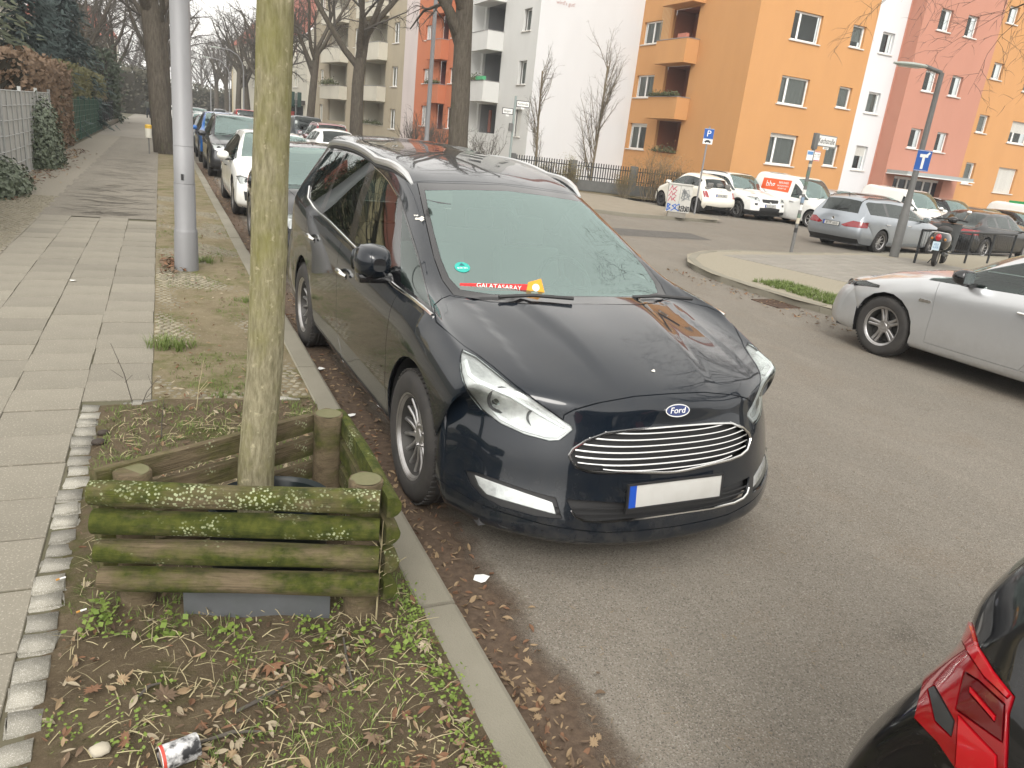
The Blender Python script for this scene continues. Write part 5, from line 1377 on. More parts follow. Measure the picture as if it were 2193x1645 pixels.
    for sg in (1, -1):
        b = MB(); n = 10; V = []
        for dx, ry, rz in ((-.09, .05, .03), (-.075, .085, .055), (-.03, .105, .075), (.03, .105, .075), (.045, .09, .06)):
            V += [(mx + dx, sg * my + ry * math.copysign(abs(math.cos(a)) ** .7, math.cos(a)), mz + rz * math.copysign(abs(math.sin(a)) ** .7, math.sin(a))) for a in [2 * math.pi * q / n for q in range(n)]]
        b.add(V, [tuple(reversed(range(n))), tuple(4 * n + q for q in range(n))] + [(i * n + q, i * n + (q + 1) % n, (i + 1) * n + (q + 1) % n, (i + 1) * n + q) for i in range(4) for q in range(n)])
        mo = b.build("wing_mirror", S.get('mirrorm', P), root, True, angle=60)
        MB().box((mx, sg * (my - .11), mz - .07), (.08, .14, .035)).build("mirror_foot", PLASTIC, mo)
        MB().box((mx + .046, sg * my, mz), (.006, .16, .10)).build("mirror_glass", mat("mirror_glass", (.8, .82, .83), .02, 1.0), mo)
    if detail:
        hz = S.get('hz', lerp(zb0, zb1, .4) - .16)
        for x in ([xB - .14] if (S.get('two_door') or S.get('van')) else [xB - .14, xC - .02]):
            for sg in (1, -1):
                pts = [sh.side_pt(x + dx, hz, .004 + .022 * (1 - (dx / .11) ** 4)) for dx in np.linspace(-.1, .1, 5)]
                MB().tube([(p.x, sg * p.y, p.z) for p in pts], .013, 6).build("door_handle", S.get('handlem', P), root, True)
        y0 = .52
        b = MB()
        for yy in (.52, -.08):
            pts = [sh.top_pt(S['xw'][0] + .02 + .03 * k, yy - .14 * k, .02) for k in range(4)]
            b.tube([(p.x, (p.y), p.z) for p in pts], .009, 5)
        b.build("wiper", PLASTIC, root, True)
        if S.get('rails'):
            for sg in (1, -1):
                pts = [sh.top_pt(x, S['yr'] - .01, .03 if 0 < k < 8 else .0) for k, x in enumerate(np.linspace(S['xr'][0], S['xr'][3], 9))]
                MB().tube([(p.x, sg * p.y, p.z) for p in pts], .017, 6).build("roof_rail", S['rails'], root, True)
        if S.get('beltchrome'):
            for sg in (1, -1):
                pts = [sh.side_pt(x, lerp(zb0, zb1, (x - S['xA']) / (S['xD'] - S['xA'])) - .012, .006) for x in np.linspace(S['xA'] + .1, S['xD'], 12)]
                MB().tube([(p.x, sg * p.y, p.z) for p in pts], .008, 5).build("belt_trim", S['beltchrome'], root, True)
        p = sh.front_pt(0, S.get('pz', .42), .012); plate(root, frame((0, -1, 0), (.1, 0, 1), p), txt=S.get('ptxt'))
        p = sh.rear_pt(0, S.get('rpz', .78), .014); plate(root, frame((0, 1, 0), (-.08, 0, 1), p), txt=S.get('ptxt'))
        fb = sh.front_pt(0, S.get('badgez', .70), .006); b = MB(); b.lathe([(.045, 0), (.042, .006), (.034, .004), (.03, 0)], 18, frame((0, -1, 0), (.2, 0, 1), fb)); b.build("badge", CHROME, root, True)
        rb = sh.rear_pt(0, S.get('rbadgez', .93), .004); b = MB(); b.lathe([(.045, 0), (.042, .006), (.034, .004), (.03, 0)], 18, frame((0, 1, 0), (-.1, 0, 1), rb)); b.build("rear_badge", CHROME, root, True)
        if S.get('rearwiper', True):
            q = [sh.rear_pt(.02 + .09 * k, S['zg'][1] + .06 + .02 * k, .02) for k in range(4)]; MB().tube(q, .009, 5).build("rear_wiper", PLASTIC, root, True)
        if S.get('antenna'):
            p = sh.top_pt(S['xr'][3] - .15, 0); MB().tube([p, p + Vector((.06, 0, .09))], [.018, .006], 6).build("antenna", PLASTIC, root, True)
        interior(root, S, full=not S.get('van'))
    else:
        MB().box2((.25, -hw + .12, .19), (L - .25, hw - .12, zb0 - .15)).build("underbody", DARKIN, root)
    wheel_wells(root, S)
    for x in (axF, axR):
        for sg in (1, -1): make_wheel(root, x, sg * (hw - .012 - S['tw'] / 2), S, S.get('wheel', (10, 'single', .03)))
    hook = S.get('hook')
    if hook: hook(root, sh)
    for ch in root.children: ch.location.x -= L / 2
    sh.bm.free()
    return root

def place_car(root, S, ax, ay, heading_deg, z=0.0, at='front'):
    """front (or rear) axle centre at ax,ay ; heading = compass of travel, 0 = +Y away, 90 = +X"""
    h = math.radians(heading_deg); fwd = Vector((math.sin(h), math.cos(h), 0)); back = -fwd
    off = (S['L'] / 2 - S['axF']) if at == 'front' else (S['L'] / 2 - S['axF'] - S['wb'])
    c = Vector((ax, ay, z)) + back * off
    root.location = c; root.rotation_euler = (0, 0, math.atan2(back.y, back.x))

TAILDARK = mat('tail_lamp_deep', (.10, .002, .005), .1, coat=1.0)
HATCH = dict(DEF, pillars=(1.30, 2.30, 3.20, 3.75), head=[(.48, .60), (.80, .62), (.86, .74), (.72, .76), (.52, .70)],
             grille=[(0, .66), (.42, .64), (.45, .60), (.40, .55), (0, .55)], lower=[(0, .46), (.55, .44), (.50, .30), (0, .28)],
             tail=[('x', [(.52, .72), (.9, .70), (.9, .92), (.60, .90)]), ('y', [(4.02, .70), (4.4, .70), (4.4, .92), (4.06, .92)])])
SILVER = paint("silver_paint", (.54, .55, .56), .65, .32, dirt=.06)
SILVERB = paint("blue_silver_paint", (.33, .36, .395), .6, .32, dirt=.06)
WHITEP = paint("white_paint", (.80, .80, .77), 0, .35, dirt=.05)
WHITEC = paint("cream_white_paint", (.80, .77, .68), 0, .35, dirt=.05)
BLACKP = paint("black_car_paint", (.006, .006, .007), 0, .3, dirt=.04)
DARKP = paint("dark_grey_paint", (.02, .021, .024), .3, .3, dirt=.05)
BLUEP = paint("blue_paint", (.015, .13, .42), .4, .3, dirt=.04)
REDP = paint("red_paint", (.22, .008, .014), .3, .3, dirt=.04)
REDV = paint("van_red_paint", (.50, .03, .03), 0, .35, dirt=.04)
GREYP = paint("grey_paint", (.10, .11, .12), .5, .3, dirt=.05)
BROWNP = paint("brown_black_paint", (.035, .014, .012), .4, .3, dirt=.05)
REDGREY = DARKP
# ------------------------------------------------------------------ specs of the cars in view
ASTRA = dict(HATCH, lampx=.52, L=4.37, hw=.905, axF=.90, wb=2.66, rw=.325, rim=.213, ra=.355,
    xn=(.12, .02, -.01, .0, .05, .12), zn=(.18, .23, .34, .48, .62, .71), xh=(.24, .52, .86, 1.10), zh=(.775, .87, .945, .985),
    xw=(1.18, 1.62, 2.02, 2.30), zw=(1.0, 1.22, 1.39, 1.455), xr=(2.5, 2.9, 3.4, 3.85), zr=(1.475, 1.485, 1.45, 1.39), xg=(4.10, 4.24), zg=(1.2, .99),
    xt=(4.29, 4.36, 4.36, 4.22), zt=(.85, .62, .42, .24), xA=1.22, xD=3.9, belt=(.90, 1.03), hoodedge=(.70, .885), nx=.42, np=2.6, yr=.55, yw0=.70,
    pillars=(1.50, 2.48, 3.45, 3.95), doorF=1.40, head=[(.44, .60), (.62, .60), (.86, .68), (.90, .735), (.80, .755), (.58, .70), (.46, .655)],
    grille=[(0, .63), (.44, .61), (.50, .57), (.42, .50), (0, .49)], lower=[(0, .40), (.5, .38), (.46, .26), (0, .25)], bars=[(.575, .44)],
    fog=[(.62, .36), (.78, .38), (.80, .30), (.64, .28)], lampm=LAMP_DARK, wheel=(5, 'double', .03, ALLOY), beltchrome=None, mirrorm=BLACK_GLOSS, mirror=(1.72, 1.00, 1.02), hz=.80,
    tail=[('x', [(.50, .76), (.95, .74), (.95, .90), (.62, .90)]), ('y', [(4.0, .74), (4.5, .74), (4.5, .90), (3.98, .90)])], handlem=CHROME, pw=.055)
ESTATE = dict(ASTRA, L=4.70, xr=(2.5, 3.1, 3.8, 4.30), zr=(1.475, 1.50, 1.48, 1.43), xg=(4.50, 4.60), zg=(1.22, 1.02), xt=(4.64, 4.70, 4.69, 4.55), zt=(.88, .64, .44, .25),
    xD=4.25, pillars=(1.50, 2.48, 3.42, 4.30), mirrorm=None, glassD=.0, tx=.26, yg=.56, wheel=(10, 'single', .026, ALLOY), rails=BLACK_GLOSS, antenna=True, ptxt="B·TP 1815", rpz=.70, rbadgez=.84,
    tail=[('x', [(.30, .70), (.42, .66), (.95, .68), (.95, .82), (.60, .84)], 30), ('x', [(.44, .72), (.72, .72), (.76, .77), (.50, .78)], 31)], rear_low=[(-.01, .2), (-.01, .36), (.8, .36), (.8, .2)])
del ESTATE['mirrorm']
FIAT = dict(HATCH, L=3.57, hw=.815, axF=.70, wb=2.30, rw=.29, rim=.195, tw=.195, ra=.345, xn=(.12, .03, 0, .0, .04, .10), zn=(.20, .26, .36, .50, .63, .74),
    xh=(.18, .40, .62, .80), zh=(.80, .90, .96, .995), xw=(.86, 1.18, 1.5, 1.72), zw=(1.02, 1.22, 1.40, 1.46), xr=(1.85, 2.2, 2.6, 2.95), zr=(1.485, 1.49, 1.44, 1.36),
    xg=(3.18, 3.34), zg=(1.18, .98), xt=(3.44, 3.55, 3.56, 3.44), zt=(.85, .62, .42, .24), xA=.95, xD=2.95, belt=(.93, 1.0), hoodedge=(.76, .92), yh=.52, yw0=.62, yr=.50, yg=.50, nx=.40, tx=.26,
    pillars=(1.05, 2.05, 2.72, 3.0), two_door=True, doorF=1.12, head=[(.46, .60), (.62, .58), (.70, .68), (.62, .76), (.48, .74)], grille=[(0, .60), (.30, .60), (.3, .56), (0, .56)], lower=[(0, .44), (.52, .42), (.5, .28), (0, .28)],
    tail=[('x', [(.56, .66), (.74, .66), (.74, .88), (.60, .88)])], rear_low=[(-.01, .2), (-.01, .32), (.62, .36), (.62, .2)], rpz=.74, rbadgez=.88, wheel=(9, 'single', .025, ALLOYD), mirror=(1.22, .90, 1.02), ptxt="B·AB 5003")
YETI = dict(HATCH, L=4.22, hw=.89, axF=.88, wb=2.58, rw=.33, rim=.205, ra=.385, zsill=.27, xn=(.12, .04, 0, .0, .03, .06), zn=(.24, .30, .40, .52, .68, .82),
    xh=(.14, .46, .80, 1.04), zh=(.92, 1.0, 1.05, 1.075), xw=(1.10, 1.42, 1.72, 1.92), zw=(1.10, 1.34, 1.54, 1.615), xr=(2.1, 2.7, 3.4, 3.85), zr=(1.645, 1.665, 1.64, 1.60),
    xg=(4.0, 4.10), zg=(1.36, 1.12), xt=(4.14, 4.2, 4.2, 4.1), zt=(.9, .66, .48, .30), xA=1.16, xD=3.75, belt=(1.0, 1.07), hoodedge=(.86, 1.0), yh=.66, yw0=.72, yr=.62, yg=.62, nx=.24, np=3.2, tx=.16,
    pillars=(1.30, 2.24, 3.14, 3.8), clad=True, cladh=.12, head=[(.50, .72), (.80, .74), (.84, .88), (.56, .88)], grille=[(0, .82), (.42, .82), (.38, .70), (0, .68)], lower=[(0, .52), (.5, .50), (.5, .36), (0, .36)],
    fog=[(.60, .66), (.72, .66), (.72, .58), (.6, .58)], rails=PLASTIC, wheel=(6, 'double', .03, ALLOY), pz=.58, ptxt="B·DL 3591", lampm=REFLECTOR, roofm=None)
del YETI['roofm']
CADDY = dict(HATCH, L=4.41, hw=.895, axF=.87, wb=2.68, rw=.32, ra=.375, xn=(.12, .03, 0, .01, .05, .12), zn=(.20, .26, .36, .50, .64, .76),
    xh=(.20, .46, .74, .94), zh=(.84, .95, 1.02, 1.06), xw=(1.0, 1.36, 1.70, 1.95), zw=(1.09, 1.38, 1.64, 1.76), xr=(2.2, 2.8, 3.5, 4.15), zr=(1.80, 1.82, 1.82, 1.80),
    xg=(4.32, 4.37), zg=(1.5, 1.15), xt=(4.39, 4.41, 4.40, 4.3), zt=(.9, .64, .46, .28), xA=1.08, xD=4.1, belt=(.98, 1.06), hoodedge=(.78, .95), yh=.66, yw0=.72, yr=.68, yg=.68, nx=.30, tx=.08,
    pillars=(1.20, 2.05, 3.1, 3.9), van=True, crown=.03, head=[(.46, .68), (.78, .70), (.84, .84), (.60, .80)], grille=[(0, .74), (.42, .74), (.40, .66), (0, .64)], lower=[(0, .46), (.55, .44), (.5, .3), (0, .3)], wheel=(7, 'single', .035, ALLOY), handlem=PLASTIC)
BERL = dict(CADDY, xn=(.12, .04, 0, .0, .02, .05), zn=(.20, .28, .40, .56, .72, .88), xh=(.12, .40, .70, .92), zh=(.98, 1.06, 1.11, 1.14), hoodedge=(.88, 1.03), belt=(1.04, 1.10),
    zw=(1.17, 1.44, 1.68, 1.79), zr=(1.82, 1.84, 1.84, 1.82), head=[(.46, .76), (.80, .80), (.86, .92), (.62, .90)], lampm=LAMP_DARK, clad=True, cladh=.12, pz=.5)
SEDAN = dict(HATCH, L=4.6, hw=.90, wb=2.75, xr=(2.2, 2.7, 3.1, 3.4), zr=(1.44, 1.455, 1.43, 1.37), xg=(3.8, 4.08), zg=(1.16, .98), xt=(4.50, 4.58, 4.58, 4.42), zt=(.92, .66, .44, .24), xD=3.75, pillars=(1.3, 2.25, 3.1, 3.6), rearwiper=False,
    tail=[('x', [(.40, .74), (.9, .72), (.9, .88), (.50, .88)])], rpz=.62, rbadgez=.95)
SUV = dict(YETI, L=4.45, hw=.92, xr=(2.15, 2.8, 3.5, 4.0), zr=(1.64, 1.66, 1.63, 1.57), xg=(4.2, 4.32), zg=(1.33, 1.1), xt=(4.37, 4.45, 4.44, 4.32), xD=3.95, wb=2.65, pillars=(1.3, 2.3, 3.25, 4.0), wheel=(5, 'double', .03, ALLOY), rails=CHROME,
    tail=[('x', [(.50, .84), (.9, .84), (.9, 1.04), (.58, 1.04)]), ('y', [(4.1, .84), (4.6, .84), (4.6, 1.04), (4.12, 1.04)])], ptxt=None, rpz=.72)
GOLF = dict(HATCH, L=4.26, hw=.90, head=[(.50, .60), (.82, .60), (.86, .70), (.80, .735), (.52, .68)], grille=[(0, .67), (.46, .66), (.46, .62), (0, .615)], lower=[(0, .46), (.40, .46), (.40, .30), (0, .30)],
    fog=[(.50, .46), (.76, .48), (.74, .33), (.50, .32)], wheel=(5, 'double', .034, ALLOY), rim=.225, rw=.325, belt=(.905, .985), lampm=REFLECTOR)

CARS = []
def add(S, P, name, label, ax, ay, hd, z=0.0, at='front', cat="car", group=None, res=(4, 4), detail=True):
    r = make_car(S, P, name, label, cat, group, res, detail); place_car(r, S, ax, ay, hd, z, at); CARS.append(r); return r

# silver hatchback across the road, front wheel and door in view
def astra_hook(root, sh):
    for sg in (1, -1):
        q = sh.side_pt(1.33, .70, .004); b = MB(); b.prism([(-.07, -.016), (.06, -.012), (.07, .0), (.06, .014), (-.06, .016)], -.002, .004); o = b.build("wing_emblem", CHROME, root); o.matrix_local = frame((-sg, 0, 0), (0, 0, 1), (q.x, sg * q.y, q.z))
add(dict(ASTRA, hook=astra_hook), SILVER, "hatchback_car", "silver hatchback with black mirror housings parked beside the grassy kerb corner", 7.92, 5.62, -7.5, res=(6, 6))
# silver-blue estate behind the street name post
add(ESTATE, SILVERB, "estate_car", "silver-blue estate car seen from behind, parked by the scooter and lamp post", 19.0, 15.0, 94, at='front', res=(5, 5))
# row across the side street
ZP = 0.10
def fiat_hook(root, sh):
    red = mat("stripe_red", (.5, .05, .03), .4)
    for sg in (1, -1):
        pts = [sh.side_pt(x, .335, .004) for x in np.linspace(1.15, 1.9, 6)]
        MB().tube([(p.x, sg * p.y, p.z) for p in pts], .012, 4).build("side_stripe", red, root)
    for y in (.34, -.34):
        p = sh.rear_pt(abs(y), .30, .02); MB().lathe([(.035, 0), (.04, .03), (.03, .03), (.028, 0)], 12, Matrix.Translation((p.x, y, .29)) @ Matrix.Rotation(math.pi / 2, 4, 'Y')).build("exhaust_pipe", CHROME, root, True)
add(dict(FIAT, hook=fiat_hook), WHITEC, "small_hatchback", "cream-white little three-door car with red side stripe beside the sprayed cabinet", 0, 0, 0, res=(5, 5))
def yeti_hook(root, sh):
    dec = mat("decal_grey", (.16, .17, .18), .5)
    t = link("bonnet_lettering", text_mesh("FEZ", .22, .0005), dec, root)
    p = sh.top_pt(.5, .45, .012); t.matrix_local = frame((.25, -1, -.02), (.95, .2, .22), p)
add(dict(YETI, hook=yeti_hook), WHITEP, "compact_suv", "white boxy off-roader with grey bonnet lettering parked behind the parking sign", 0, 0, 0, res=(5, 5))
def caddy_hook(root, sh):
    org = mat("sign_orange", (.72, .10, .02), .5); wh = mat("sign_white", (.85, .85, .83), .5)
    for sg in (1, -1):
        pts = [(x, z) for x, z in ((2.25, 1.62), (2.25, 1.16), (3.75, 1.20), (3.75, 1.64))]
        b = MB(); nx, nz = 10, 4; V = []
        for i in range(nx + 1):
            for j in range(nz + 1):
                x = lerp(2.25, 3.75, i / nx); z = lerp(lerp(1.16, 1.20, i / nx), 1.62, j / nz); p = sh.side_pt(x, z, .004); V.append((p.x, sg * p.y, p.z))
        b.add(V, [(i * (nz + 1) + j, (i + 1) * (nz + 1) + j, (i + 1) * (nz + 1) + j + 1, i * (nz + 1) + j + 1) for i in range(nx) for j in range(nz)])
        o = b.build("company_panel", org, root)
        for txt, x, z, s in (("bbg", 3.28 if sg > 0 else 2.72, 1.40, .34), ("BERLINER", 2.62 if sg > 0 else 3.38, 1.50, .12), ("BAUGENOSSEN", 2.62 if sg > 0 else 3.38, 1.38, .085), ("SCHAFT eG", 2.62 if sg > 0 else 3.38, 1.28, .085)):
            t = link("company_letters", text_mesh(txt, s, .0005), wh, o); p = sh.side_pt(x, z, .012); t.matrix_local = frame((-sg, 0, 0), (0, -.08 * sg, 1), (p.x, sg * p.y, p.z))
add(dict(CADDY, hook=caddy_hook), WHITEP, "delivery_van", "white delivery van with an orange company panel on its side", 0, 0, 0, cat="van", res=(5, 5))
add(BERL, WHITEP, "panel_van", "plain white panel van with black front trim behind the silver-blue estate", 0, 0, 0, cat="van", res=(4, 4))
S_ = {id(r): r for r in CARS}
def put(i, S, ax, ay, hd): place_car(CARS[i], S, ax, ay, hd, gz(ax))
put(0, ASTRA, 7.92, 5.62, -3); put(1, ESTATE, 20.85, 16.5, 82); put(2, FIAT, 19.43, 26.5, 0); put(3, YETI, 21.3, 23.9, 180); put(4, CADDY, 23.17, 21.95, 177); put(5, BERL, 28.2, 21.1, 180)
def more(S, P, nm, lab, ax, ay, hd, cat="car", group=None, res=(3, 3), detail=True): r = add(S, P, nm, lab, 0, 0, 0, cat=cat, group=group, res=res, detail=detail); place_car(r, S, ax, ay, hd, gz(ax)); return r
more(dict(ASTRA, ptxt=None), SILVER, "hatchback_car", "silver car between the orange-panel van and the plain white van", 25.0, 21.6, 180)
more(HATCH, BROWNP, "hatchback_car", "dark reddish-brown car left of the plain white panel van", 26.6, 21.3, 180)
more(SUV, BLACKP, "suv_car", "black off-roader right of the plain white panel van", 30.6, 21.2, 180)
more(SEDAN, GREYP, "saloon_car", "blue-grey saloon right of the black off-roader in the bays", 32.8, 21.0, 180)
more(HATCH, BLACKP, "hatchback_car", "black car at the far right end of the parking bays", 35.0, 20.9, 180)
def green_hook(root, sh):
    MB().box((2.6, 0, 1.86), (1.6, .9, .12)).build("roof_board", mat("board_green2", (.02, .28, .09), .5), root)
more(dict(CADDY, hook=green_hook), WHITEP, "service_van", "white van with a green roof board at the right edge", 37.4, 21.6, 180, "van")
more(dict(SEDAN, beltchrome=CHROME, ptxt="B·RF 4430"), BLACKP, "saloon_car", "black saloon with chrome boot strip parked behind the scooter", 26.2, 17.0, 82, res=(4, 4))
# row at the near kerb, facing the camera
more(dict(HATCH, ptxt=None, xD=3.7), BLACKP, "hatchback_car", "black hatchback parked right behind the people carrier", 2.05, 9.35, 180, res=(5, 5))
more(dict(GOLF), WHITEP, "hatchback_car", "white hatchback with large spoked wheels in the kerbside row", 2.03, 14.75, 180, res=(5, 5))
more(dict(SUV, L=4.5), DARKP, "suv_car", "dark tall family car behind the white hatchback", 2.06, 22.9, 180, res=(4, 4))
more(dict(SUV, ptxt=None), BLUEP, "suv_car", "bright blue car in the kerbside row", 2.05, 28.3, 180)
grp = "far cars in the kerbside row"
for k, (P, lab) in enumerate(((GREYP, "grey car behind the bright blue one"), (WHITEP, "white car farther down the kerbside row"), (SILVER, "silver car farther down the kerbside row"), (BLACKP, "black car farther down the kerbside row"), (SILVERB, "pale blue car far down the kerbside row"))): more((HATCH, GOLF, ASTRA, SUV, HATCH)[k], P, "parked_car", lab, 2.0, 33.8 + 5.6 * k, 180, group=grp, res=(2, 2), detail=False)
# cars across the main street, seen from behind
more(dict(SUV, ptxt=None), REDP, "crossover_car", "dark red crossover seen from behind across the main street", 7.1, 39.4, 0, res=(4, 4))
more(dict(CADDY, van=True), GREYP, "parked_van", "grey van seen from behind past the dark red crossover", 7.0, 45.5, 0, "van")
more(GOLF, WHITEP, "hatchback_car", "white car half hidden behind the young tree across the street", 6.2, 33.6, 0)
more(dict(CADDY, rglass=GLASS_CLEAR), REDV, "red_van", "bright red van seen from behind far down the street", 5.9, 66.0, 0, "van", res=(3, 3))
more(SUV, DARKP, "suv_car", "dark green-black car far down the middle of the street", 6.2, 98, 0, res=(2, 2), detail=False)
more(GOLF, WHITEP, "hatchback_car", "white car crossing at the far end of the pavement", 3.2, 92, 90, res=(2, 2), detail=False)
for k in range(4): more((HATCH, SUV, HATCH, GOLF)[k], (SILVER, BLACKP, WHITEP, GREYP)[k], "parked_car", ("silver", "black", "white", "grey")[k] + " car in the distant right-hand row", 6.9, 74 + 6 * k, 0, group="distant right-hand row", res=(2, 2), detail=False)
# the black car in the corner beside us: rear lamp and wing in view
CPOSE = (2.119, -2.604, 180)
TIG = dict(SUV, L=4.4, hw=.90, zr=(1.58, 1.60, 1.58, 1.53), zsill=.24, clad=False, xt=(4.32, 4.40, 4.40, 4.26), zt=(.90, .66, .46, .26), tx=.17, wb=2.64, tail=[], ptxt=None, glassD=-.2, beltchrome=CHROME, belt=(.98, 1.06), pose=CPOSE, camcuts=[
    ([(1960, 1540), (1985, 1440), (2030, 1330), (2062, 1280), (2090, 1270), (2080, 1330), (2096, 1385), (2130, 1440), (2172, 1492), (2160, 1530), (2153, 1720), (2100, 1720), (2010, 1590)], 30, {0}),
    ([(2060, 1310), (2080, 1330), (2096, 1385), (2130, 1440), (2168, 1488), (2160, 1497), (2112, 1452), (2076, 1398), (2050, 1345)], 31, {30}),
    ([(1990, 1478), (2004, 1470), (2047, 1545), (2040, 1578), (2005, 1545)], 33, {30}),
    ([(2068, 1440), (2100, 1460), (2155, 1510), (2150, 1590), (2050, 1520)], 32, {30}),
    ([(2082, 1472), (2136, 1534), (2133, 1546), (2080, 1486)], 31, {32}),
    ([(2056, 1532), (2138, 1618), (2138, 1720), (2050, 1640)], 31, {30})])
CORNER = TIG
more(CORNER, BLACKP, "hatchback_car", "black car with red wrap-around tail lamp at the kerb beside the camera", *CPOSE, res=(7, 7))
# ================================================================== trees and shrubs
def bark(name, c1, c2, moss=None, mossamt=(.55, .72), sc=6.0, bd=.02, stretch=(1, 1, .16), rough=.95):
    if name in MATS: return MATS[name]
    m, nt, b = nodes_of(name)
    n1 = noise(nt, sc * 4, 8, .7, stretch=stretch); c = mixrgb(nt, ramp(nt, n1, .35, .68), c1, c2)
    if moss is not None:
        n2 = noise(nt, 2.2, 6, .65, stretch=(1.4, 1.4, .8)); c = mixrgb(nt, ramp(nt, n2, *mossamt), c, moss)
        n3 = noise(nt, 30, 4, .6); c = mixrgb(nt, ramp(nt, n3, .62, .75), c, [v * 1.25 for v in c2])
    nt.links.new(c, b.inputs["Base Color"]); inp(b, "Roughness", rough); inp(b, "Specular IOR Level", .2)
    bump(nt, b, n1, bd); MATS[name] = m; return m
BARK = bark("bark_dark", (.055, .046, .036), (.125, .108, .085), (.10, .105, .055), (.60, .78))
TWIG = mat("twig", (.082, .072, .060), .9, rnd=.12)
TWIGL = mat("twig_light", (.16, .13, .085), .9)
BARKY = bark("bark_young", (.14, .125, .075), (.33, .30, .20), (.175, .17, .05), (.46, .68), 20, .006, (1, 1, .20))

class Tree:
    def __init__(s, seed): s.r = random.Random(seed); s.big = MB(); s.fine = MB(); s.tips = []
    def path(s, p, d, L, n, wob, droop=0.0, up=0.0):
        pts = [p.copy()]; d = d.normalized(); st = L / n
        for k in range(n):
            d = (d + Vector((s.r.gauss(0, wob), s.r.gauss(0, wob), s.r.gauss(0, wob) + up - droop * (k / n)))).normalized(); p = p + d * st; pts.append(p.copy())
        return pts, d
    def limb(s, p, d, L, r, level, P):
        n = (7, 6, 5, 4, 3)[min(level, 4)]; pts, de = s.path(p, d, L, n, P['wob'][min(level, 4)], P['droop'][min(level, 4)], P['up'][min(level, 4)])
        r1 = r * P.get('taper', .35) if level > 0 else r * .72
        rad = [lerp(r, r1, (k / n)) for k in range(n + 1)]
        (s.big if level <= 1 else s.fine).tube(pts, rad, (10, 7, 5, 3, 3)[min(level, 4)], caps=False)
        if level >= P['levels']: s.tips.append(pts[-1]); return
        cnt = P['kids'][level]; lo = P['lo'][level]
        for q in range(cnt):
            t = lo + (1 - lo) * (q + s.r.random()) / cnt; k = min(int(t * n), n - 1); f = t * n - k; pp = pts[k].lerp(pts[k + 1], f)
            tan = (pts[k + 1] - pts[k]).normalized(); az = s.r.uniform(0, 2 * math.pi) if level > 0 else 2 * math.pi * q / cnt + s.r.uniform(-.5, .5)
            o = tan.orthogonal().normalized(); o = Matrix.Rotation(az, 3, tan) @ o
            ang = math.radians(s.r.uniform(*P['ang'][level])); nd = (tan * math.cos(ang) + o * math.sin(ang))
            s.limb(pp, nd, L * P['len'][level] * s.r.uniform(.7, 1.15) * (1 - .35 * (t - lo)), max(lerp(r, r1, t) * P['rk'][level], .0035), level + 1, P)
def tree_meshes(seed, P):
    t = Tree(seed); t.limb(Vector((0, 0, -.1)), Vector((s_ for s_ in P.get('lean', (0, 0, 1)))), P['L'], P['R'], 0, P)
    # root flare
    a = t.big.mesh("trunk"); a.materials.append(P['bark']); a.shade_smooth()
    c = t.fine.mesh("crown"); c.materials.append(P['twig']); c.shade_smooth()
    return a, c
STREET = dict(L=6.2, R=.34, levels=4, kids=(6, 8, 8, 6), lo=(.62, .25, .2, .15), ang=((22, 48), (25, 60), (30, 70), (25, 70)), len=(.95, .55, .48, .42), rk=(.62, .5, .5, .55),
              wob=(.03, .10, .14, .2, .25), droop=(0, .0, .10, .30, .45), up=(0, .10, .04, 0, 0), bark=BARK, twig=TWIG)
TM = [tree_meshes(k, dict(STREET, kids=(5 + k % 2, 8, 8, 6))) for k in (21, 22, 23)]
def add_tree(mesh, name, label, loc, sc=1.0, rz=0.0, group=None, cat="tree"):
    t = thing(name, label, cat, loc, rz, group)
    for nm, me in zip(("trunk", "crown"), mesh):
        o = bpy.data.objects.new(nm, me); COL.objects.link(o); o.parent = t
    t.scale = (sc if hasattr(sc, '__len__') else (sc, sc, sc)); return t
G_R = "bare street trees along the right kerb"; G_L = "bare street trees along the left kerb"
add_tree(TM[0], "street_tree", "thick dark bare tree before the pale grey house, by the far pavement", (8.75, 23.9, .08), (1.0, 1.0, 1.08), 1.1, G_R)
add_tree(TM[1], "street_tree", "bare forked tree before the beige house beside the red-orange one", (8.6, 38.0, .08), 1.0, 2.2, G_R)
add_tree(TM[2], "street_tree", "slimmer bare tree beside the traffic light at the beige house", (8.4, 50.5, .08), (.8, .8, .95), .4, G_R)
for k, y in enumerate((63, 73, 83, 94, 108, 124)): add_tree(TM[k % 3], "street_tree", "bare street tree far down the right kerb past the crossing", (8.3 - .012 * (y - 60), y, .08), .95 + .05 * (k % 2), 1.7 * k, G_R + " far down")
add_tree(TM[2], "street_tree", "thick dark bare tree behind the grey lamp post on the left pavement", (.12, 29.6, PZ - .02), (1.05, 1.05, 1.1), 3.3, G_L)
for k, y in enumerate((43, 56, 69, 82, 97)): add_tree(TM[(k + 1) % 3], "street_tree", "bare street tree farther along the left kerb past the waste bin", (.2, y, PZ - .02), .95, 2.1 * k + .5, G_L + " far down")
# trees beside the picture: their branches hang into it and mirror in the car roofs
add_tree(tree_meshes(41, dict(STREET, L=7.5, R=.20, taper=.25, lo=(.34, .2, .2, .15), ang=((35, 98), (25, 60), (30, 70), (25, 70)), len=(.62, .55, .5, .45), rk=(.24, .42, .5, .6), up=(0, .03, 0, 0, 0), droop=(0, .10, .30, .5, .6), kids=(20, 9, 7, 5))), "overhanging_tree", "bare tree with drooping twigs hanging over the silver hatchback's corner", (15.2, 8.0, gz(15) + PZ - .03), 1.35, 4.4)
add_tree(TM[1], "street_tree", "bare tree on the right pavement opposite the log planter", (10.6, .6, PZ - .03), .95, .9)
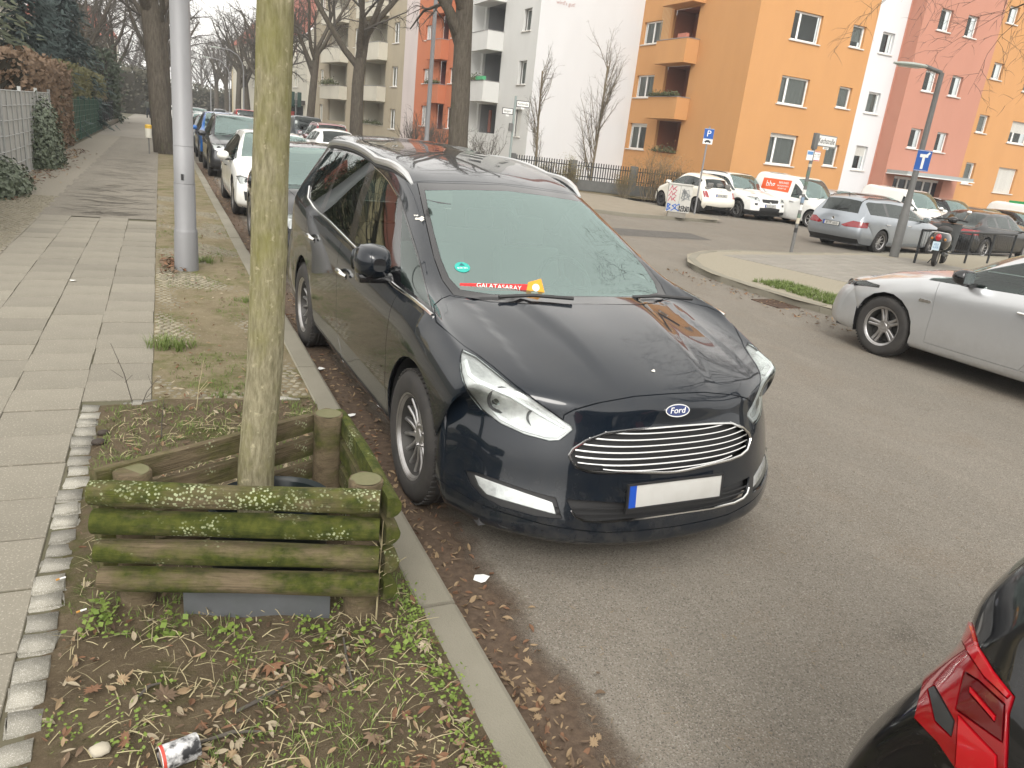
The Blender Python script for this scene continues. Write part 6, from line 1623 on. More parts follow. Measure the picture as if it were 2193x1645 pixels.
# young tree in the foreground pit
base = Vector((.285, 2.75, PZ - .06))
ypar = dict(STREET, L=3.9, R=.100, levels=4, kids=(9, 6, 5, 4), lo=(.66, .2, .2, .2), ang=((30, 55), (25, 60), (30, 65), (30, 65)), len=(.62, .5, .45, .42), rk=(.36, .5, .5, .6), wob=(.006, .08, .14, .2, .22), droop=(0, 0, .05, .12, .2), up=(0, .12, .06, 0, 0), bark=BARKY, twig=TWIG)
yt = Tree(5)
TY = 2.75
trunkpts = [at_y(px, py, TY) for px, py in ((548, 1060), (549, 1000), (557, 900), (566, 800), (571, 680), (575, 560), (578, 430), (582, 300), (586, 150), (590, 0))]
base = Vector((trunkpts[0].x - .004, TY, PZ - .06))
trunkpts = [base.copy(), Vector((trunkpts[0].x - .002, TY, .25))] + trunkpts + [trunkpts[-1] + Vector((.01, .0, .5)), trunkpts[-1] + Vector((.0, .03, 1.3)), trunkpts[-1] + Vector((-.03, .06, 2.6))]
trunkpts = [p - base for p in trunkpts]
# closely ringed trunk with knots so the bark is real relief
tb = MB(); rr = random.Random(2); prev = None; rings = 90; n = 22; V = []
def tr_at(t):
    f = t * (len(trunkpts) - 1); i = min(int(f), len(trunkpts) - 2); return trunkpts[i].lerp(trunkpts[i + 1], f - i)
Ht = trunkpts[-1].z
for i in range(rings + 1):
    z = Ht * i / rings; t = z / Ht
    # locate by height
    k = 0
    while k < len(trunkpts) - 2 and trunkpts[k + 1].z < z: k += 1
    a, c = trunkpts[k], trunkpts[k + 1]; p = a.lerp(c, (z - a.z) / max(c.z - a.z, 1e-6))
    R0 = .068 - .010 * min(1, z / 2.0) - .028 * max(0, (z - 2.2) / (Ht - 2.2)) + .02 * math.exp(-z / .12)
    for q in range(n):
        an = 2 * math.pi * q / n; bump_ = 1 + .025 * math.sin(z * 9 + 3 * an) * math.sin(2 * an + z * 3) + rr.uniform(-.012, .012)
        for kz, ka, am in ((1.06, 4.4, .10), (.62, 5.2, .06), (1.55, 4.0, .08), (1.32, 5.6, .07)):
            bump_ += am * math.exp(-((z - kz) / .035) ** 2 - ((((an - ka + math.pi) % (2 * math.pi)) - math.pi) / .5) ** 2)
        V.append((p.x + R0 * bump_ * math.cos(an), p.y + R0 * bump_ * math.sin(an), z))
tb.add(V, [(i * n + q, i * n + (q + 1) % n, (i + 1) * n + (q + 1) % n, (i + 1) * n + q) for i in range(rings) for q in range(n)])
young = thing("young_tree", "slim young tree with greenish mossy trunk standing inside the log planter", "tree", base)
o = tb.build("trunk", BARKY, young, True, angle=180)
for q in range(11):
    z = lerp(2.75, Ht, (q + .5) / 11); k = 0
    while k < len(trunkpts) - 2 and trunkpts[k + 1].z < z: k += 1
    p = trunkpts[k].lerp(trunkpts[k + 1], .5); p = Vector((p.x, p.y, z)); az = q * 2.4; d = Vector((math.cos(az), math.sin(az), .75))
    yt.limb(p, d, 1.9 - .06 * q, .020 - .001 * q, 1, ypar)
cm = MB(); cm.v = yt.big.v + yt.fine.v; off = len(yt.big.v); cm.f = yt.big.f + [tuple(i + off for i in f) for f in yt.fine.f]
cm.build("crown", TWIG, young, True, angle=180)

# upright slender trees before the gable, and shrubs by the garden wall
SLIM = dict(STREET, L=4.6, R=.055, levels=3, kids=(26, 6, 4), lo=(.12, .2, .2), ang=((18, 38), (20, 50), (25, 60)), len=(.34, .42, .45), rk=(.42, .55, .6), wob=(.03, .08, .14, .2, .2), droop=(0, -.05, 0, 0, 0), up=(0, .10, .08, .05, 0), bark=TWIGL, twig=TWIG, taper=.3)
sm = tree_meshes(61, SLIM); sm2 = tree_meshes(62, dict(SLIM, kids=(34, 7, 4), lo=(.06, .15, .2), len=(.48, .4, .4)))
p = at_y(1150, 345, 33.5); add_tree(sm, "slender_tree", "slender upright bare tree with one stem before the blank gable", (p.x, 33.5, gz(p.x)), (1.0, 1.0, 1.12))
p = at_y(1268, 355, 32.5); add_tree(sm2, "slender_tree", "bushy upright bare tree with many stems behind the garden fence", (p.x, 32.5, gz(p.x)), (1.05, 1.05, 1.25), 1.0)
def shrub_mesh(seed, n, h, spread, m=TWIGL, leaf=None):
    t = Tree(seed); P = dict(SLIM, levels=3, kids=(0, 5, 4, 3), twig=m)
    for k in range(n):
        a = t.r.uniform(0, 6.28); d = Vector((math.cos(a) * spread * t.r.random(), math.sin(a) * spread * t.r.random(), 1)); t.limb(Vector((t.r.gauss(0, .12), t.r.gauss(0, .12), -.05)), d, h * t.r.uniform(.7, 1.1), .014, 1, dict(P, len=(.3, .5, .45, .4), lo=(.2, .25, .2, .2), ang=((20, 40), (20, 50), (25, 60), (25, 60)), rk=(.5, .6, .6, .6)))
    b = MB(); b.v = t.big.v + t.fine.v; off = len(t.big.v); b.f = t.big.f + [tuple(i + off for i in f) for f in t.fine.f]
    me = b.mesh("stems"); me.materials.append(m); lm = None
    if leaf:
        g = MB(); r_ = random.Random(seed)
        for p in t.tips:
            for _ in range(leaf[1]):
                q = p + Vector((r_.gauss(0, .06), r_.gauss(0, .06), r_.gauss(0, .06))); d = Vector((r_.gauss(0, 1), r_.gauss(0, 1), r_.gauss(0, 1))).normalized(); e = d.orthogonal().normalized() * .014; g.add([q - e, q + d * .03, q + e, q - d * .02], [(0, 1, 2, 3)])
        lm = g.mesh("foliage"); lm.materials.append(leaf[0])
    return me, lm
LEAFY = mat("leaf_yellow_green", (.16, .16, .04), .8, var=(.20, .14, .06), scale=9); LEAFG = mat("leaf_green", (.055, .085, .025), .7, var=(.09, .11, .04), scale=6); LEAFO = mat("leaf_ochre", (.30, .17, .05), .85, var=(.22, .13, .05), scale=7)
sh1 = shrub_mesh(71, 26, 1.5, .8, TWIGL, (LEAFO, 2)); sh2 = shrub_mesh(72, 24, 1.2, .9, TWIGL, (LEAFY, 3)); sh3 = shrub_mesh(73, 16, 1.1, .8, TWIG)
def add_shrub(ms, name, label, loc, sc=1.0, rz=0.0, group=None):
    t = thing(name, label, "shrub", loc, rz, group); t.scale = (sc, sc, sc)
    for nm, me in zip(("stems", "foliage"), ms):
        if me is None: continue
        o = bpy.data.objects.new(nm, me); COL.objects.link(o); o.parent = t
        if nm == "foliage": o["kind"] = "stuff"
    return t
def px_at(px, y, Y): q = at_y(px, y, Y); return (q.x, Y, gz(q.x) + .08)
add_shrub(sh1, "garden_shrub", "ochre leafless shrub under the lowest orange balcony", px_at(1395, 400, 28.2), 1.25, .5)
add_shrub(sh1, "garden_shrub", "ochre twiggy shrub beside the cream-white little car", px_at(1450, 400, 28.4), 1.0, 2.5)
add_shrub(sh2, "garden_shrub", "low yellow-green bush at the foot of the many-stemmed upright tree", px_at(1215, 370, 30.3), 1.0, .3)
add_shrub(sh2, "garden_shrub", "low yellow-green bush left of the garden fence post", px_at(1165, 350, 31.2), .8, 1.3)
add_shrub(sh2, "garden_shrub", "greenish bush along the fence before the orange corner", px_at(1340, 400, 28.3), .8, 4.0)
for k, (x, lab) in enumerate(((905, "thin bare shrub at the foot of the red-orange house"), (945, "bare shrub between lamp post and thick tree at the red-orange house"), (1040, "bare shrub below the lowest loggia of the pale grey house"), (880, "bare twigs before the pink strip"))):
    add_shrub(sh3, "bare_shrub", lab, px_at(x, 320, (46, 44, 40, 50)[k]), (2.3, 2.2, 1.9, 2.2)[k], k * 1.3)

# ---- the gardens on the left
def conifer(seed, h, r, n=9000, droop=.35):
    r_ = random.Random(seed); b = MB(); tr = MB(); tr.tube([(0, 0, -.1), (.05, 0, h * .5), (0, .05, h)], [h * .022, h * .014, .02], 7)
    for _ in range(n // 14):
        t = r_.random() ** 1.25; z = h * (.10 + .90 * t); R = r * (1 - t) ** .75 * r_.uniform(.35, 1.08) + .12; a = r_.uniform(0, 6.28); nseg = 14
        tip = Vector((math.cos(a) * R, math.sin(a) * R, z - droop * R * r_.uniform(.4, 1.3)))
        root = Vector((0, 0, z))
        for k in range(nseg):
            f = (k + r_.random()) / nseg; f = f ** .7; p = root.lerp(tip, f) + Vector((r_.gauss(0, .09), r_.gauss(0, .09), r_.gauss(0, .07) - .12 * f * f)); d = ((tip - root).normalized() + Vector((r_.gauss(0, .5), r_.gauss(0, .5), r_.gauss(-.25, .4)))).normalized(); L = r_.uniform(.14, .30); e = d.orthogonal().normalized() * L * .16
            b.add([p - e, p + d * L, p + e, p - d * L * .25], [(0, 1, 2, 3)])
    a_ = tr.mesh("trunk"); a_.materials.append(BARK); c = b.mesh("crown"); return a_, c
CON = mat("conifer_green", (.065, .080, .048), .9, var=(.125, .135, .085), scale=1.2, amt=.7, rnd=.2); CONB = mat("conifer_blue", (.042, .065, .062), .9, var=(.075, .10, .092), scale=1.2, amt=.7)
ca = conifer(81, 9, 2.4); ca[1].materials.append(CON); cb = conifer(82, 7, 1.8); cb[1].materials.append(CONB)
for ms, lab, loc, sc, rz in ((ca, "tall dark fir behind the brown hedge", (-5.4, 27.5, .1), 1.15, 0), (ca, "tall fir behind the grey mesh fence at the garden corner", (-6.6, 20.5, .1), 1.1, 2.0), (cb, "blue-green spruce behind the clipped green hedge", (-4.6, 36, .1), 1.15, 1.0), (cb, "blue-green spruce beside the dark iron railing", (-4.2, 45, .1), 1.2, 2.4), (ca, "dark fir at the far end of the left gardens", (-5.2, 58, .1), 1.1, 3.0)):
    add_tree(ms, "fir_tree", lab, loc, sc, rz, "evergreens in the left gardens")
for k, (loc, sc, lab) in enumerate((((-4.6, 18.6, .1), .62, "leafless garden tree between grey fence and firs"), ((-5.6, 33, .1), .72, "leafless garden tree behind the clipped green hedge"), ((-3.6, 52, .1), .75, "leafless garden tree beyond the iron railing"), ((-9.5, 26, .1), .8, "leafless garden tree before the cream house"))): add_tree(TM[k % 3], "garden_tree", lab, loc, sc, k * 1.9, "leafless trees in the left gardens")
def hedge(name, label, x0, x1, y0, y1, z0, z1, m, n, size, seed, jit=.06):
    r_ = random.Random(seed); t = thing(name, label, "hedge", ((x0 + x1) / 2, (y0 + y1) / 2, z0)); b = MB(); cx_, cy_ = (x0 + x1) / 2, (y0 + y1) / 2
    A = [(y1 - y0) * (z1 - z0)] * 2 + [(x1 - x0) * (z1 - z0)] * 2 + [(x1 - x0) * (y1 - y0)]; tot = sum(A)
    for _ in range(n):
        q = r_.random() * tot; k = 0
        while q > A[k]: q -= A[k]; k += 1
        x = (x0, x1, None, None, None)[k]; y = (None, None, y0, y1, None)[k]; z = z1 if k == 4 else r_.uniform(z0, z1)
        x = r_.uniform(x0, x1) if x is None else x; y = r_.uniform(y0, y1) if y is None else y
        p = Vector((x + r_.gauss(0, jit) - cx_, y + r_.gauss(0, jit) - cy_, z + r_.gauss(0, jit) + .05 * math.sin(y * 2) - z0)); d = Vector((r_.gauss(0, 1), r_.gauss(0, 1), r_.gauss(0, 1))).normalized(); e = d.orthogonal().normalized() * size * .4
        b.add([p - e, p + d * size * .6, p + e, p - d * size * .4], [(0, 1, 2, 3)])
    o = b.build("foliage", m, t); o["kind"] = "stuff"
    c = MB(); c.box((0, 0, (z1 - z0) * .48), (max(x1 - x0 - .22, .1), y1 - y0 - .2, (z1 - z0) * .94)); c.build("branches", mat("hedge_core", (.035, .030, .02), .95), t)
    return t
BEECH = mat("beech_leaves", (.185, .125, .078), .85, var=(.12, .078, .050), scale=3, amt=.8, rnd=.1); HEDG = mat("hedge_green", (.10, .105, .042), .85, var=(.16, .145, .065), scale=2.5, amt=.8)
hedge("beech_hedge", "rusty brown beech hedge behind the grey mesh fence", -4.1, -2.75, 21.6, 31.0, .1, 2.5, BEECH, 9000, .13, 91)
hedge("clipped_hedge", "clipped olive-green hedge above the dark green fence", -4.4, -3.05, 33.5, 56.0, .1, 2.75, HEDG, 10000, .13, 92)
hedge("laurel_bush", "dark leafy bush by the end of the iron railing", -3.9, -2.9, 58.5, 63.5, .1, 4.2, mat("laurel", (.025, .04, .02), .6, var=(.05, .07, .035), scale=3), 3500, .22, 93, .3)
hedge("low_brown_hedge", "low brown hedge behind the green fence panels", -3.7, -3.05, 45, 57, .1, 1.6, BEECH, 2500, .12, 94)
# a far wood that closes the view down the street
DW = Tree(77); rw_ = random.Random(78); PW = dict(STREET, levels=3, kids=(7, 6, 5), wob=(.05, .12, .18, .2, .2))
for k in range(46):
    x = rw_.uniform(-34, 34); y = rw_.uniform(150, 190); h = rw_.uniform(6, 9); DW.limb(Vector((x, y, 0)), Vector((0, 0, 1)), h, .3, 0, PW)
b = MB(); b.v = DW.big.v + DW.fine.v; off = len(DW.big.v); b.f = DW.big.f + [tuple(i + off for i in f) for f in DW.fine.f]
o = b.build("distant_wood", mat("distant_twigs", (.12, .105, .095), .95)); tag(o, "far bare trees reading as one grey mass at the end of the street", "wood", None, "stuff")
hedge("far_hedge", "far dark hedge closing the end of the left pavement", -12, -1.4, 100, 112, .1, 4.5, mat("hedge_core2", (.06, .06, .04), .9, var=(.10, .09, .06), scale=1.5), 5000, .4, 95, .4)
for k, (x, y) in enumerate(((-2.0, 72), (-3.4, 66), (-4.2, 84))): add_tree(TM[k % 3], "garden_tree", "leafless garden tree far along the left boundary past the dark bush", (x - 1.2, y, .1), .9, 1.3 * k, "leafless trees far along the left gardens")
hedge("far_hedge", "far dim greenery across the end of the street", -10, 16, 138, 144, .1, 4.0, mat("hedge_core2", (.06, .06, .04), .9, var=(.10, .09, .06), scale=1.5), 5000, .5, 96, .5)
# ---- garden boundaries on the left
GRW = mat("fence_strip_grey", (.40, .40, .38), .7, var=(.31, .31, .295), scale=2.5, amt=.7, stretch=(1, 1, .3)); WIRE = mat("wire_grey", (.36, .37, .36), .5, .2); GREENF = mat("fence_green", (.016, .085, .062), .5, var=(.022, .10, .07), scale=3); IRON = mat("iron_black", (.018, .020, .022), .5)
MOSSG = mat("fence_green_slats", (.040, .060, .032), .7, var=(.055, .08, .045), scale=4)
def mesh_fence(name, label, x, y0, y1, z0, z1, infill, wire, panel=2.5, rows=8, post=WIRE, pr=.035):
    t = thing(name, label, "fence", (x, y0, z0)); n = max(1, round((y1 - y0) / panel)); L = (y1 - y0) / n; h = z1 - z0
    for k in range(n):
        MB().box((0, (k + .5) * L, h / 2), (.012, L - .05, h - .04)).build("infill_panel", infill, t)
        b = MB()
        for j in range(rows + 1):
            z = .03 + (h - .06) * j / rows; b.tube([(.018, k * L + .02, z), (.018, (k + 1) * L - .02, z)], .011, 4)
        for j in range(int(L / .55) + 1): b.tube([(.024, k * L + .05 + j * .55, .02), (.024, k * L + .05 + j * .55, h - .02)], .010, 4)
        b.build("wire_mesh", wire, t)
    for k in range(n + 1): MB().box((0.0, k * L, h / 2 + .03), (.06, .06, h + .06)).build("post", post, t)
    return t
mesh_fence("mesh_fence", "grey privacy-strip mesh fence, taller near section", -2.55, 8.5, 16.4, PZ - .02, 2.02, GRW, WIRE, 2.6, 7)
mesh_fence("mesh_fence", "grey privacy-strip mesh fence, lower section ending at the ivy", -2.55, 16.45, 23.4, PZ - .02, 1.72, GRW, WIRE, 2.3, 6)
mesh_fence("green_gate", "bright green metal gate between grey fence and green fence", -2.78, 23.7, 27.0, PZ - .02, 1.36, GREENF, GREENF, 1.6, 5, GREENF)
mesh_fence("green_fence", "dark green slatted mesh fence along the gardens", -2.8, 27.1, 47.0, PZ - .02, 1.55, MOSSG, GREENF, 2.5, 7, GREENF)
t = thing("iron_railing", "black iron railing on a low wall past the green fence", "railing", (-2.8, 47.2, PZ))
MB().box((0, 8, .12), (.25, 16, .24)).build("base_wall", SLABM, t)
for k in range(8): MB().box((0, k * 2.2, .75), (.07, .07, 1.3)).build("post", IRON, t)
b = MB()
for z in (.4, 1.25): b.box((0, 8, z), (.03, 16, .04))
for k in range(130): b.box((0, .1 + k * .122, .82), (.016, .016, .95))
b.build("bars", IRON, t)
# ivy tumbling over the grey fence
IVY = mat("ivy_leaves", (.065, .088, .050), .55, var=(.14, .165, .11), scale=14, amt=.9)
def leaf_mound(name, label, c, rad, n, size, m, seed, cat="shrub", lean=None):
    r_ = random.Random(seed); t = thing(name, label, cat, c); b = MB()
    for _ in range(n):
        v = Vector((r_.gauss(0, 1), r_.gauss(0, 1), abs(r_.gauss(0, 1)))).normalized() * r_.uniform(.62, 1.0) * (1 + .22 * math.sin(7 * r_.random()) ); p = Vector((v.x * rad[0], v.y * rad[1], v.z * rad[2])); nrm = (v + Vector((r_.gauss(0, .5), r_.gauss(0, .5), r_.gauss(.1, .5)))).normalized(); d = nrm.orthogonal().normalized(); d = Matrix.Rotation(r_.uniform(0, 6.28), 3, nrm) @ d; e = nrm.cross(d)
        s = size * r_.uniform(.6, 1.2); b.add([p - e * s * .4, p + d * s * .55 + nrm * s * .1, p + e * s * .4, p - d * s * .45], [(0, 1, 2, 3)])
    o = b.build("foliage", m, t); o["kind"] = "stuff"
    g = MB()
    for k in range(14): a = r_.uniform(0, 6.28); g.tube([(0, 0, -.03), (math.cos(a) * rad[0] * .5, math.sin(a) * rad[1] * .5, rad[2] * .5), (math.cos(a) * rad[0] * .85, math.sin(a) * rad[1] * .85, rad[2] * .55)], [.012, .008, .004], 4)
    g.build("stems", TWIG, t); return t
leaf_mound("ivy_bush", "grey-green ivy sprawling up the end of the grey mesh fence", (-2.45, 20.9, PZ), (.38, 1.25, 1.35), 7500, .075, IVY, 101)
leaf_mound("ivy_bush", "low ivy clump at the foot of the grey fence near the paving edge", (-2.35, 15.0, PZ), (.34, 1.0, .5), 4000, .065, IVY, 102)
# person far down the pavement
def person(loc, rz):
    t = thing("person", "person in dark trousers and grey-green jacket walking away down the pavement", "person", loc, rz)
    me = bpy.data.meshes.new("body"); bm = bmesh.new(); J = {}
    pts = dict(pel=(0, 0, .92), chest=(0, .02, 1.28), neck=(0, .03, 1.47), head=(0, .04, 1.62), sl=(-.19, .02, 1.40), el=(-.26, -.02, 1.12), hl=(-.25, .10, .90), sr=(.19, .02, 1.40), er=(.26, .02, 1.12), hr=(.25, -.08, .90), kl=(-.10, .10, .50), fl=(-.10, .02, .07), tl=(-.10, .16, .04), kr=(.10, -.02, .50), fr=(.10, -.24, .12), tr_=(.10, -.14, .04))
    rad = dict(pel=.16, chest=.19, neck=.07, head=.11, sl=.09, el=.07, hl=.05, sr=.09, er=.07, hr=.05, kl=.085, fl=.06, tl=.045, kr=.085, fr=.06, tr_=.045)
    for k, v in pts.items(): J[k] = bm.verts.new(v)
    for a, b_ in (("pel", "chest"), ("chest", "neck"), ("neck", "head"), ("chest", "sl"), ("sl", "el"), ("el", "hl"), ("chest", "sr"), ("sr", "er"), ("er", "hr"), ("pel", "kl"), ("kl", "fl"), ("fl", "tl"), ("pel", "kr"), ("kr", "fr"), ("fr", "tr_")): bm.edges.new((J[a], J[b_]))
    bm.to_mesh(me); bm.free(); tmp = bpy.data.objects.new("tmp", me); COL.objects.link(tmp)
    sk = tmp.modifiers.new("s", 'SKIN'); su = tmp.modifiers.new("u", 'SUBSURF'); su.levels = 2
    for k, v in zip(pts, me.skin_vertices[0].data): v.radius = (rad[k], rad[k] * .85)
    me.skin_vertices[0].data[0].use_root = True
    dg = bpy.context.evaluated_depsgraph_get(); nm = bpy.data.meshes.new_from_object(tmp.evaluated_get(dg)); bpy.data.objects.remove(tmp)
    nm.materials.clear()
    for m_ in (mat("trousers_dark", (.012, .013, .018), .9), mat("jacket_olive", (.07, .075, .06), .9), mat("hair_brown", (.05, .035, .025), .8)): nm.materials.append(m_)
    for p in nm.polygons: p.material_index = 0 if p.center.z < .95 else (1 if p.center.z < 1.5 else 2)
    o = link("body", nm, None, t, True, angle=180) if len(nm.materials) else None
    return t
pp = gpt(318, 253, PZ); person((pp.x, pp.y, PZ), .15)
# ================================================================== street furniture
POST = mat("galvanised_grey", (.29, .292, .30), .55, .2, var=(.205, .205, .21), scale=4, amt=.9, bmp=.001, bscale=60, stretch=(1, 1, .3)); POSTD = mat("pole_grey_dark", (.19, .19, .185), .6, .3, var=(.14, .14, .135), scale=6, amt=.8); ZINC = mat("zinc", (.42, .43, .43), .45, .5)
BLUE = mat("sign_blue", (.008, .085, .36), .45); SWHITE = mat("sign_face_white", (.80, .80, .78), .5); SBLACK = mat("sign_black", (.015, .015, .016), .5)
# lamp post on the left pavement
p = gpt(400, 576, PZ); lp = thing("lamp_post", "smooth light grey lamp post on the left pavement strip", "lamp post", (p.x, p.y, PZ - .01))
MB().lathe([(.125, -.05), (.122, .0), (.118, .42), (.116, .43), (.108, .45), (.106, .9), (.104, .91), (.101, .93), (.100, 1.3), (.099, 1.301), (.092, 3.2), (.07, 7.2)], 28).build("pole", POST, lp, True, angle=50)
MB().tube([(0, 0, 7.1), (.25, .0, 7.7), (.9, 0, 8.0), (1.6, 0, 8.05)], [.06, .05, .045, .04], 10).build("arm", POST, lp, True)
MB().box((1.95, 0, 8.05), (.75, .26, .12)).build("lamp_head", POST, lp, bevel=.04)
b = MB(); b.prism([(-.012, -.03), (.012, -.03), (.012, .03), (-.012, .03)], 0, .008); o = b.build("hatch_lock", SBLACK, lp); o.matrix_local = frame((.95, -.3, 0), (0, 0, 1), (-.02, -.100, .99))
b = MB()
for z in (.43, .925, 1.3): b.lathe([(.1205 - .016 * z, z - .006), (.1225 - .016 * z, z), (.1205 - .016 * z, z + .006)], 28, caps=False)
b.build("weld_ring", POST, lp, True)
# lamp by the scooter
def arm_lamp(label, foot, h, arm_dir, alen, m=POSTD, r=.07, base_r=.09, head=True, curved=False, group=None):
    t = thing("street_lamp", label, "street lamp", foot, 0, group); a = Vector(arm_dir).normalized()
    MB().lathe([(base_r, -.05), (base_r, 1.05), (base_r - .015, 1.1), (r, 1.6), (r * .8, h)], 16).build("pole", m, t, True, angle=50)
    if curved: pts = [Vector((0, 0, h - .05)) + a * 0, a * .10 + Vector((0, 0, h + .6)), a * .45 + Vector((0, 0, h + 1.2)), a * 1.1 + Vector((0, 0, h + 1.55)), a * alen + Vector((0, 0, h + 1.62))]
    else: pts = [Vector((0, 0, h - .06)), a * .02 + Vector((0, 0, h)), a * alen + Vector((0, 0, h + .10))]
    MB().tube(pts, r * .62, 8).build("arm", m, t, True)
    if head:
        e = pts[-1]; n = 12; V = []
        for k, (u, w, hh) in enumerate(((-.05, .04, .05), (.08, .11, .08), (.35, .15, .10), (.62, .13, .08), (.78, .05, .04))):
            for q in range(n):
                an = 2 * math.pi * q / n; sd = Vector((-a.y, a.x, 0)); V.append(e + a * u + sd * (w * math.cos(an)) + Vector((0, 0, hh * .6 * math.sin(an) - .01)))
        MB().add(V, [(i * n + q, i * n + (q + 1) % n, (i + 1) * n + (q + 1) % n, (i + 1) * n + q) for i in range(4) for q in range(n)] + [tuple(reversed(range(n))), tuple(4 * n + q for q in range(n))]).build("lamp_head", mat("lamp_head_green", (.40, .44, .40), .45), t, True, angle=60)
        V2 = [e + a * (.12 + .55 * (k / 5)) + Vector((-a.y, a.x, 0)) * (.11 * s_) + Vector((0, 0, -.065)) for k in range(6) for s_ in (-1, 1)]
        MB().add(V2, [(2 * k, 2 * k + 1, 2 * k + 3, 2 * k + 2) for k in range(5)]).build("lamp_glass", mat("lamp_glass", (.75, .73, .65), .3), t)
    return t
f = gpt(1914, 549, gz(16.5) + PZ); sidelamp = arm_lamp("grey street lamp with a blue dead-end sign by the scooter", f, 4.42, (-.93, .35, 0), .45, POSTD, .075, .115)
top = to_px(f + Vector((0, 0, 4.75)))
def sign_plate(parent, m, w, h, face, name="sign_plate", border=None):
    b = MB(); b.box((0, 0, 0), (w, h, .004)); o = b.build(name, face, parent); o.matrix_local = m
    MB().box((0, 0, -.006), (w + .012, h + .012, .006)).build("sign_back", ZINC, o)
    return o
def rect_sub(parent, x, y, w, h, m, name, z=.004): return MB().box((x, y, z), (w, h, .003)).build(name, m, parent)
# dead-end sign on that lamp
d = at_depth(1966, 345, (f - CAM).dot(CFW) - .12) - f
vr = CRT - Vector((0, 0, CRT.z)); vr.normalize()
fm = frame(Vector((.86, -.5, 0)), (0, 0, 1), (d.x * .0 + .02, -.10, d.z)); sp_ = sign_plate(sidelamp, fm, .42, .60, BLUE); sp_.scale = (.82, .82, 1)
rect_sub(sp_, 0, -.06, .075, .36, SWHITE, "sign_stem"); rect_sub(sp_, .0, .14, .24, .09, SWHITE, "sign_bar")
b = MB(); b.prism([(.02, .14), (.13, .26), (.17, .23), (.09, .12)], .0055, .0075); b.build("sign_arrow", SWHITE, sp_)
rect_sub(sp_, 0, .285, .41, .008, SWHITE, "sign_edge"); rect_sub(sp_, 0, -.285, .41, .008, SWHITE, "sign_edge")
# street-name post
f = gpt(1694, 540, gz(13) + PZ); kp = thing("street_name_post", "sticker-covered post carrying the Kochstraße name plate on the island", "sign post", f)
dep = (f - CAM).dot(CFW); toff = at_depth(1750, 290, dep) - f; hk = toff.z
MB().lathe([(.038, -.1), (.038, hk), (.0, hk + .01)], 14).build("pole", POSTD, kp, True, angle=50)
rs5 = random.Random(5); stc = [mat("pole_sticker_" + n_, c_, .5) for n_, c_ in (("white", (.7, .7, .68)), ("green", (.12, .17, .13)), ("black", (.03, .03, .03)), ("blue", (.2, .27, .36)), ("pale", (.55, .5, .4)))]
z = .45
while z < hk - .6:
    hh = rs5.uniform(.06, .13); b = MB(); b.lathe([(.0395, z), (.0397, z + hh)], 14, caps=False); b.build("sticker", stc[rs5.randrange(5)], kp, True); z += hh + rs5.uniform(.0, .12)
b = MB(); b.box((0, 0, hk - .16), (.10, .10, .34)); b.build("plate_clamp", POSTD, kp, bevel=.012)
pr = (at_depth(1803, 302, dep) - at_depth(1756, 290, dep)); dirp = Vector((pr.x, pr.y, 0)).normalized(); L = .80
dirp = Vector((.60, .80, 0)).normalized()
dirp = Vector((.99, .14, 0)).normalized(); L = .68
fm = frame(dirp, (0, 0, 1), dirp * (L / 2 + .05) + Vector((0, 0, hk - .13))); o = sign_plate(kp, fm, L, .24, mat("plate_rim", (.17, .18, .17), .5), "name_plate"); rect_sub(o, 0, 0, L - .035, .205, SWHITE, "name_field", .002)
t = link("name_letters", text_mesh("Kochstraße", .15, .0006), SBLACK, o); t.location = (0, -.004, .0055); t.scale = (.82, 1.1, 1)
t2 = rect_sub(o, 0.02, -.15, .20, .05, SWHITE, "number_field", -.002); link("number_letters", text_mesh("25-29", .05, .0005), SBLACK, o).location = (.02, -.15, .002)
for s_, x in ((0, -.09), (1, .07)):
    fm = frame(Vector((.93, -.36, 0)), (0, 0, 1), Vector((.93, -.36, 0)) * x + Vector((0.0, -.05, hk - .47))); o = sign_plate(kp, fm, .135, .20, (SWHITE, SWHITE)[s_], "small_plate")
    if s_ == 1:
        for y_ in (-.09, .09): rect_sub(o, 0, y_, .13, .014, mat("sign_red", (.5, .03, .03), .5), "red_edge")
        link("small_letters", text_mesh("H 100\n1,3  0,7", .045, .0004), SBLACK, o).location = (0, .01, .004)
    else:
        rect_sub(o, 0, .05, .12, .07, mat("sticker_blue", (.1, .25, .5), .5), "blue_field")
# parking sign
f = gpt(1487, 458, gz(16) + PZ); pk = thing("parking_sign", "blue P parking sign with car symbol on a slim grey pole", "sign", f); dep = (f - CAM).dot(CFW)
hp = (at_depth(1520, 275, dep) - f).z; MB().lathe([(.03, -.1), (.03, hp + .02)], 12).build("pole", POST, pk, True, angle=50)
fm = frame(Vector((.85, -.52, 0)), (0, 0, 1), Vector((-.02, -.05, hp - .22))); o = sign_plate(pk, fm, .40, .42, BLUE); o.scale = (.8, .8, 1); rect_sub(o, 0, .2, .39, .008, SWHITE, "sign_edge"); rect_sub(o, 0, -.2, .39, .008, SWHITE, "sign_edge")
t = link("sign_letter", text_mesh("P", .36, .0006), SWHITE, o); t.location = (.0, .0, .004)
fm = frame(Vector((.85, -.52, 0)), (0, 0, 1), Vector((-.02, -.05, hp - .475))); o = sign_plate(pk, fm, .40, .22, SWHITE); o.scale = (.8, .72, 1)
b = MB(); b.prism([(-.13, -.03), (.13, -.03), (.14, .015), (.09, .03), (.05, .075), (-.06, .075), (-.10, .03), (-.14, .015)], .003, .006); b.prism([(-.085 + .028 * math.cos(a), -.035 + .028 * math.sin(a)) for a in [k * .63 for k in range(10)]], .003, .0065); b.prism([(.085 + .028 * math.cos(a), -.035 + .028 * math.sin(a)) for a in [k * .63 for k in range(10)]], .003, .0067); b.build("car_symbol", SBLACK, o)
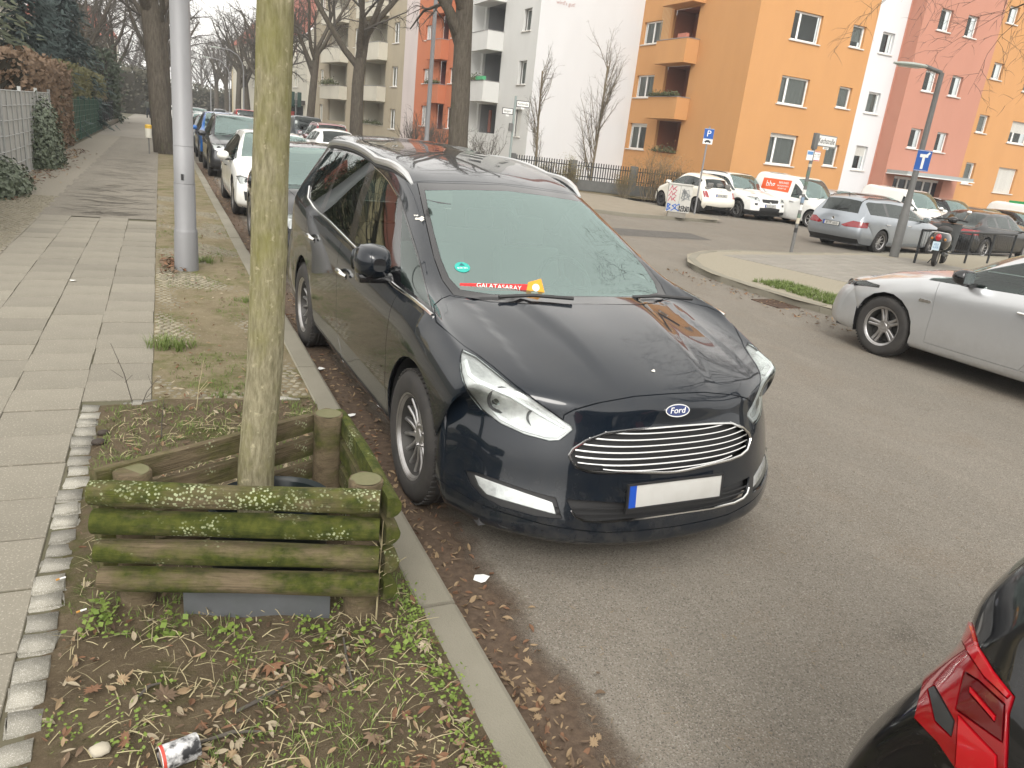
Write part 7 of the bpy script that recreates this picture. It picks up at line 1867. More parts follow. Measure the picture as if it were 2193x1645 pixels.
# sprayed utility cabinet
f = gpt(1453, 466, gz(15) + PZ); cab = thing("utility_cabinet", "pale utility cabinet sprayed with red and blue graffiti", "cabinet", (f.x, f.y + .15, gz(15) + PZ), math.radians(-31)); dep = (f - CAM).dot(CFW)
cw, chh = .98, 1.25; cab.scale = (.76, .8, .80)
CABM = mat("cabinet_paint", (.56, .55, .50), .7, var=(.44, .43, .40), scale=5, amt=.8)
MB().box((0, .0, .10), (cw * .78, .36, .22)).build("plinth", SLABG, cab, bevel=.01)
MB().box((0, 0, .20 + (chh - .2) / 2), (cw, .42, chh - .2)).build("case", CABM, cab, bevel=.012)
MB().box((0, 0, chh + .025), (cw + .06, .48, .05)).build("lid", CABM, cab, bevel=.015)
MB().box((0, -.2115, .20 + (chh - .2) / 2), (.008, .003, chh - .26)).build("door_seam", SBLACK, cab)
def spray(pts, r, m, x0, z0, sx, sz, name="graffiti"):
    b = MB(); P = [Vector((x0 + x * sx, -.2135, z0 + y * sz)) for x, y in pts]
    for a, c in zip(P[:-1], P[1:]):
        d = c - a
        if d.length < 1e-4: continue
        d.normalize(); s_ = Vector((d.z, 0, -d.x)) * r; b.quad(a - s_ - d * r, a + s_ - d * r, c + s_ + d * r, c - s_ + d * r)
    return b.build(name, m, cab)
RED = mat("spray_red", (.45, .05, .10), .7); BLU = mat("spray_blue", (.03, .12, .45), .7); BLK = mat("spray_black", (.03, .03, .035), .7)
spray([(0, 0), (0, 1), (.6, .9), (.1, .55), (.7, .35), (0, 0)], .022, BLU, -.44, .24, .17, .26); spray([(.9, 1), (.3, .75), (.9, .45), (.2, .05)], .02, BLU, -.30, .24, .2, .26); spray([(1, 1), (.2, .8), (.1, .3), (1, .05)], .02, BLU, -.12, .25, .16, .26)
for k, gl in enumerate(([(0, 0), (0, 1), (.7, .75), (0, .5), (.8, 0)], [(.8, 1), (0, .9), (.6, .5), (0, .45), (0, 0), (.8, .05)], [(0, 0), (0, 1), (.8, .7), (0, .5), (.9, 0)], [(0, 0), (.4, 1), (.8, 0), (.2, .4), (.7, .4)], [(.1, .1), (0, .9), (.8, .9), (.8, .1), (.1, .1)])): spray(gl, .016, BLK, .05 + .085 * k, .26, .075, .20)
rg = random.Random(8)
for k in range(3): spray([(0, 0), (.3, 1), (.5, .2), (.9, .9), (.6, .5), (1, .1)], .014, RED, -.45, .60 + .2 * k, .30, .20)
for k in range(9): spray([(rg.random(), rg.random()) for _ in range(4)], .012, mat("spray_grey", (.25, .26, .26), .7), .05, .62, .40, .5)
# second street-name post across the side street
f = Vector((13.5, 30.6, gz(13.5) + PZ)); q = at_y(1092, 335, 30.6); f.x = q.x
np_ = thing("street_name_post", "grey-green post with two street name plates before the pale grey house", "sign post", f); hk = at_y(1105, 206, 30.6).z - f.z
MB().lathe([(.05, -.1), (.05, hk), (.0, hk + .02)], 12).build("pole", mat("pole_green_grey", (.28, .33, .32), .6), np_, True, angle=50)
for txt, sx, zz in (("Kochstraße", 1, -.28), ("Bergstr.", -1, -.62)):
    dv = Vector((.95, -.3, 0)).normalized(); L = .56 if sx > 0 else .46; fm = frame(dv, (0, 0, 1), dv * sx * (L / 2 + .05) + Vector((0, 0, hk + zz))); o = sign_plate(np_, fm, L, .25, SBLACK, "name_plate"); rect_sub(o, 0, 0, L - .05, .20, SWHITE, "name_field", .002)
    t = link("name_letters", text_mesh(txt, .12, .0005), SBLACK, o); t.location = (0, 0, .006); t.scale = (.78, 1, 1)
    rect_sub(o, 0, -.17, .14, .07, SWHITE, "number_field", .0)
MB().box((-.12, -.06, hk - 1.25), (.16, .10, .34)).build("switch_box", POSTD, np_)
# lamp posts along the right kerb and down the street
q = at_x(914, 290, 9.0); arm_lamp("tall grey curved-arm street lamp before the red-orange house", (9.0, q.y, PZ - .05), 6.6, (-1, .15, 0), 2.2, POST, .085, .11, curved=True)
for k, (px, py, yy) in enumerate(((500, 165, 75), (470, 185, 92), (430, 195, 112))):
    q = at_y(px + 22, 235, yy); arm_lamp("curved-arm street lamp far down the street", (q.x, yy, .05), 5.0, (-1, .05, 0), 1.9, POST, .07, .09, curved=True, group="far curved street lamps")
q = at_y(455, 40, 44); arm_lamp("street lamp with flat head hanging over the parked row", (.3, 44, PZ), 8.0, (1, 0, 0), 1.2, POST, .07, .09)
# traffic light at the crossing
q = at_y(633, 262, 56); tl = thing("traffic_light", "twin-headed dark green traffic light before the white house", "traffic light", (q.x, 56, .0)); ht = at_y(633, 196, 56).z
MB().lathe([(.055, -.05), (.05, ht - .1)], 10).build("pole", POSTD, tl, True, angle=50)
for sx in (-.22, .22): MB().box((sx, 0, ht - .5), (.26, .22, .95)).build("signal_head", mat("signal_green", (.015, .045, .035), .5), tl, bevel=.04)
# bin on a tree and green sign on the left pavement
tb_ = thing("waste_bin", "small yellow and white litter bin beside the thick tree", "waste bin", (-.36, 28.6, PZ)); tb_.scale = (.6, .6, .8); MB().tube([(0, 0, 0), (0, 0, .75)], .03, 8).build("pole", POSTD, tb_, True); MB().lathe([(.12, .62), (.16, .64), (.17, 1.0), (.15, 1.02)], 12).build("bin", mat("bin_white", (.6, .58, .5), .6), tb_, True); MB().lathe([(.165, .98), (.175, 1.12), (.12, 1.16)], 12).build("bin_lid", mat("bin_yellow", (.6, .38, .05), .6), tb_, True)
q = at_y(345, 250, 60); gs = thing("green_sign", "green vertical sign board on a post down the left pavement", "sign", (q.x, 60, PZ)); zt = at_y(343, 178, 60).z; MB().tube([(0, 0, 0), (0, 0, zt)], .04, 8).build("pole", POSTD, gs, True); MB().box((-.02, -.05, zt - .35), (.34, .05, 1.0)).build("board", mat("board_green", (.03, .42, .10), .5), gs)
# garden fence of the corner plot: low wall, posts, pickets
fw = thing("garden_fence", "dark picket fence with stone posts on a low wall before the blank gable", "fence", (16, 29.0, gz(16) + PZ))
A = Vector((13.9, 31.2, gz(14) + PZ)); B = Vector((24.0, 27.4, gz(24) + PZ)); dv = (B - A); Lf = dv.length; dv.normalize(); STW = mat("wall_grey", (.13, .13, .125), .9, var=(.09, .09, .085), scale=4)
fw.location = A
ang = math.atan2(dv.y, dv.x); fw.rotation_euler = (0, 0, ang)
MB().box((Lf / 2, 0, .22), (Lf, .22, .44)).build("base_wall", STW, fw)
for k in range(5): MB().box((k * Lf / 4, 0, .62), (.30, .30, 1.24)).build("post", STW, fw, bevel=.02)
for z in (.58, 1.02): MB().box((Lf / 2, 0, z), (Lf, .03, .04)).build("rail", IRON, fw)
r7 = random.Random(2); pm = MB().box((0, 0, .38), (.045, .02, .76)).mesh("picket"); pm.materials.append(IRON)
n = int(Lf / .11)
for k in range(n):
    x = .08 + k * .11
    if min(abs(x - j * Lf / 4) for j in range(5)) < .18: continue
    o = bpy.data.objects.new("picket", pm); COL.objects.link(o); o.parent = fw; o.location = (x, -.012, .44)
sheet("garden_bed", [(13.2, 31.6), (24.1, 27.6), (24.1, 38.7), (18.0, 38.7), (13.0, 38.7)], lambda x: gz(x) + PZ + .012, mat("bed_soil", (.10, .085, .05), .95, var=(.07, .09, .03), scale=2, amt=.8, bmp=.03, bscale=6))
sheet("leaf_strip", [(12.8, 30.2), (23.8, 26.3), (24.1, 27.3), (13.4, 31.3)], lambda x: gz(x) + PZ + .004, mat("bed_leaves", (.20, .165, .09), .95, var=(.12, .09, .05), scale=7, amt=.9, bmp=.03, bscale=14))
# railing on the island by the scooter
ra_ = thing("tube_railing", "low dark tube railing with mesh infill behind the scooter", "railing", (16.6, 12.7, gz(17) + PZ), math.radians(10))
b = MB(); b.tube([(0, 0, 0), (0, 0, .8), (5, 0, .8), (5, 0, 0)], .03, 8); b.tube([(0, 0, .25), (5, 0, .25)], .015, 6); b.build("frame", IRON, ra_, True)
for k in range(3): MB().tube([(1.25 * (k + 1), 0, 0), (1.25 * (k + 1), 0, .8)], .028, 8).build("post", IRON, ra_, True)
b = MB()
for k in range(40): b.tube([(.1 + k * .12, 0, .25), (.1 + k * .12, 0, .78)], .005, 4)
b.build("mesh_infill", IRON, ra_)
# ================================================================== log guard round the young tree
def moss_wood(name, moss_lo, moss_hi, lichen=.0, seed=0.0):
    if name in MATS: return MATS[name]
    m, nt, b = nodes_of(name)
    g = noise(nt, 7, 9, .7, stretch=(.45, 5, 5), offset=(seed, seed, 0)); c = mixrgb(nt, ramp(nt, g, .3, .7), (.10, .076, .047), (.215, .168, .105))
    fine = noise(nt, 30, 6, .7, stretch=(.25, 6, 6), offset=(0, seed, 0)); c = mixrgb(nt, ramp(nt, fine, .55, .72), c, (.08, .058, .035))
    ms = noise(nt, 3.2, 7, .7, stretch=(.8, 1.8, 1.8), offset=(seed * 2.3, 0, seed))
    mc = mixrgb(nt, ramp(nt, noise(nt, 26, 5, .6), .35, .65), (.034, .046, .008), (.088, .098, .018)); c = mixrgb(nt, ramp(nt, ms, moss_lo, moss_hi), c, mc)
    if lichen:
        vo = nt.nodes.new("ShaderNodeTexVoronoi"); tc = nt.nodes.new("ShaderNodeTexCoord"); nt.links.new(tc.outputs["Object"], vo.inputs["Vector"]); vo.inputs["Scale"].default_value = 85
        cl = ramp(nt, vo.outputs["Distance"], .42, .30); ar = ramp(nt, noise(nt, 5, 5, .7, offset=(seed, 3, 1)), .60 - lichen, .66 - lichen * .6)
        mu = nt.nodes.new("ShaderNodeMath"); mu.operation = 'MULTIPLY'; nt.links.new(cl, mu.inputs[0]); nt.links.new(ar, mu.inputs[1]); c = mixrgb(nt, mu.outputs[0], c, (.40, .44, .27))
    nt.links.new(c, b.inputs["Base Color"]); inp(b, "Roughness", .93); inp(b, "Specular IOR Level", .25); bump(nt, b, fine, .009)
    MATS[name] = m; return m
WOODS = [moss_wood("wood_log_a", .36, .58, .12, 1.0), moss_wood("wood_log_b", .28, .50, .08, 2.7), moss_wood("wood_log_c", .34, .52, .03, 4.1), moss_wood("wood_log_d", .38, .56, .0, 5.9)]
WPOST = moss_wood("wood_post", .50, .72, .0, 7.0); WPLANK = moss_wood("wood_plank", .40, .62, .03, 8.2)
PL_L, PL_R, PL_K = Vector((-.125, 2.60, 0)), Vector((.610, 2.335, 0)), Vector((.605, 2.985, 0))
guard = thing("log_planter", "mossy triangular guard of half-round logs round the young tree", "planter", (.35, 2.63, PZ - .03))
G0 = Vector((.35, 2.63, PZ - .03))
def half_log(A, B, r, m, out, name="log", seed=0):
    """half-round log from A to B, round side towards 'out'"""
    r_ = random.Random(seed); A, B = Vector(A), Vector(B); L = (B - A).length; d = (B - A) / L; out = (out - d * out.dot(d)).normalized(); up = out.cross(d)
    if up.z < 0: up = -up
    n = 12; seg = 14; V = []
    sec = [(-.32 * r, -r * .92)] + [(r * math.cos(a), r * math.sin(a)) for a in [math.radians(-80 + 160 * k / (n - 1)) for k in range(n)]] + [(-.32 * r, r * .92)]
    for i in range(seg + 1):
        t = i / seg; wob = r * .05 * math.sin(t * 5 + seed); sc = 1 + .035 * math.sin(t * 9 + seed * 2) - (.05 if i in (0, seg) else 0)
        for u, w in sec: V.append((sc * u * 1, w * sc, L * (t - .5), wob + r_.uniform(-.0012, .0012)))
    b = MB(); P = [Vector((z, -u + 0, w)) + Vector((0, -wb, 0)) for u, w, z, wb in V]; q = len(sec)
    # local frame: x along the log, -y = out, z = up
    b.add(P, [(i * q + k, (i + 1) * q + k, (i + 1) * q + (k + 1) % q, i * q + (k + 1) % q) for i in range(seg) for k in range(q)] + [tuple(range(q)), tuple(reversed([seg * q + k for k in range(q)]))])
    o = b.build(name, m, guard, True, angle=50); mid = (A + B) / 2 - G0
    mm = Matrix.Identity(4)
    for i in range(3): mm[i][0] = d[i]; mm[i][1] = -out[i]; mm[i][2] = up[i]; mm[i][3] = mid[i]
    if mm.to_3x3().determinant() < 0:
        for i in range(3): mm[i][0] = -d[i]
    o.matrix_local = mm; return o
lz_ = (.592, .487, .376, .266)
fo = Vector((-.29, -1, 0)).normalized()
for k, z in enumerate(lz_):
    half_log((-.245 + .004 * k, 2.505, z + .002 * k), (.637 + .004 * k, 2.238, z + .004), .0425, WOODS[k], fo, seed=k)
ro = Vector((1, 0, 0)); lo_ = Vector((-.45, .9, 0))
for k, z in enumerate(lz_):
    half_log((.672, 2.215, z - .01), (.665, 3.06, z - .005), .041, WOODS[(k + 1) % 3], ro, seed=k + 5)
    half_log((-.235, 2.595, z - .005), (.60, 3.045, z - .005), .041, WPLANK, lo_, seed=k + 9)
for nm, p, h in (("l", PL_L, .615), ("r", PL_R, .640), ("k", PL_K, .635)):
    r_ = random.Random(ord(nm[0])); n = 20; V = []; prof = [(.058, -.25), (.060, .1), (.060, h - .004), (.056, h)]
    b = MB(); b.lathe(prof, n); b.v = [(x * (1 + r_.uniform(-.015, .015)), y * (1 + r_.uniform(-.015, .015)), z + (r_.uniform(-.004, .004) if z > .5 else 0)) for x, y, z in b.v]
    o = b.build("post", WPOST, guard, True, angle=40); o.location = Vector((p.x, p.y, 0)) - Vector((G0.x, G0.y, G0.z))
    MB().lathe([(.0, h + .0015), (.053, h + .0015)], n, caps=False).build("post_top", mat("end_grain", (.17, .155, .085), .95, var=(.10, .105, .045), scale=18, amt=.8), o)
for p in ((-.0, 2.47), ):
    b = MB(); A, B = Vector((.02, 2.475, 0)), Vector((.50, 2.33, 0)); d = (B - A).normalized(); nn = Vector((d.y, -d.x, 0))
    b.add([A - G0 + Vector((0, 0, .06)), B - G0 + Vector((0, 0, .07)), B - G0 + Vector((0, 0, .225)), A - G0 + Vector((0, 0, .215))] + [q - nn * -.004 for q in (A - G0 + Vector((0, 0, .06)), B - G0 + Vector((0, 0, .07)), B - G0 + Vector((0, 0, .225)), A - G0 + Vector((0, 0, .215)))], [(0, 1, 2, 3), (7, 6, 5, 4), (0, 4, 5, 1), (2, 6, 7, 3)]); b.build("metal_sheet", mat("zinc_sheet", (.22, .235, .25), .45, .6, var=(.15, .16, .17), scale=6), guard)
b = MB(); b.lathe([(.20, -.02), (.215, .10), (.222, .32), (.230, .335), (.222, .345), (.205, .33), (.19, .1)], 28, Matrix.Translation(Vector((.335, 2.70, PZ - .02)) - G0), caps=False); b.v = [(x, y * .8, z) for x, y, z in b.v]
b.build("watering_ring", mat("ring_black", (.010, .016, .018), .4), guard, True)

# ---- scooter behind the silver hatchback
def build_scooter(loc, hd):
    t = thing("scooter", "black motor scooter with red tail lamp and blue-white plate by the railing", "scooter", loc, math.radians(90 - hd) - math.pi / 2)
    # local: +y forward
    SCB = paint("scooter_black", (.012, .014, .012), 0, .3, dirt=.06)
    def ell(name, c, r, m, par=t, n=14, k=10):
        b = MB(); V = []
        for i in range(k + 1):
            ph = math.pi * i / k
            for j in range(n): a = 2 * math.pi * j / n; V.append((c[0] + r[0] * math.sin(ph) * math.cos(a), c[1] + r[1] * math.sin(ph) * math.sin(a), c[2] + r[2] * math.cos(ph)))
        b.add(V, [(i * n + j, i * n + (j + 1) % n, (i + 1) * n + (j + 1) % n, (i + 1) * n + j) for i in range(k) for j in range(n)]); return b.build(name, m, par, True, angle=180)
    T = Matrix.Rotation(math.pi / 2, 4, 'Y')
    for y in (-.42, .82): b = MB(); b.lathe([(.10, -.045), (.20, -.05), (.235, -.03), (.24, 0), (.235, .03), (.20, .05), (.10, .045)], 24, Matrix.Translation((0, y, .24)) @ T); w = b.build("wheel", RUBBER, t, True); b = MB(); b.lathe([(0, -.046), (.12, -.046), (.12, .046), (0, .046)], 16, Matrix.Translation((0, y, .24)) @ T); b.build("rim", ALLOY, w, True)
    ell("rear_body", (0, -.28, .60), (.22, .52, .26), SCB); ell("seat", (0, -.15, .86), (.16, .40, .09), mat("scooter_seat", (.02, .018, .016), .6)); ell("front_fender", (0, .80, .42), (.09, .25, .14), SCB)
    b = MB(); b.add([(-.22, .55, .35), (.22, .55, .35), (.24, .66, 1.0), (-.24, .66, 1.0), (-.20, .60, .35), (.20, .60, .35), (.22, .72, 1.0), (-.22, .72, 1.0)], [(0, 1, 2, 3), (7, 6, 5, 4), (0, 3, 7, 4), (1, 5, 6, 2), (3, 2, 6, 7)]); b.build("leg_shield", SCB, t, bevel=.02)
    MB().box((0, .28, .34), (.34, .62, .07)).build("footboard", SCB, t, bevel=.02)
    MB().tube([(-.34, .50, 1.08), (-.15, .60, 1.10), (.15, .60, 1.10), (.34, .50, 1.08)], .02, 8).build("handlebar", PLASTIC, t, True); ell("headset", (0, .62, 1.08), (.12, .10, .08), SCB)
    for sx in (-1, 1): MB().tube([(sx * .24, .55, 1.10), (sx * .30, .52, 1.26)], .008, 5).build("mirror_stem", CHROME, t, True); ell("mirror", (sx * .31, .52, 1.30), (.06, .02, .05), CHROME)
    ell("tail_lamp", (0, -.78, .70), (.065, .05, .085), TAILHOT); MB().tube([(-.17, -.72, .80), (0, -.84, .82), (.17, -.72, .80)], .012, 6).build("grab_rail", CHROME, t, True)
    b = MB(); b.box((0, -.80, .50), (.16, .008, .20)); o = b.build("number_plate", mat("plate_pale_blue", (.55, .68, .76), .5), t); tt = link("plate_letters", text_mesh("423\nLXB", .065, .0005), mat("plate_letters_blue", (.05, .18, .4), .5), o); tt.matrix_local = frame((1, 0, 0), (0, 0, 1), (0, -.806, .50))
    ell("indicator", (-.14, -.70, .66), (.03, .03, .03), mat("indicator_orange", (.5, .2, .03), .3)); ell("indicator", (.14, -.70, .66), (.03, .03, .03), mat("indicator_orange", (.5, .2, .03), .3))
    MB().tube([(.16, -.1, .28), (.17, -.7, .34)], [.05, .04], 8).build("exhaust", mat("exhaust_dark", (.05, .05, .05), .4, .7), t, True); MB().tube([(-.05, .05, .3), (-.20, -.02, .02)], .012, 6).build("stand", IRON, t, True)
    return t
sp = gpt(2012, 572, gz(16) + PZ); build_scooter((sp.x + .25, sp.y + .28, gz(16) + PZ), 62)
# ================================================================== leaves, grass, twigs, litter
def leaf_mat(name, c1, c2):
    return mat(name, c1, .85, var=c2, scale=9, amt=.8, rnd=.25)
LBR = [leaf_mat("dead_leaf_brown", (.17, .115, .072), (.10, .066, .042)), leaf_mat("dead_leaf_tan", (.33, .24, .14), (.22, .15, .085)), leaf_mat("dead_leaf_rust", (.21, .105, .055), (.13, .07, .04)), leaf_mat("dead_leaf_pale", (.36, .31, .22), (.26, .21, .14))]
def leaf_shape(r_, s, kind):
    """curled leaf as a strip of quads along its midrib"""
    if kind == 'lobed':
        n = 11; pts = []
        for k in range(n * 2):
            a = 2 * math.pi * k / (n * 2); rad = s * (.62 + .38 * (k % 2)) * (.8 + .3 * abs(math.cos(a))) * r_.uniform(.88, 1.1); pts.append((rad * math.cos(a), rad * math.sin(a)))
        cv = r_.uniform(-.6, .6); V = [(0, 0, 0)] + [(x, y, cv * (x * x + .5 * y * y) / s + r_.uniform(-.1, .1) * s) for x, y in pts]; m = len(pts)
        return V, [(0, 1 + k, 1 + (k + 1) % m) for k in range(m)]
    n = 5; V = []; w = s * r_.uniform(.28, .48); cu = r_.uniform(-.9, 1.3); ro = r_.uniform(.1, .9)
    for k in range(n + 1):
        t = k / n - .5; hw_ = w * math.sin(math.pi * (k + .25) / (n + .5)) ; z = cu * s * t * t
        V += [(t * s * 2, -hw_, z + ro * hw_), (t * s * 2, 0, z), (t * s * 2, hw_, z + ro * hw_)]
    F_ = []
    for k in range(n):
        a = k * 3; F_ += [(a, a + 3, a + 4, a + 1), (a + 1, a + 4, a + 5, a + 2)]
    return V, F_
def scatter_leaves(name, pts, zf, mats, sizes, seed, label=None, cat=None, lobed=.2, lift=.006):
    r_ = random.Random(seed); bs = [MB() for _ in mats]
    for (x, y) in pts:
        s = r_.uniform(*sizes); V, F_ = leaf_shape(r_, s, 'lobed' if r_.random() < lobed else 'oval')
        R_ = Euler((r_.gauss(0, .35), r_.gauss(0, .35), r_.uniform(0, 6.28))).to_matrix(); o = Vector((x, y, zf(x, y) + lift + r_.random() * .012)); k = r_.randrange(len(mats))
        bs[k].add([R_ @ Vector(v) + o for v in V], F_)
    vs_, fs, mi = [], [], []
    for k, b in enumerate(bs):
        o = len(vs_); vs_ += b.v; fs += [tuple(i + o for i in f) for f in b.f]; mi += [k] * len(b.f)
    me = bpy.data.meshes.new(name); me.from_pydata(vs_, [], fs); me.polygons.foreach_set("material_index", mi)
    for m in mats: me.materials.append(m)
    o = link(name, me, mats, None); tag(o, label, cat, None, "stuff"); return o
rl = random.Random(31)
inside_guard = lambda x, y: False
pit_pts = []
while len(pit_pts) < 1700:
    x, y = rl.uniform(PX0 + .05, PX1 - .02), 1.15 + 3.4 * rl.random() ** 1.7
    cl_ = math.sin(x * 9 + 2 * math.sin(y * 5)) + math.sin(y * 8 - x * 5)
    if rl.random() < (1.0 if y < 2.2 else .4) * (1.0 if cl_ > .2 else .35): pit_pts.append((x, y))
scatter_leaves("leaf_litter", pit_pts, soil_z, LBR, (.005, .024), 1, "dead brown leaves lying over the soil of the tree pit", "leaves", .06)
# gutter leaves along the kerb
gut = []
while len(gut) < 2100:
    y = 1.2 + 24 * rl.random() ** 1.8; d = abs(rl.gauss(0, .11 if y < 4 else .17)); x = XK1 + .02 + d
    if d < .75: gut.append((x, y))
scatter_leaves("gutter_leaves", gut, lambda x, y: .002, LBR[:3] + [LBR[1]], (.007, .024), 2, "brown leaf litter swept along the gutter by the near kerb", "leaves", .1, .003)
def dirt_film():
    m, nt, b = nodes_of("gutter_dirt"); tc = nt.nodes.new("ShaderNodeTexCoord"); sx = nt.nodes.new("ShaderNodeSeparateXYZ"); nt.links.new(tc.outputs["Object"], sx.inputs[0])
    fade = ramp(nt, sx.outputs["X"], XK1 + .46, XK1 + .02); n1 = noise(nt, 2.6, 7, .72); ad = nt.nodes.new("ShaderNodeMath"); ad.operation = 'MULTIPLY_ADD'; ad.inputs[1].default_value = 1.5; nt.links.new(fade, ad.inputs[0]); nt.links.new(n1, ad.inputs[2])
    al = ramp(nt, ad.outputs[0], .98, 1.45); mu = nt.nodes.new("ShaderNodeMath"); mu.operation = 'MULTIPLY'; mu.inputs[1].default_value = .9; nt.links.new(al, mu.inputs[0]); nt.links.new(mu.outputs[0], b.inputs["Alpha"])
    n2 = noise(nt, 30, 6, .7); nt.links.new(mixrgb(nt, ramp(nt, n2, .3, .7), (.065, .042, .028), (.15, .105, .07)), b.inputs["Base Color"]); inp(b, "Roughness", .97); bump(nt, b, n2, .012); return m
b = MB(); V = []; n = 60
for k in range(n + 1):
    y = .6 + 27 * (k / n) ** 1.4; V += [(XK1 - .004, y, .010), (XK1 + .2, y, .007), (XK1 + .75, y, .004)]
b.add(V, [q for k in range(n) for q in ((k * 3, k * 3 + 1, k * 3 + 4, k * 3 + 3), (k * 3 + 1, k * 3 + 2, k * 3 + 5, k * 3 + 4))]); o = b.build("gutter_dirt", dirt_film(), None, True); o["kind"] = "stuff"; tag(o, "dark dirt gathered in the gutter at the near kerb", "dirt")
lv = [(x, y) for x, y in ((rl.uniform(-.08, XK0 - .02), 4.7 + 9 * rl.random() ** 1.5) for _ in range(260))]
scatter_leaves("verge_leaves", lv, lambda x, y: PZ, LBR, (.008, .024), 3, "scattered dry leaves on the cobbled strip beside the kerb", "leaves", .1)
lv = [(-2.3 + rl.gauss(0, .18), rl.uniform(14, 28)) for _ in range(500)]
scatter_leaves("fence_leaves", lv, lambda x, y: PZ, LBR[:3], (.02, .05), 4, "brown leaves gathered along the foot of the garden fences", "leaves", .1)
lv = [(-.05 + rl.uniform(0, .25), 9.0 + rl.gauss(0, .25)) for _ in range(160)]
scatter_leaves("leaf_heap", lv, lambda x, y: PZ + rl.random() * .03, [LBR[2], LBR[0]], (.015, .04), 5, "small heap of rusty leaves at the foot of the lamp post", "leaves", .1)
lv = [(8.15 + rl.gauss(-.25, .25), 6.5 + 4 * rl.random()) for _ in range(260)]
scatter_leaves("gutter_leaves", [(x, y) for x, y in lv if x < 8.02], lambda x, y: .002, LBR[:3], (.012, .035), 6, "brown leaf crumbs in the gutter below the island", "leaves", .1)
# a few leaves big enough to pick out
for k, (px, py, s, m, lab) in enumerate(((585, 1428, .045, 2, "large orange-brown lobed leaf lying below the planter"), (355, 1500, .040, 0, "dull brown lobed leaf near the granite setts"), (800, 1590, .040, 0, "wide brown lobed leaf beside the kerb in the pit"), (910, 1395, .030, 3, "pale curled leaf by the kerb edge"), (690, 1490, .030, 0, "folded brown leaf in the middle of the pit"), (640, 1210, .034, 3, "pale dry leaf inside the log planter"), (430, 1310, .034, 1, "tan upright leaf before the metal sheet"), (600, 1310, .034, 1, "crumpled tan leaf under the lowest log"), (200, 1490, .032, 2, "rusty folded leaf beside the setts"))):
    q = gpt(px, py, PZ); r_ = random.Random(200 + k); V, F_ = leaf_shape(r_, s, 'lobed'); b = MB().add(V, F_); o = b.build("dry_leaf", LBR[m]); o.location = (q.x, q.y, soil_z(q.x, q.y) + .018); o.rotation_euler = (r_.uniform(-.3, .3), r_.uniform(-.3, .3), r_.uniform(0, 6)); tag(o, lab, "leaf", "single large leaves in the tree pit")
# grass, straw and weeds
GRS = mat("grass_green", (.085, .135, .022), .8, var=(.15, .19, .05), scale=12, amt=.8); STRAW = mat("straw", (.40, .35, .21), .9, var=(.30, .25, .14), scale=20); WEED = mat("weed_green", (.085, .15, .022), .7, var=(.19, .24, .04), scale=14, amt=.8)
def blades(pts, zf, m, name, label, h, n, seed, flat=.6, w=.0022, kind="stuff", cat="grass"):
    r_ = random.Random(seed); b = MB()
    for (x, y) in pts:
        z = zf(x, y)
        for _ in range(n):
            a = r_.uniform(0, 6.28); L = r_.uniform(*h); out = r_.uniform(.15, flat); p0 = Vector((x + r_.gauss(0, .012), y + r_.gauss(0, .012), z)); d = Vector((math.cos(a) * out, math.sin(a) * out, 1)).normalized(); d2 = Vector((math.cos(a) * out * 2.2, math.sin(a) * out * 2.2, .6)).normalized(); s_ = Vector((-math.sin(a), math.cos(a), 0)) * w
            p1 = p0 + d * L * .55; p2 = p1 + d2 * L * .45; b.add([p0 - s_, p0 + s_, p1 + s_ * .8, p1 - s_ * .8, p2], [(0, 1, 2, 3), (3, 2, 4)])
    o = b.build(name, m); tag(o, label, cat, None, kind); return o
def tuft(px, py, n, h, lab, m=GRS, sp_=.05, z=None):
    q = gpt(px, py, PZ if z is None else z); pts = [(q.x + rl.gauss(0, sp_), q.y + rl.gauss(0, sp_)) for _ in range(n)]
    return blades(pts, lambda x, y: (PZ if z is None else z) - .01, m, "grass_tuft", lab, h, 9, rl.randrange(999), .8)
tuft(365, 745, 34, (.07, .15), "round green grass tuft at the edge of the paving slabs", sp_=.07)
tuft(440, 560, 26, (.05, .10), "small green grass tuft right of the lamp post foot", sp_=.08)
tuft(525, 645, 10, (.05, .09), "little grass tuft beside the kerb behind the tree trunk", sp_=.05)
tuft(495, 842, 14, (.04, .07), "flat grass patch on the cobbles before the tree pit", sp_=.08)
# thin grass through the verge and the pit
vp = [(rl.uniform(-.08, XK0), 4.75 + 8 * rl.random() ** 1.4) for _ in range(1500)]; vp = [p for p in vp if math.sin(p[0] * 6 + p[1] * 2.3) + math.sin(p[1] * 4.1 - p[0] * 3) > .2]
blades(vp, lambda x, y: PZ - .01, GRS, "verge_grass", "thin grass growing between the cobbles of the strip", (.012, .045), 5, 51, .9, .0018)
pp_ = [(rl.uniform(PX0 + .05, PX1 - .02), rl.uniform(1.2, 4.6)) for _ in range(2600)]; pp_ = [p for p in pp_ if math.sin(p[0] * 7 + p[1] * 3) + math.sin(p[1] * 5.1 - p[0] * 4) > .1 or p[1] > 3.6]
blades(pp_, lambda x, y: soil_z(x, y) - .004, GRS, "pit_grass", "sparse short grass in the soil of the tree pit", (.012, .05), 5, 52, 1.0, .0016)
sw = [(rl.uniform(PX0 + .08, PX1 - .05), 1.2 + 3.3 * rl.random()) for _ in range(1900)]
r_ = random.Random(9); b = MB()
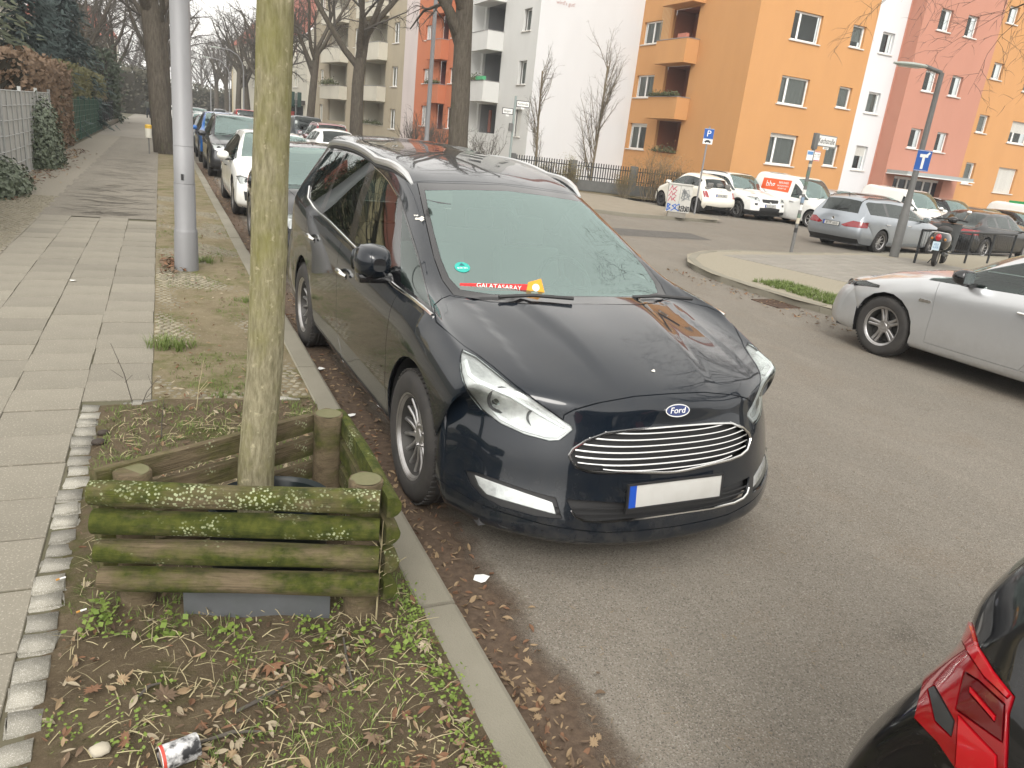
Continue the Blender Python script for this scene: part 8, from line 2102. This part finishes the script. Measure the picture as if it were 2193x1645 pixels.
for (x, y) in sw:
    L = r_.uniform(.02, .10); a = r_.uniform(0, 6.28); z = soil_z(x, y) + r_.uniform(.004, .02); d = Vector((math.cos(a), math.sin(a), r_.gauss(0, .12))) * L; s_ = Vector((-math.sin(a), math.cos(a), .3)) * r_.uniform(.0008, .002); p = Vector((x, y, z)); bend = Vector((0, 0, r_.uniform(0, .012))); b.add([p - s_, p + s_, p + d * .5 + bend + s_, p + d * .5 + bend - s_, p + d + s_ * .5, p + d - s_ * .5], [(0, 1, 2, 3), (3, 2, 4, 5)])
o = b.build("straw_litter", STRAW); tag(o, "pale straw and dry stalks strewn over the tree pit", "straw", None, "stuff")
# same on road: pale needles and crumbs
b = MB()
for _ in range(1500):
    x, y = XK1 + .1 + 5.5 * r_.random() ** 1.3, 1.0 + 7 * r_.random(); L = r_.uniform(.008, .035); a = r_.uniform(0, 6.28); d = Vector((math.cos(a), math.sin(a), 0)) * L; s_ = Vector((-math.sin(a), math.cos(a), 0)) * r_.uniform(.0008, .0022); p = Vector((x, y, .004)); b.add([p - s_, p + s_, p + d + s_, p + d - s_], [(0, 1, 2, 3)])
o = b.build("road_crumbs", mat("crumbs", (.30, .25, .165), .9, var=(.16, .10, .06), scale=3)); tag(o, "pale needles and crumbs strewn over the asphalt", "litter", None, "stuff")
# little round-leaved weeds
def weeds(pts, name, lab, size, n, seed, zf, h=.03, m=WEED):
    r2 = random.Random(seed); b = MB()
    for (x, y) in pts:
        for _ in range(n):
            p = Vector((x + r2.gauss(0, .025), y + r2.gauss(0, .025), zf(x, y) + r2.random() * h)); nr = Vector((r2.gauss(0, .5), r2.gauss(0, .5), 1)).normalized(); d = nr.orthogonal().normalized(); d = Matrix.Rotation(r2.uniform(0, 6.28), 3, nr) @ d; e = nr.cross(d); s = size * r2.uniform(.6, 1.3); b.add([p, p + d * s * .5 + e * s * .42, p + d * s, p + d * s * .5 - e * s * .42], [(0, 1, 2, 3)])
    o = b.build(name, m); tag(o, lab, "weeds", None, "stuff"); return o
kw = [(XK0 - .02 - abs(rl.gauss(0, .05)), 1.3 + 1.2 * rl.random()) for _ in range(90)]
kw += [(rl.uniform(PX0 + .06, PX1 - .05), 1.15 + 1.4 * rl.random()) for _ in range(70)]
weeds(kw, "kerb_weeds", "bright green chickweed growing along the back of the kerb", .013, 12, 61, soil_z)
cl = [(q.x + rl.gauss(0, .03), q.y + rl.gauss(0, .03)) for (px, py) in ((665, 1360), (210, 1345), (200, 1330), (350, 1350), (860, 1410), (770, 1400), (500, 1370)) for q in [gpt(px, py, PZ)] for _ in range(5)]
weeds(cl, "clover_weeds", "small clumps of clover weeds in front of the planter", .022, 9, 62, soil_z, .05)
# island grass
ig = [(8.45 + rl.random() * .75, 6.9 + rl.random() * 2.3) for _ in range(900)]; ig = [(x, y) for x, y in ig if x > 8.22 + abs(y - 8.4) * .12]
blades(ig, lambda x, y: zi(x) - .01, GRS, "island_grass", "rough grass patch inside the island kerb", (.04, .11), 6, 53, .9, .004)
# bare stalks standing in the verge and the weed stalk by the post
def stalk(px, py, h, lean, lab, m=TWIG, branches=3, z=PZ, seed=1, r0=.003):
    q = gpt(px, py, z); r2 = random.Random(seed); b = MB(); pts = [Vector((0, 0, -.02)), Vector((lean[0] * .4, lean[1] * .4, h * .5)), Vector((lean[0], lean[1], h))]; b.tube(pts, [r0, r0 * .8, r0 * .4], 4)
    for k in range(branches):
        t = r2.uniform(.3, .9); p = pts[0].lerp(pts[2], t); a = r2.uniform(0, 6.28); b.tube([p, p + Vector((math.cos(a) * .06, math.sin(a) * .06, .05)) * r2.uniform(.6, 1.6)], [r0 * .6, r0 * .3], 3)
    o = b.build("dry_stalk", m); o.location = (q.x, q.y, z); tag(o, lab, "stalk"); return o
stalk(285, 862, .36, (-.10, .02), "tall bare dark stalk at the corner of the tree pit", seed=1); stalk(300, 868, .16, (.10, .02), "short forked bare stalk at the pit edge", seed=2); stalk(345, 940, .22, (.02, .0), "reddish bare stalk standing in the soil", seed=3); stalk(420, 880, .30, (.05, .04), "thin pale stalk left of the trunk", STRAW, seed=4)
for k in range(1): stalk(805, 1330, .42, (.0, -.02), "pale branching weed stalk before the right planter post", STRAW, 14, seed=6, r0=.0035)
# roots / sticks
def stick(pts, r, lab, m=TWIG):
    P = [gpt(px, py, PZ) for px, py in pts]; P = [Vector((p.x, p.y, soil_z(p.x, p.y) + .012)) for p in P]; o0 = P[0]; b = MB(); b.tube([p - o0 for p in P], [r * .7] + [r] * (len(P) - 2) + [r * .5], 6); o = b.build("fallen_stick", m, None, True); o.location = o0; tag(o, lab, "stick")
stick([(425, 1600), (500, 1575), (560, 1570)], .006, "dark stick beside the printed tin"); stick([(505, 1530), (560, 1505), (610, 1475)], .007, "forked stick in the middle of the pit"); stick([(735, 1380), (745, 1440), (760, 1500)], .005, "thin brown stick across the right of the pit"); stick([(280, 1520), (320, 1480), (345, 1470)], .005, "thin stick near the granite setts")
# dog dirt, cigarette ends, stone, tin, paper scraps
def blob(px, py, s, m, lab, name, cat, sc=(1, 1, .6), seed=1, zz=None):
    q = gpt(px, py, PZ if zz is None else zz); r2 = random.Random(seed); b = MB(); n, k = 9, 6; V = []
    for i in range(k + 1):
        ph = math.pi * i / k
        for j in range(n): a = 2 * math.pi * j / n; f = r2.uniform(.85, 1.12); V.append((s * sc[0] * math.sin(ph) * math.cos(a) * f, s * sc[1] * math.sin(ph) * math.sin(a) * f, s * sc[2] * math.cos(ph)))
    b.add(V, [(i * n + j, i * n + (j + 1) % n, (i + 1) * n + (j + 1) % n, (i + 1) * n + j) for i in range(k) for j in range(n)]); o = b.build(name, m, None, True, angle=180); z = (soil_z(q.x, q.y) if zz is None else zz); o.location = (q.x, q.y, z + s * sc[2] * .7); tag(o, lab, cat); return o
DOG = mat("dog_dirt", (.035, .025, .018), .7)
blob(222, 928, .022, DOG, "dark lump of dog dirt beside the setts", "dog_dirt", "dog dirt", (1.5, 1, .8), 1); blob(212, 950, .026, DOG, "larger dark lump of dog dirt on the pit soil", "dog_dirt", "dog dirt", (1.5, 1, .7), 2)
blob(215, 1620, .028, mat("pale_stone", (.42, .38, .30), .9), "pale angular stone at the pit edge beside the tin", "stone", "stone", (1, .9, .5), 3)
PAPER = mat("paper_white", (.75, .75, .73), .8)
for px, py, z, lab in ((690, 790, .02, "white paper scrap in the gutter beside the rear wheel"), (752, 890, .02, "crumpled white tissue in the gutter before the front wheel"), (155, 602, PZ + .006, "small white scrap on the paving slabs"), (640, 1220, None, "torn white paper inside the log planter"), (1030, 1240, .01, "white crumb of paper beside the kerb")):
    q = gpt(px, py, PZ if z is None else z); r2 = random.Random(px); b = MB(); n = 6; z0 = soil_z(q.x, q.y) + .02 if z is None else z
    b.add([(0, 0, .012)] + [(.035 * r2.uniform(.5, 1.2) * math.cos(a), .03 * r2.uniform(.5, 1.2) * math.sin(a), r2.uniform(0, .012)) for a in [2 * math.pi * k / n for k in range(n)]], [(0, 1 + k, 1 + (k + 1) % n) for k in range(n)]); o = b.build("paper_scrap", PAPER); o.location = (q.x, q.y, z0); tag(o, lab, "paper")
for px, py, lab in ((128, 1243, "orange-tipped cigarette end on the setts"), (172, 1312, "white cigarette end beside the setts")):
    q = gpt(px, py, PZ + .01); c = thing("cigarette_end", lab, "cigarette end", (q.x, q.y, PZ + .016), .4); MB().tube([(0, 0, 0), (.02, .0, 0)], .0035, 8).build("paper_tube", PAPER, c, True); MB().tube([(-.012, 0, 0), (-.0005, 0, 0)], .0036, 8).build("filter", mat("filter_orange", (.5, .25, .06), .8), c, True)
q = gpt(385, 1632, PZ); tin = thing("printed_can", "crumpled black and white printed paper can lying in the soil", "can", (q.x, q.y, soil_z(q.x, q.y) + .032), .25)
T = Matrix.Rotation(math.pi / 2, 4, 'Y'); b = MB(); b.lathe([(.033, -.05), (.035, -.045), (.034, .0), (.035, .045), (.033, .05)], 20, T, caps=False); b.build("sleeve", mat("can_print", (.62, .62, .62), .5, var=(.02, .02, .022), scale=22, amt=.15), tin, True)
b = MB(); b.lathe([(0, .044), (.033, .044)], 20, T, caps=False); b.lathe([(0, -.044), (.033, -.044)], 20, T, caps=False); b.build("ends", mat("can_inner", (.30, .20, .13), .8), tin)
b = MB(); b.lathe([(.0352, -.048), (.0356, -.040)], 20, T, caps=False); b.build("red_band", mat("can_red", (.5, .06, .04), .5), tin, True)
for k in range(5): o = MB().box((-.022 + .0 * k, -.018 + k * .007, .0312 - abs(k - 2) * .0018), (.030, .0022, .0008)).build("print_line", PAPER if k % 2 else SBLACK, tin)
# ================================================================== bring the roots of big things to their base
def rebase(root, loc):
    loc = Vector(loc)
    for ch in root.children: ch.location = ch.location + (root.location - loc)
    root.location = loc
for r_, l in ((orange, (30, 34, 0)), (light, (21, 43, 0)), (o2, (18, 51, 0)), (be, (17, 64, 0)), (wh, (14, 90, 0))): rebase(r_, l)
for o in list(bpy.data.objects):
    if o.name.startswith(("garden_house", "end_house")) and o.parent is None:
        c = [Vector(b) for ch in o.children if ch.name.startswith("roof") for b in ch.bound_box]; m_ = sum(c, Vector()) / len(c); rebase(o, (m_.x, m_.y, 0))
bpy.context.view_layer.update()

hz = MB(); zt_ = max((o.matrix_world @ Vector(c)).z for o in bpy.data.objects if o.type == 'MESH' for c in o.bound_box); hz.box2((-405, -305, -1.4), (405, 705, max(zt_ + .5, 20))); hm = bpy.data.materials.new("haze_air"); hm.use_nodes = True; nt = hm.node_tree; nt.nodes.clear(); ho = nt.nodes.new("ShaderNodeOutputMaterial"); pv = nt.nodes.new("ShaderNodeVolumePrincipled")
pv.inputs["Color"].default_value = (.86, .90, .94, 1); pv.inputs["Density"].default_value = .0010; nt.links.new(pv.outputs[0], ho.inputs["Volume"]); o = hz.build("haze", hm); o["kind"] = "stuff"
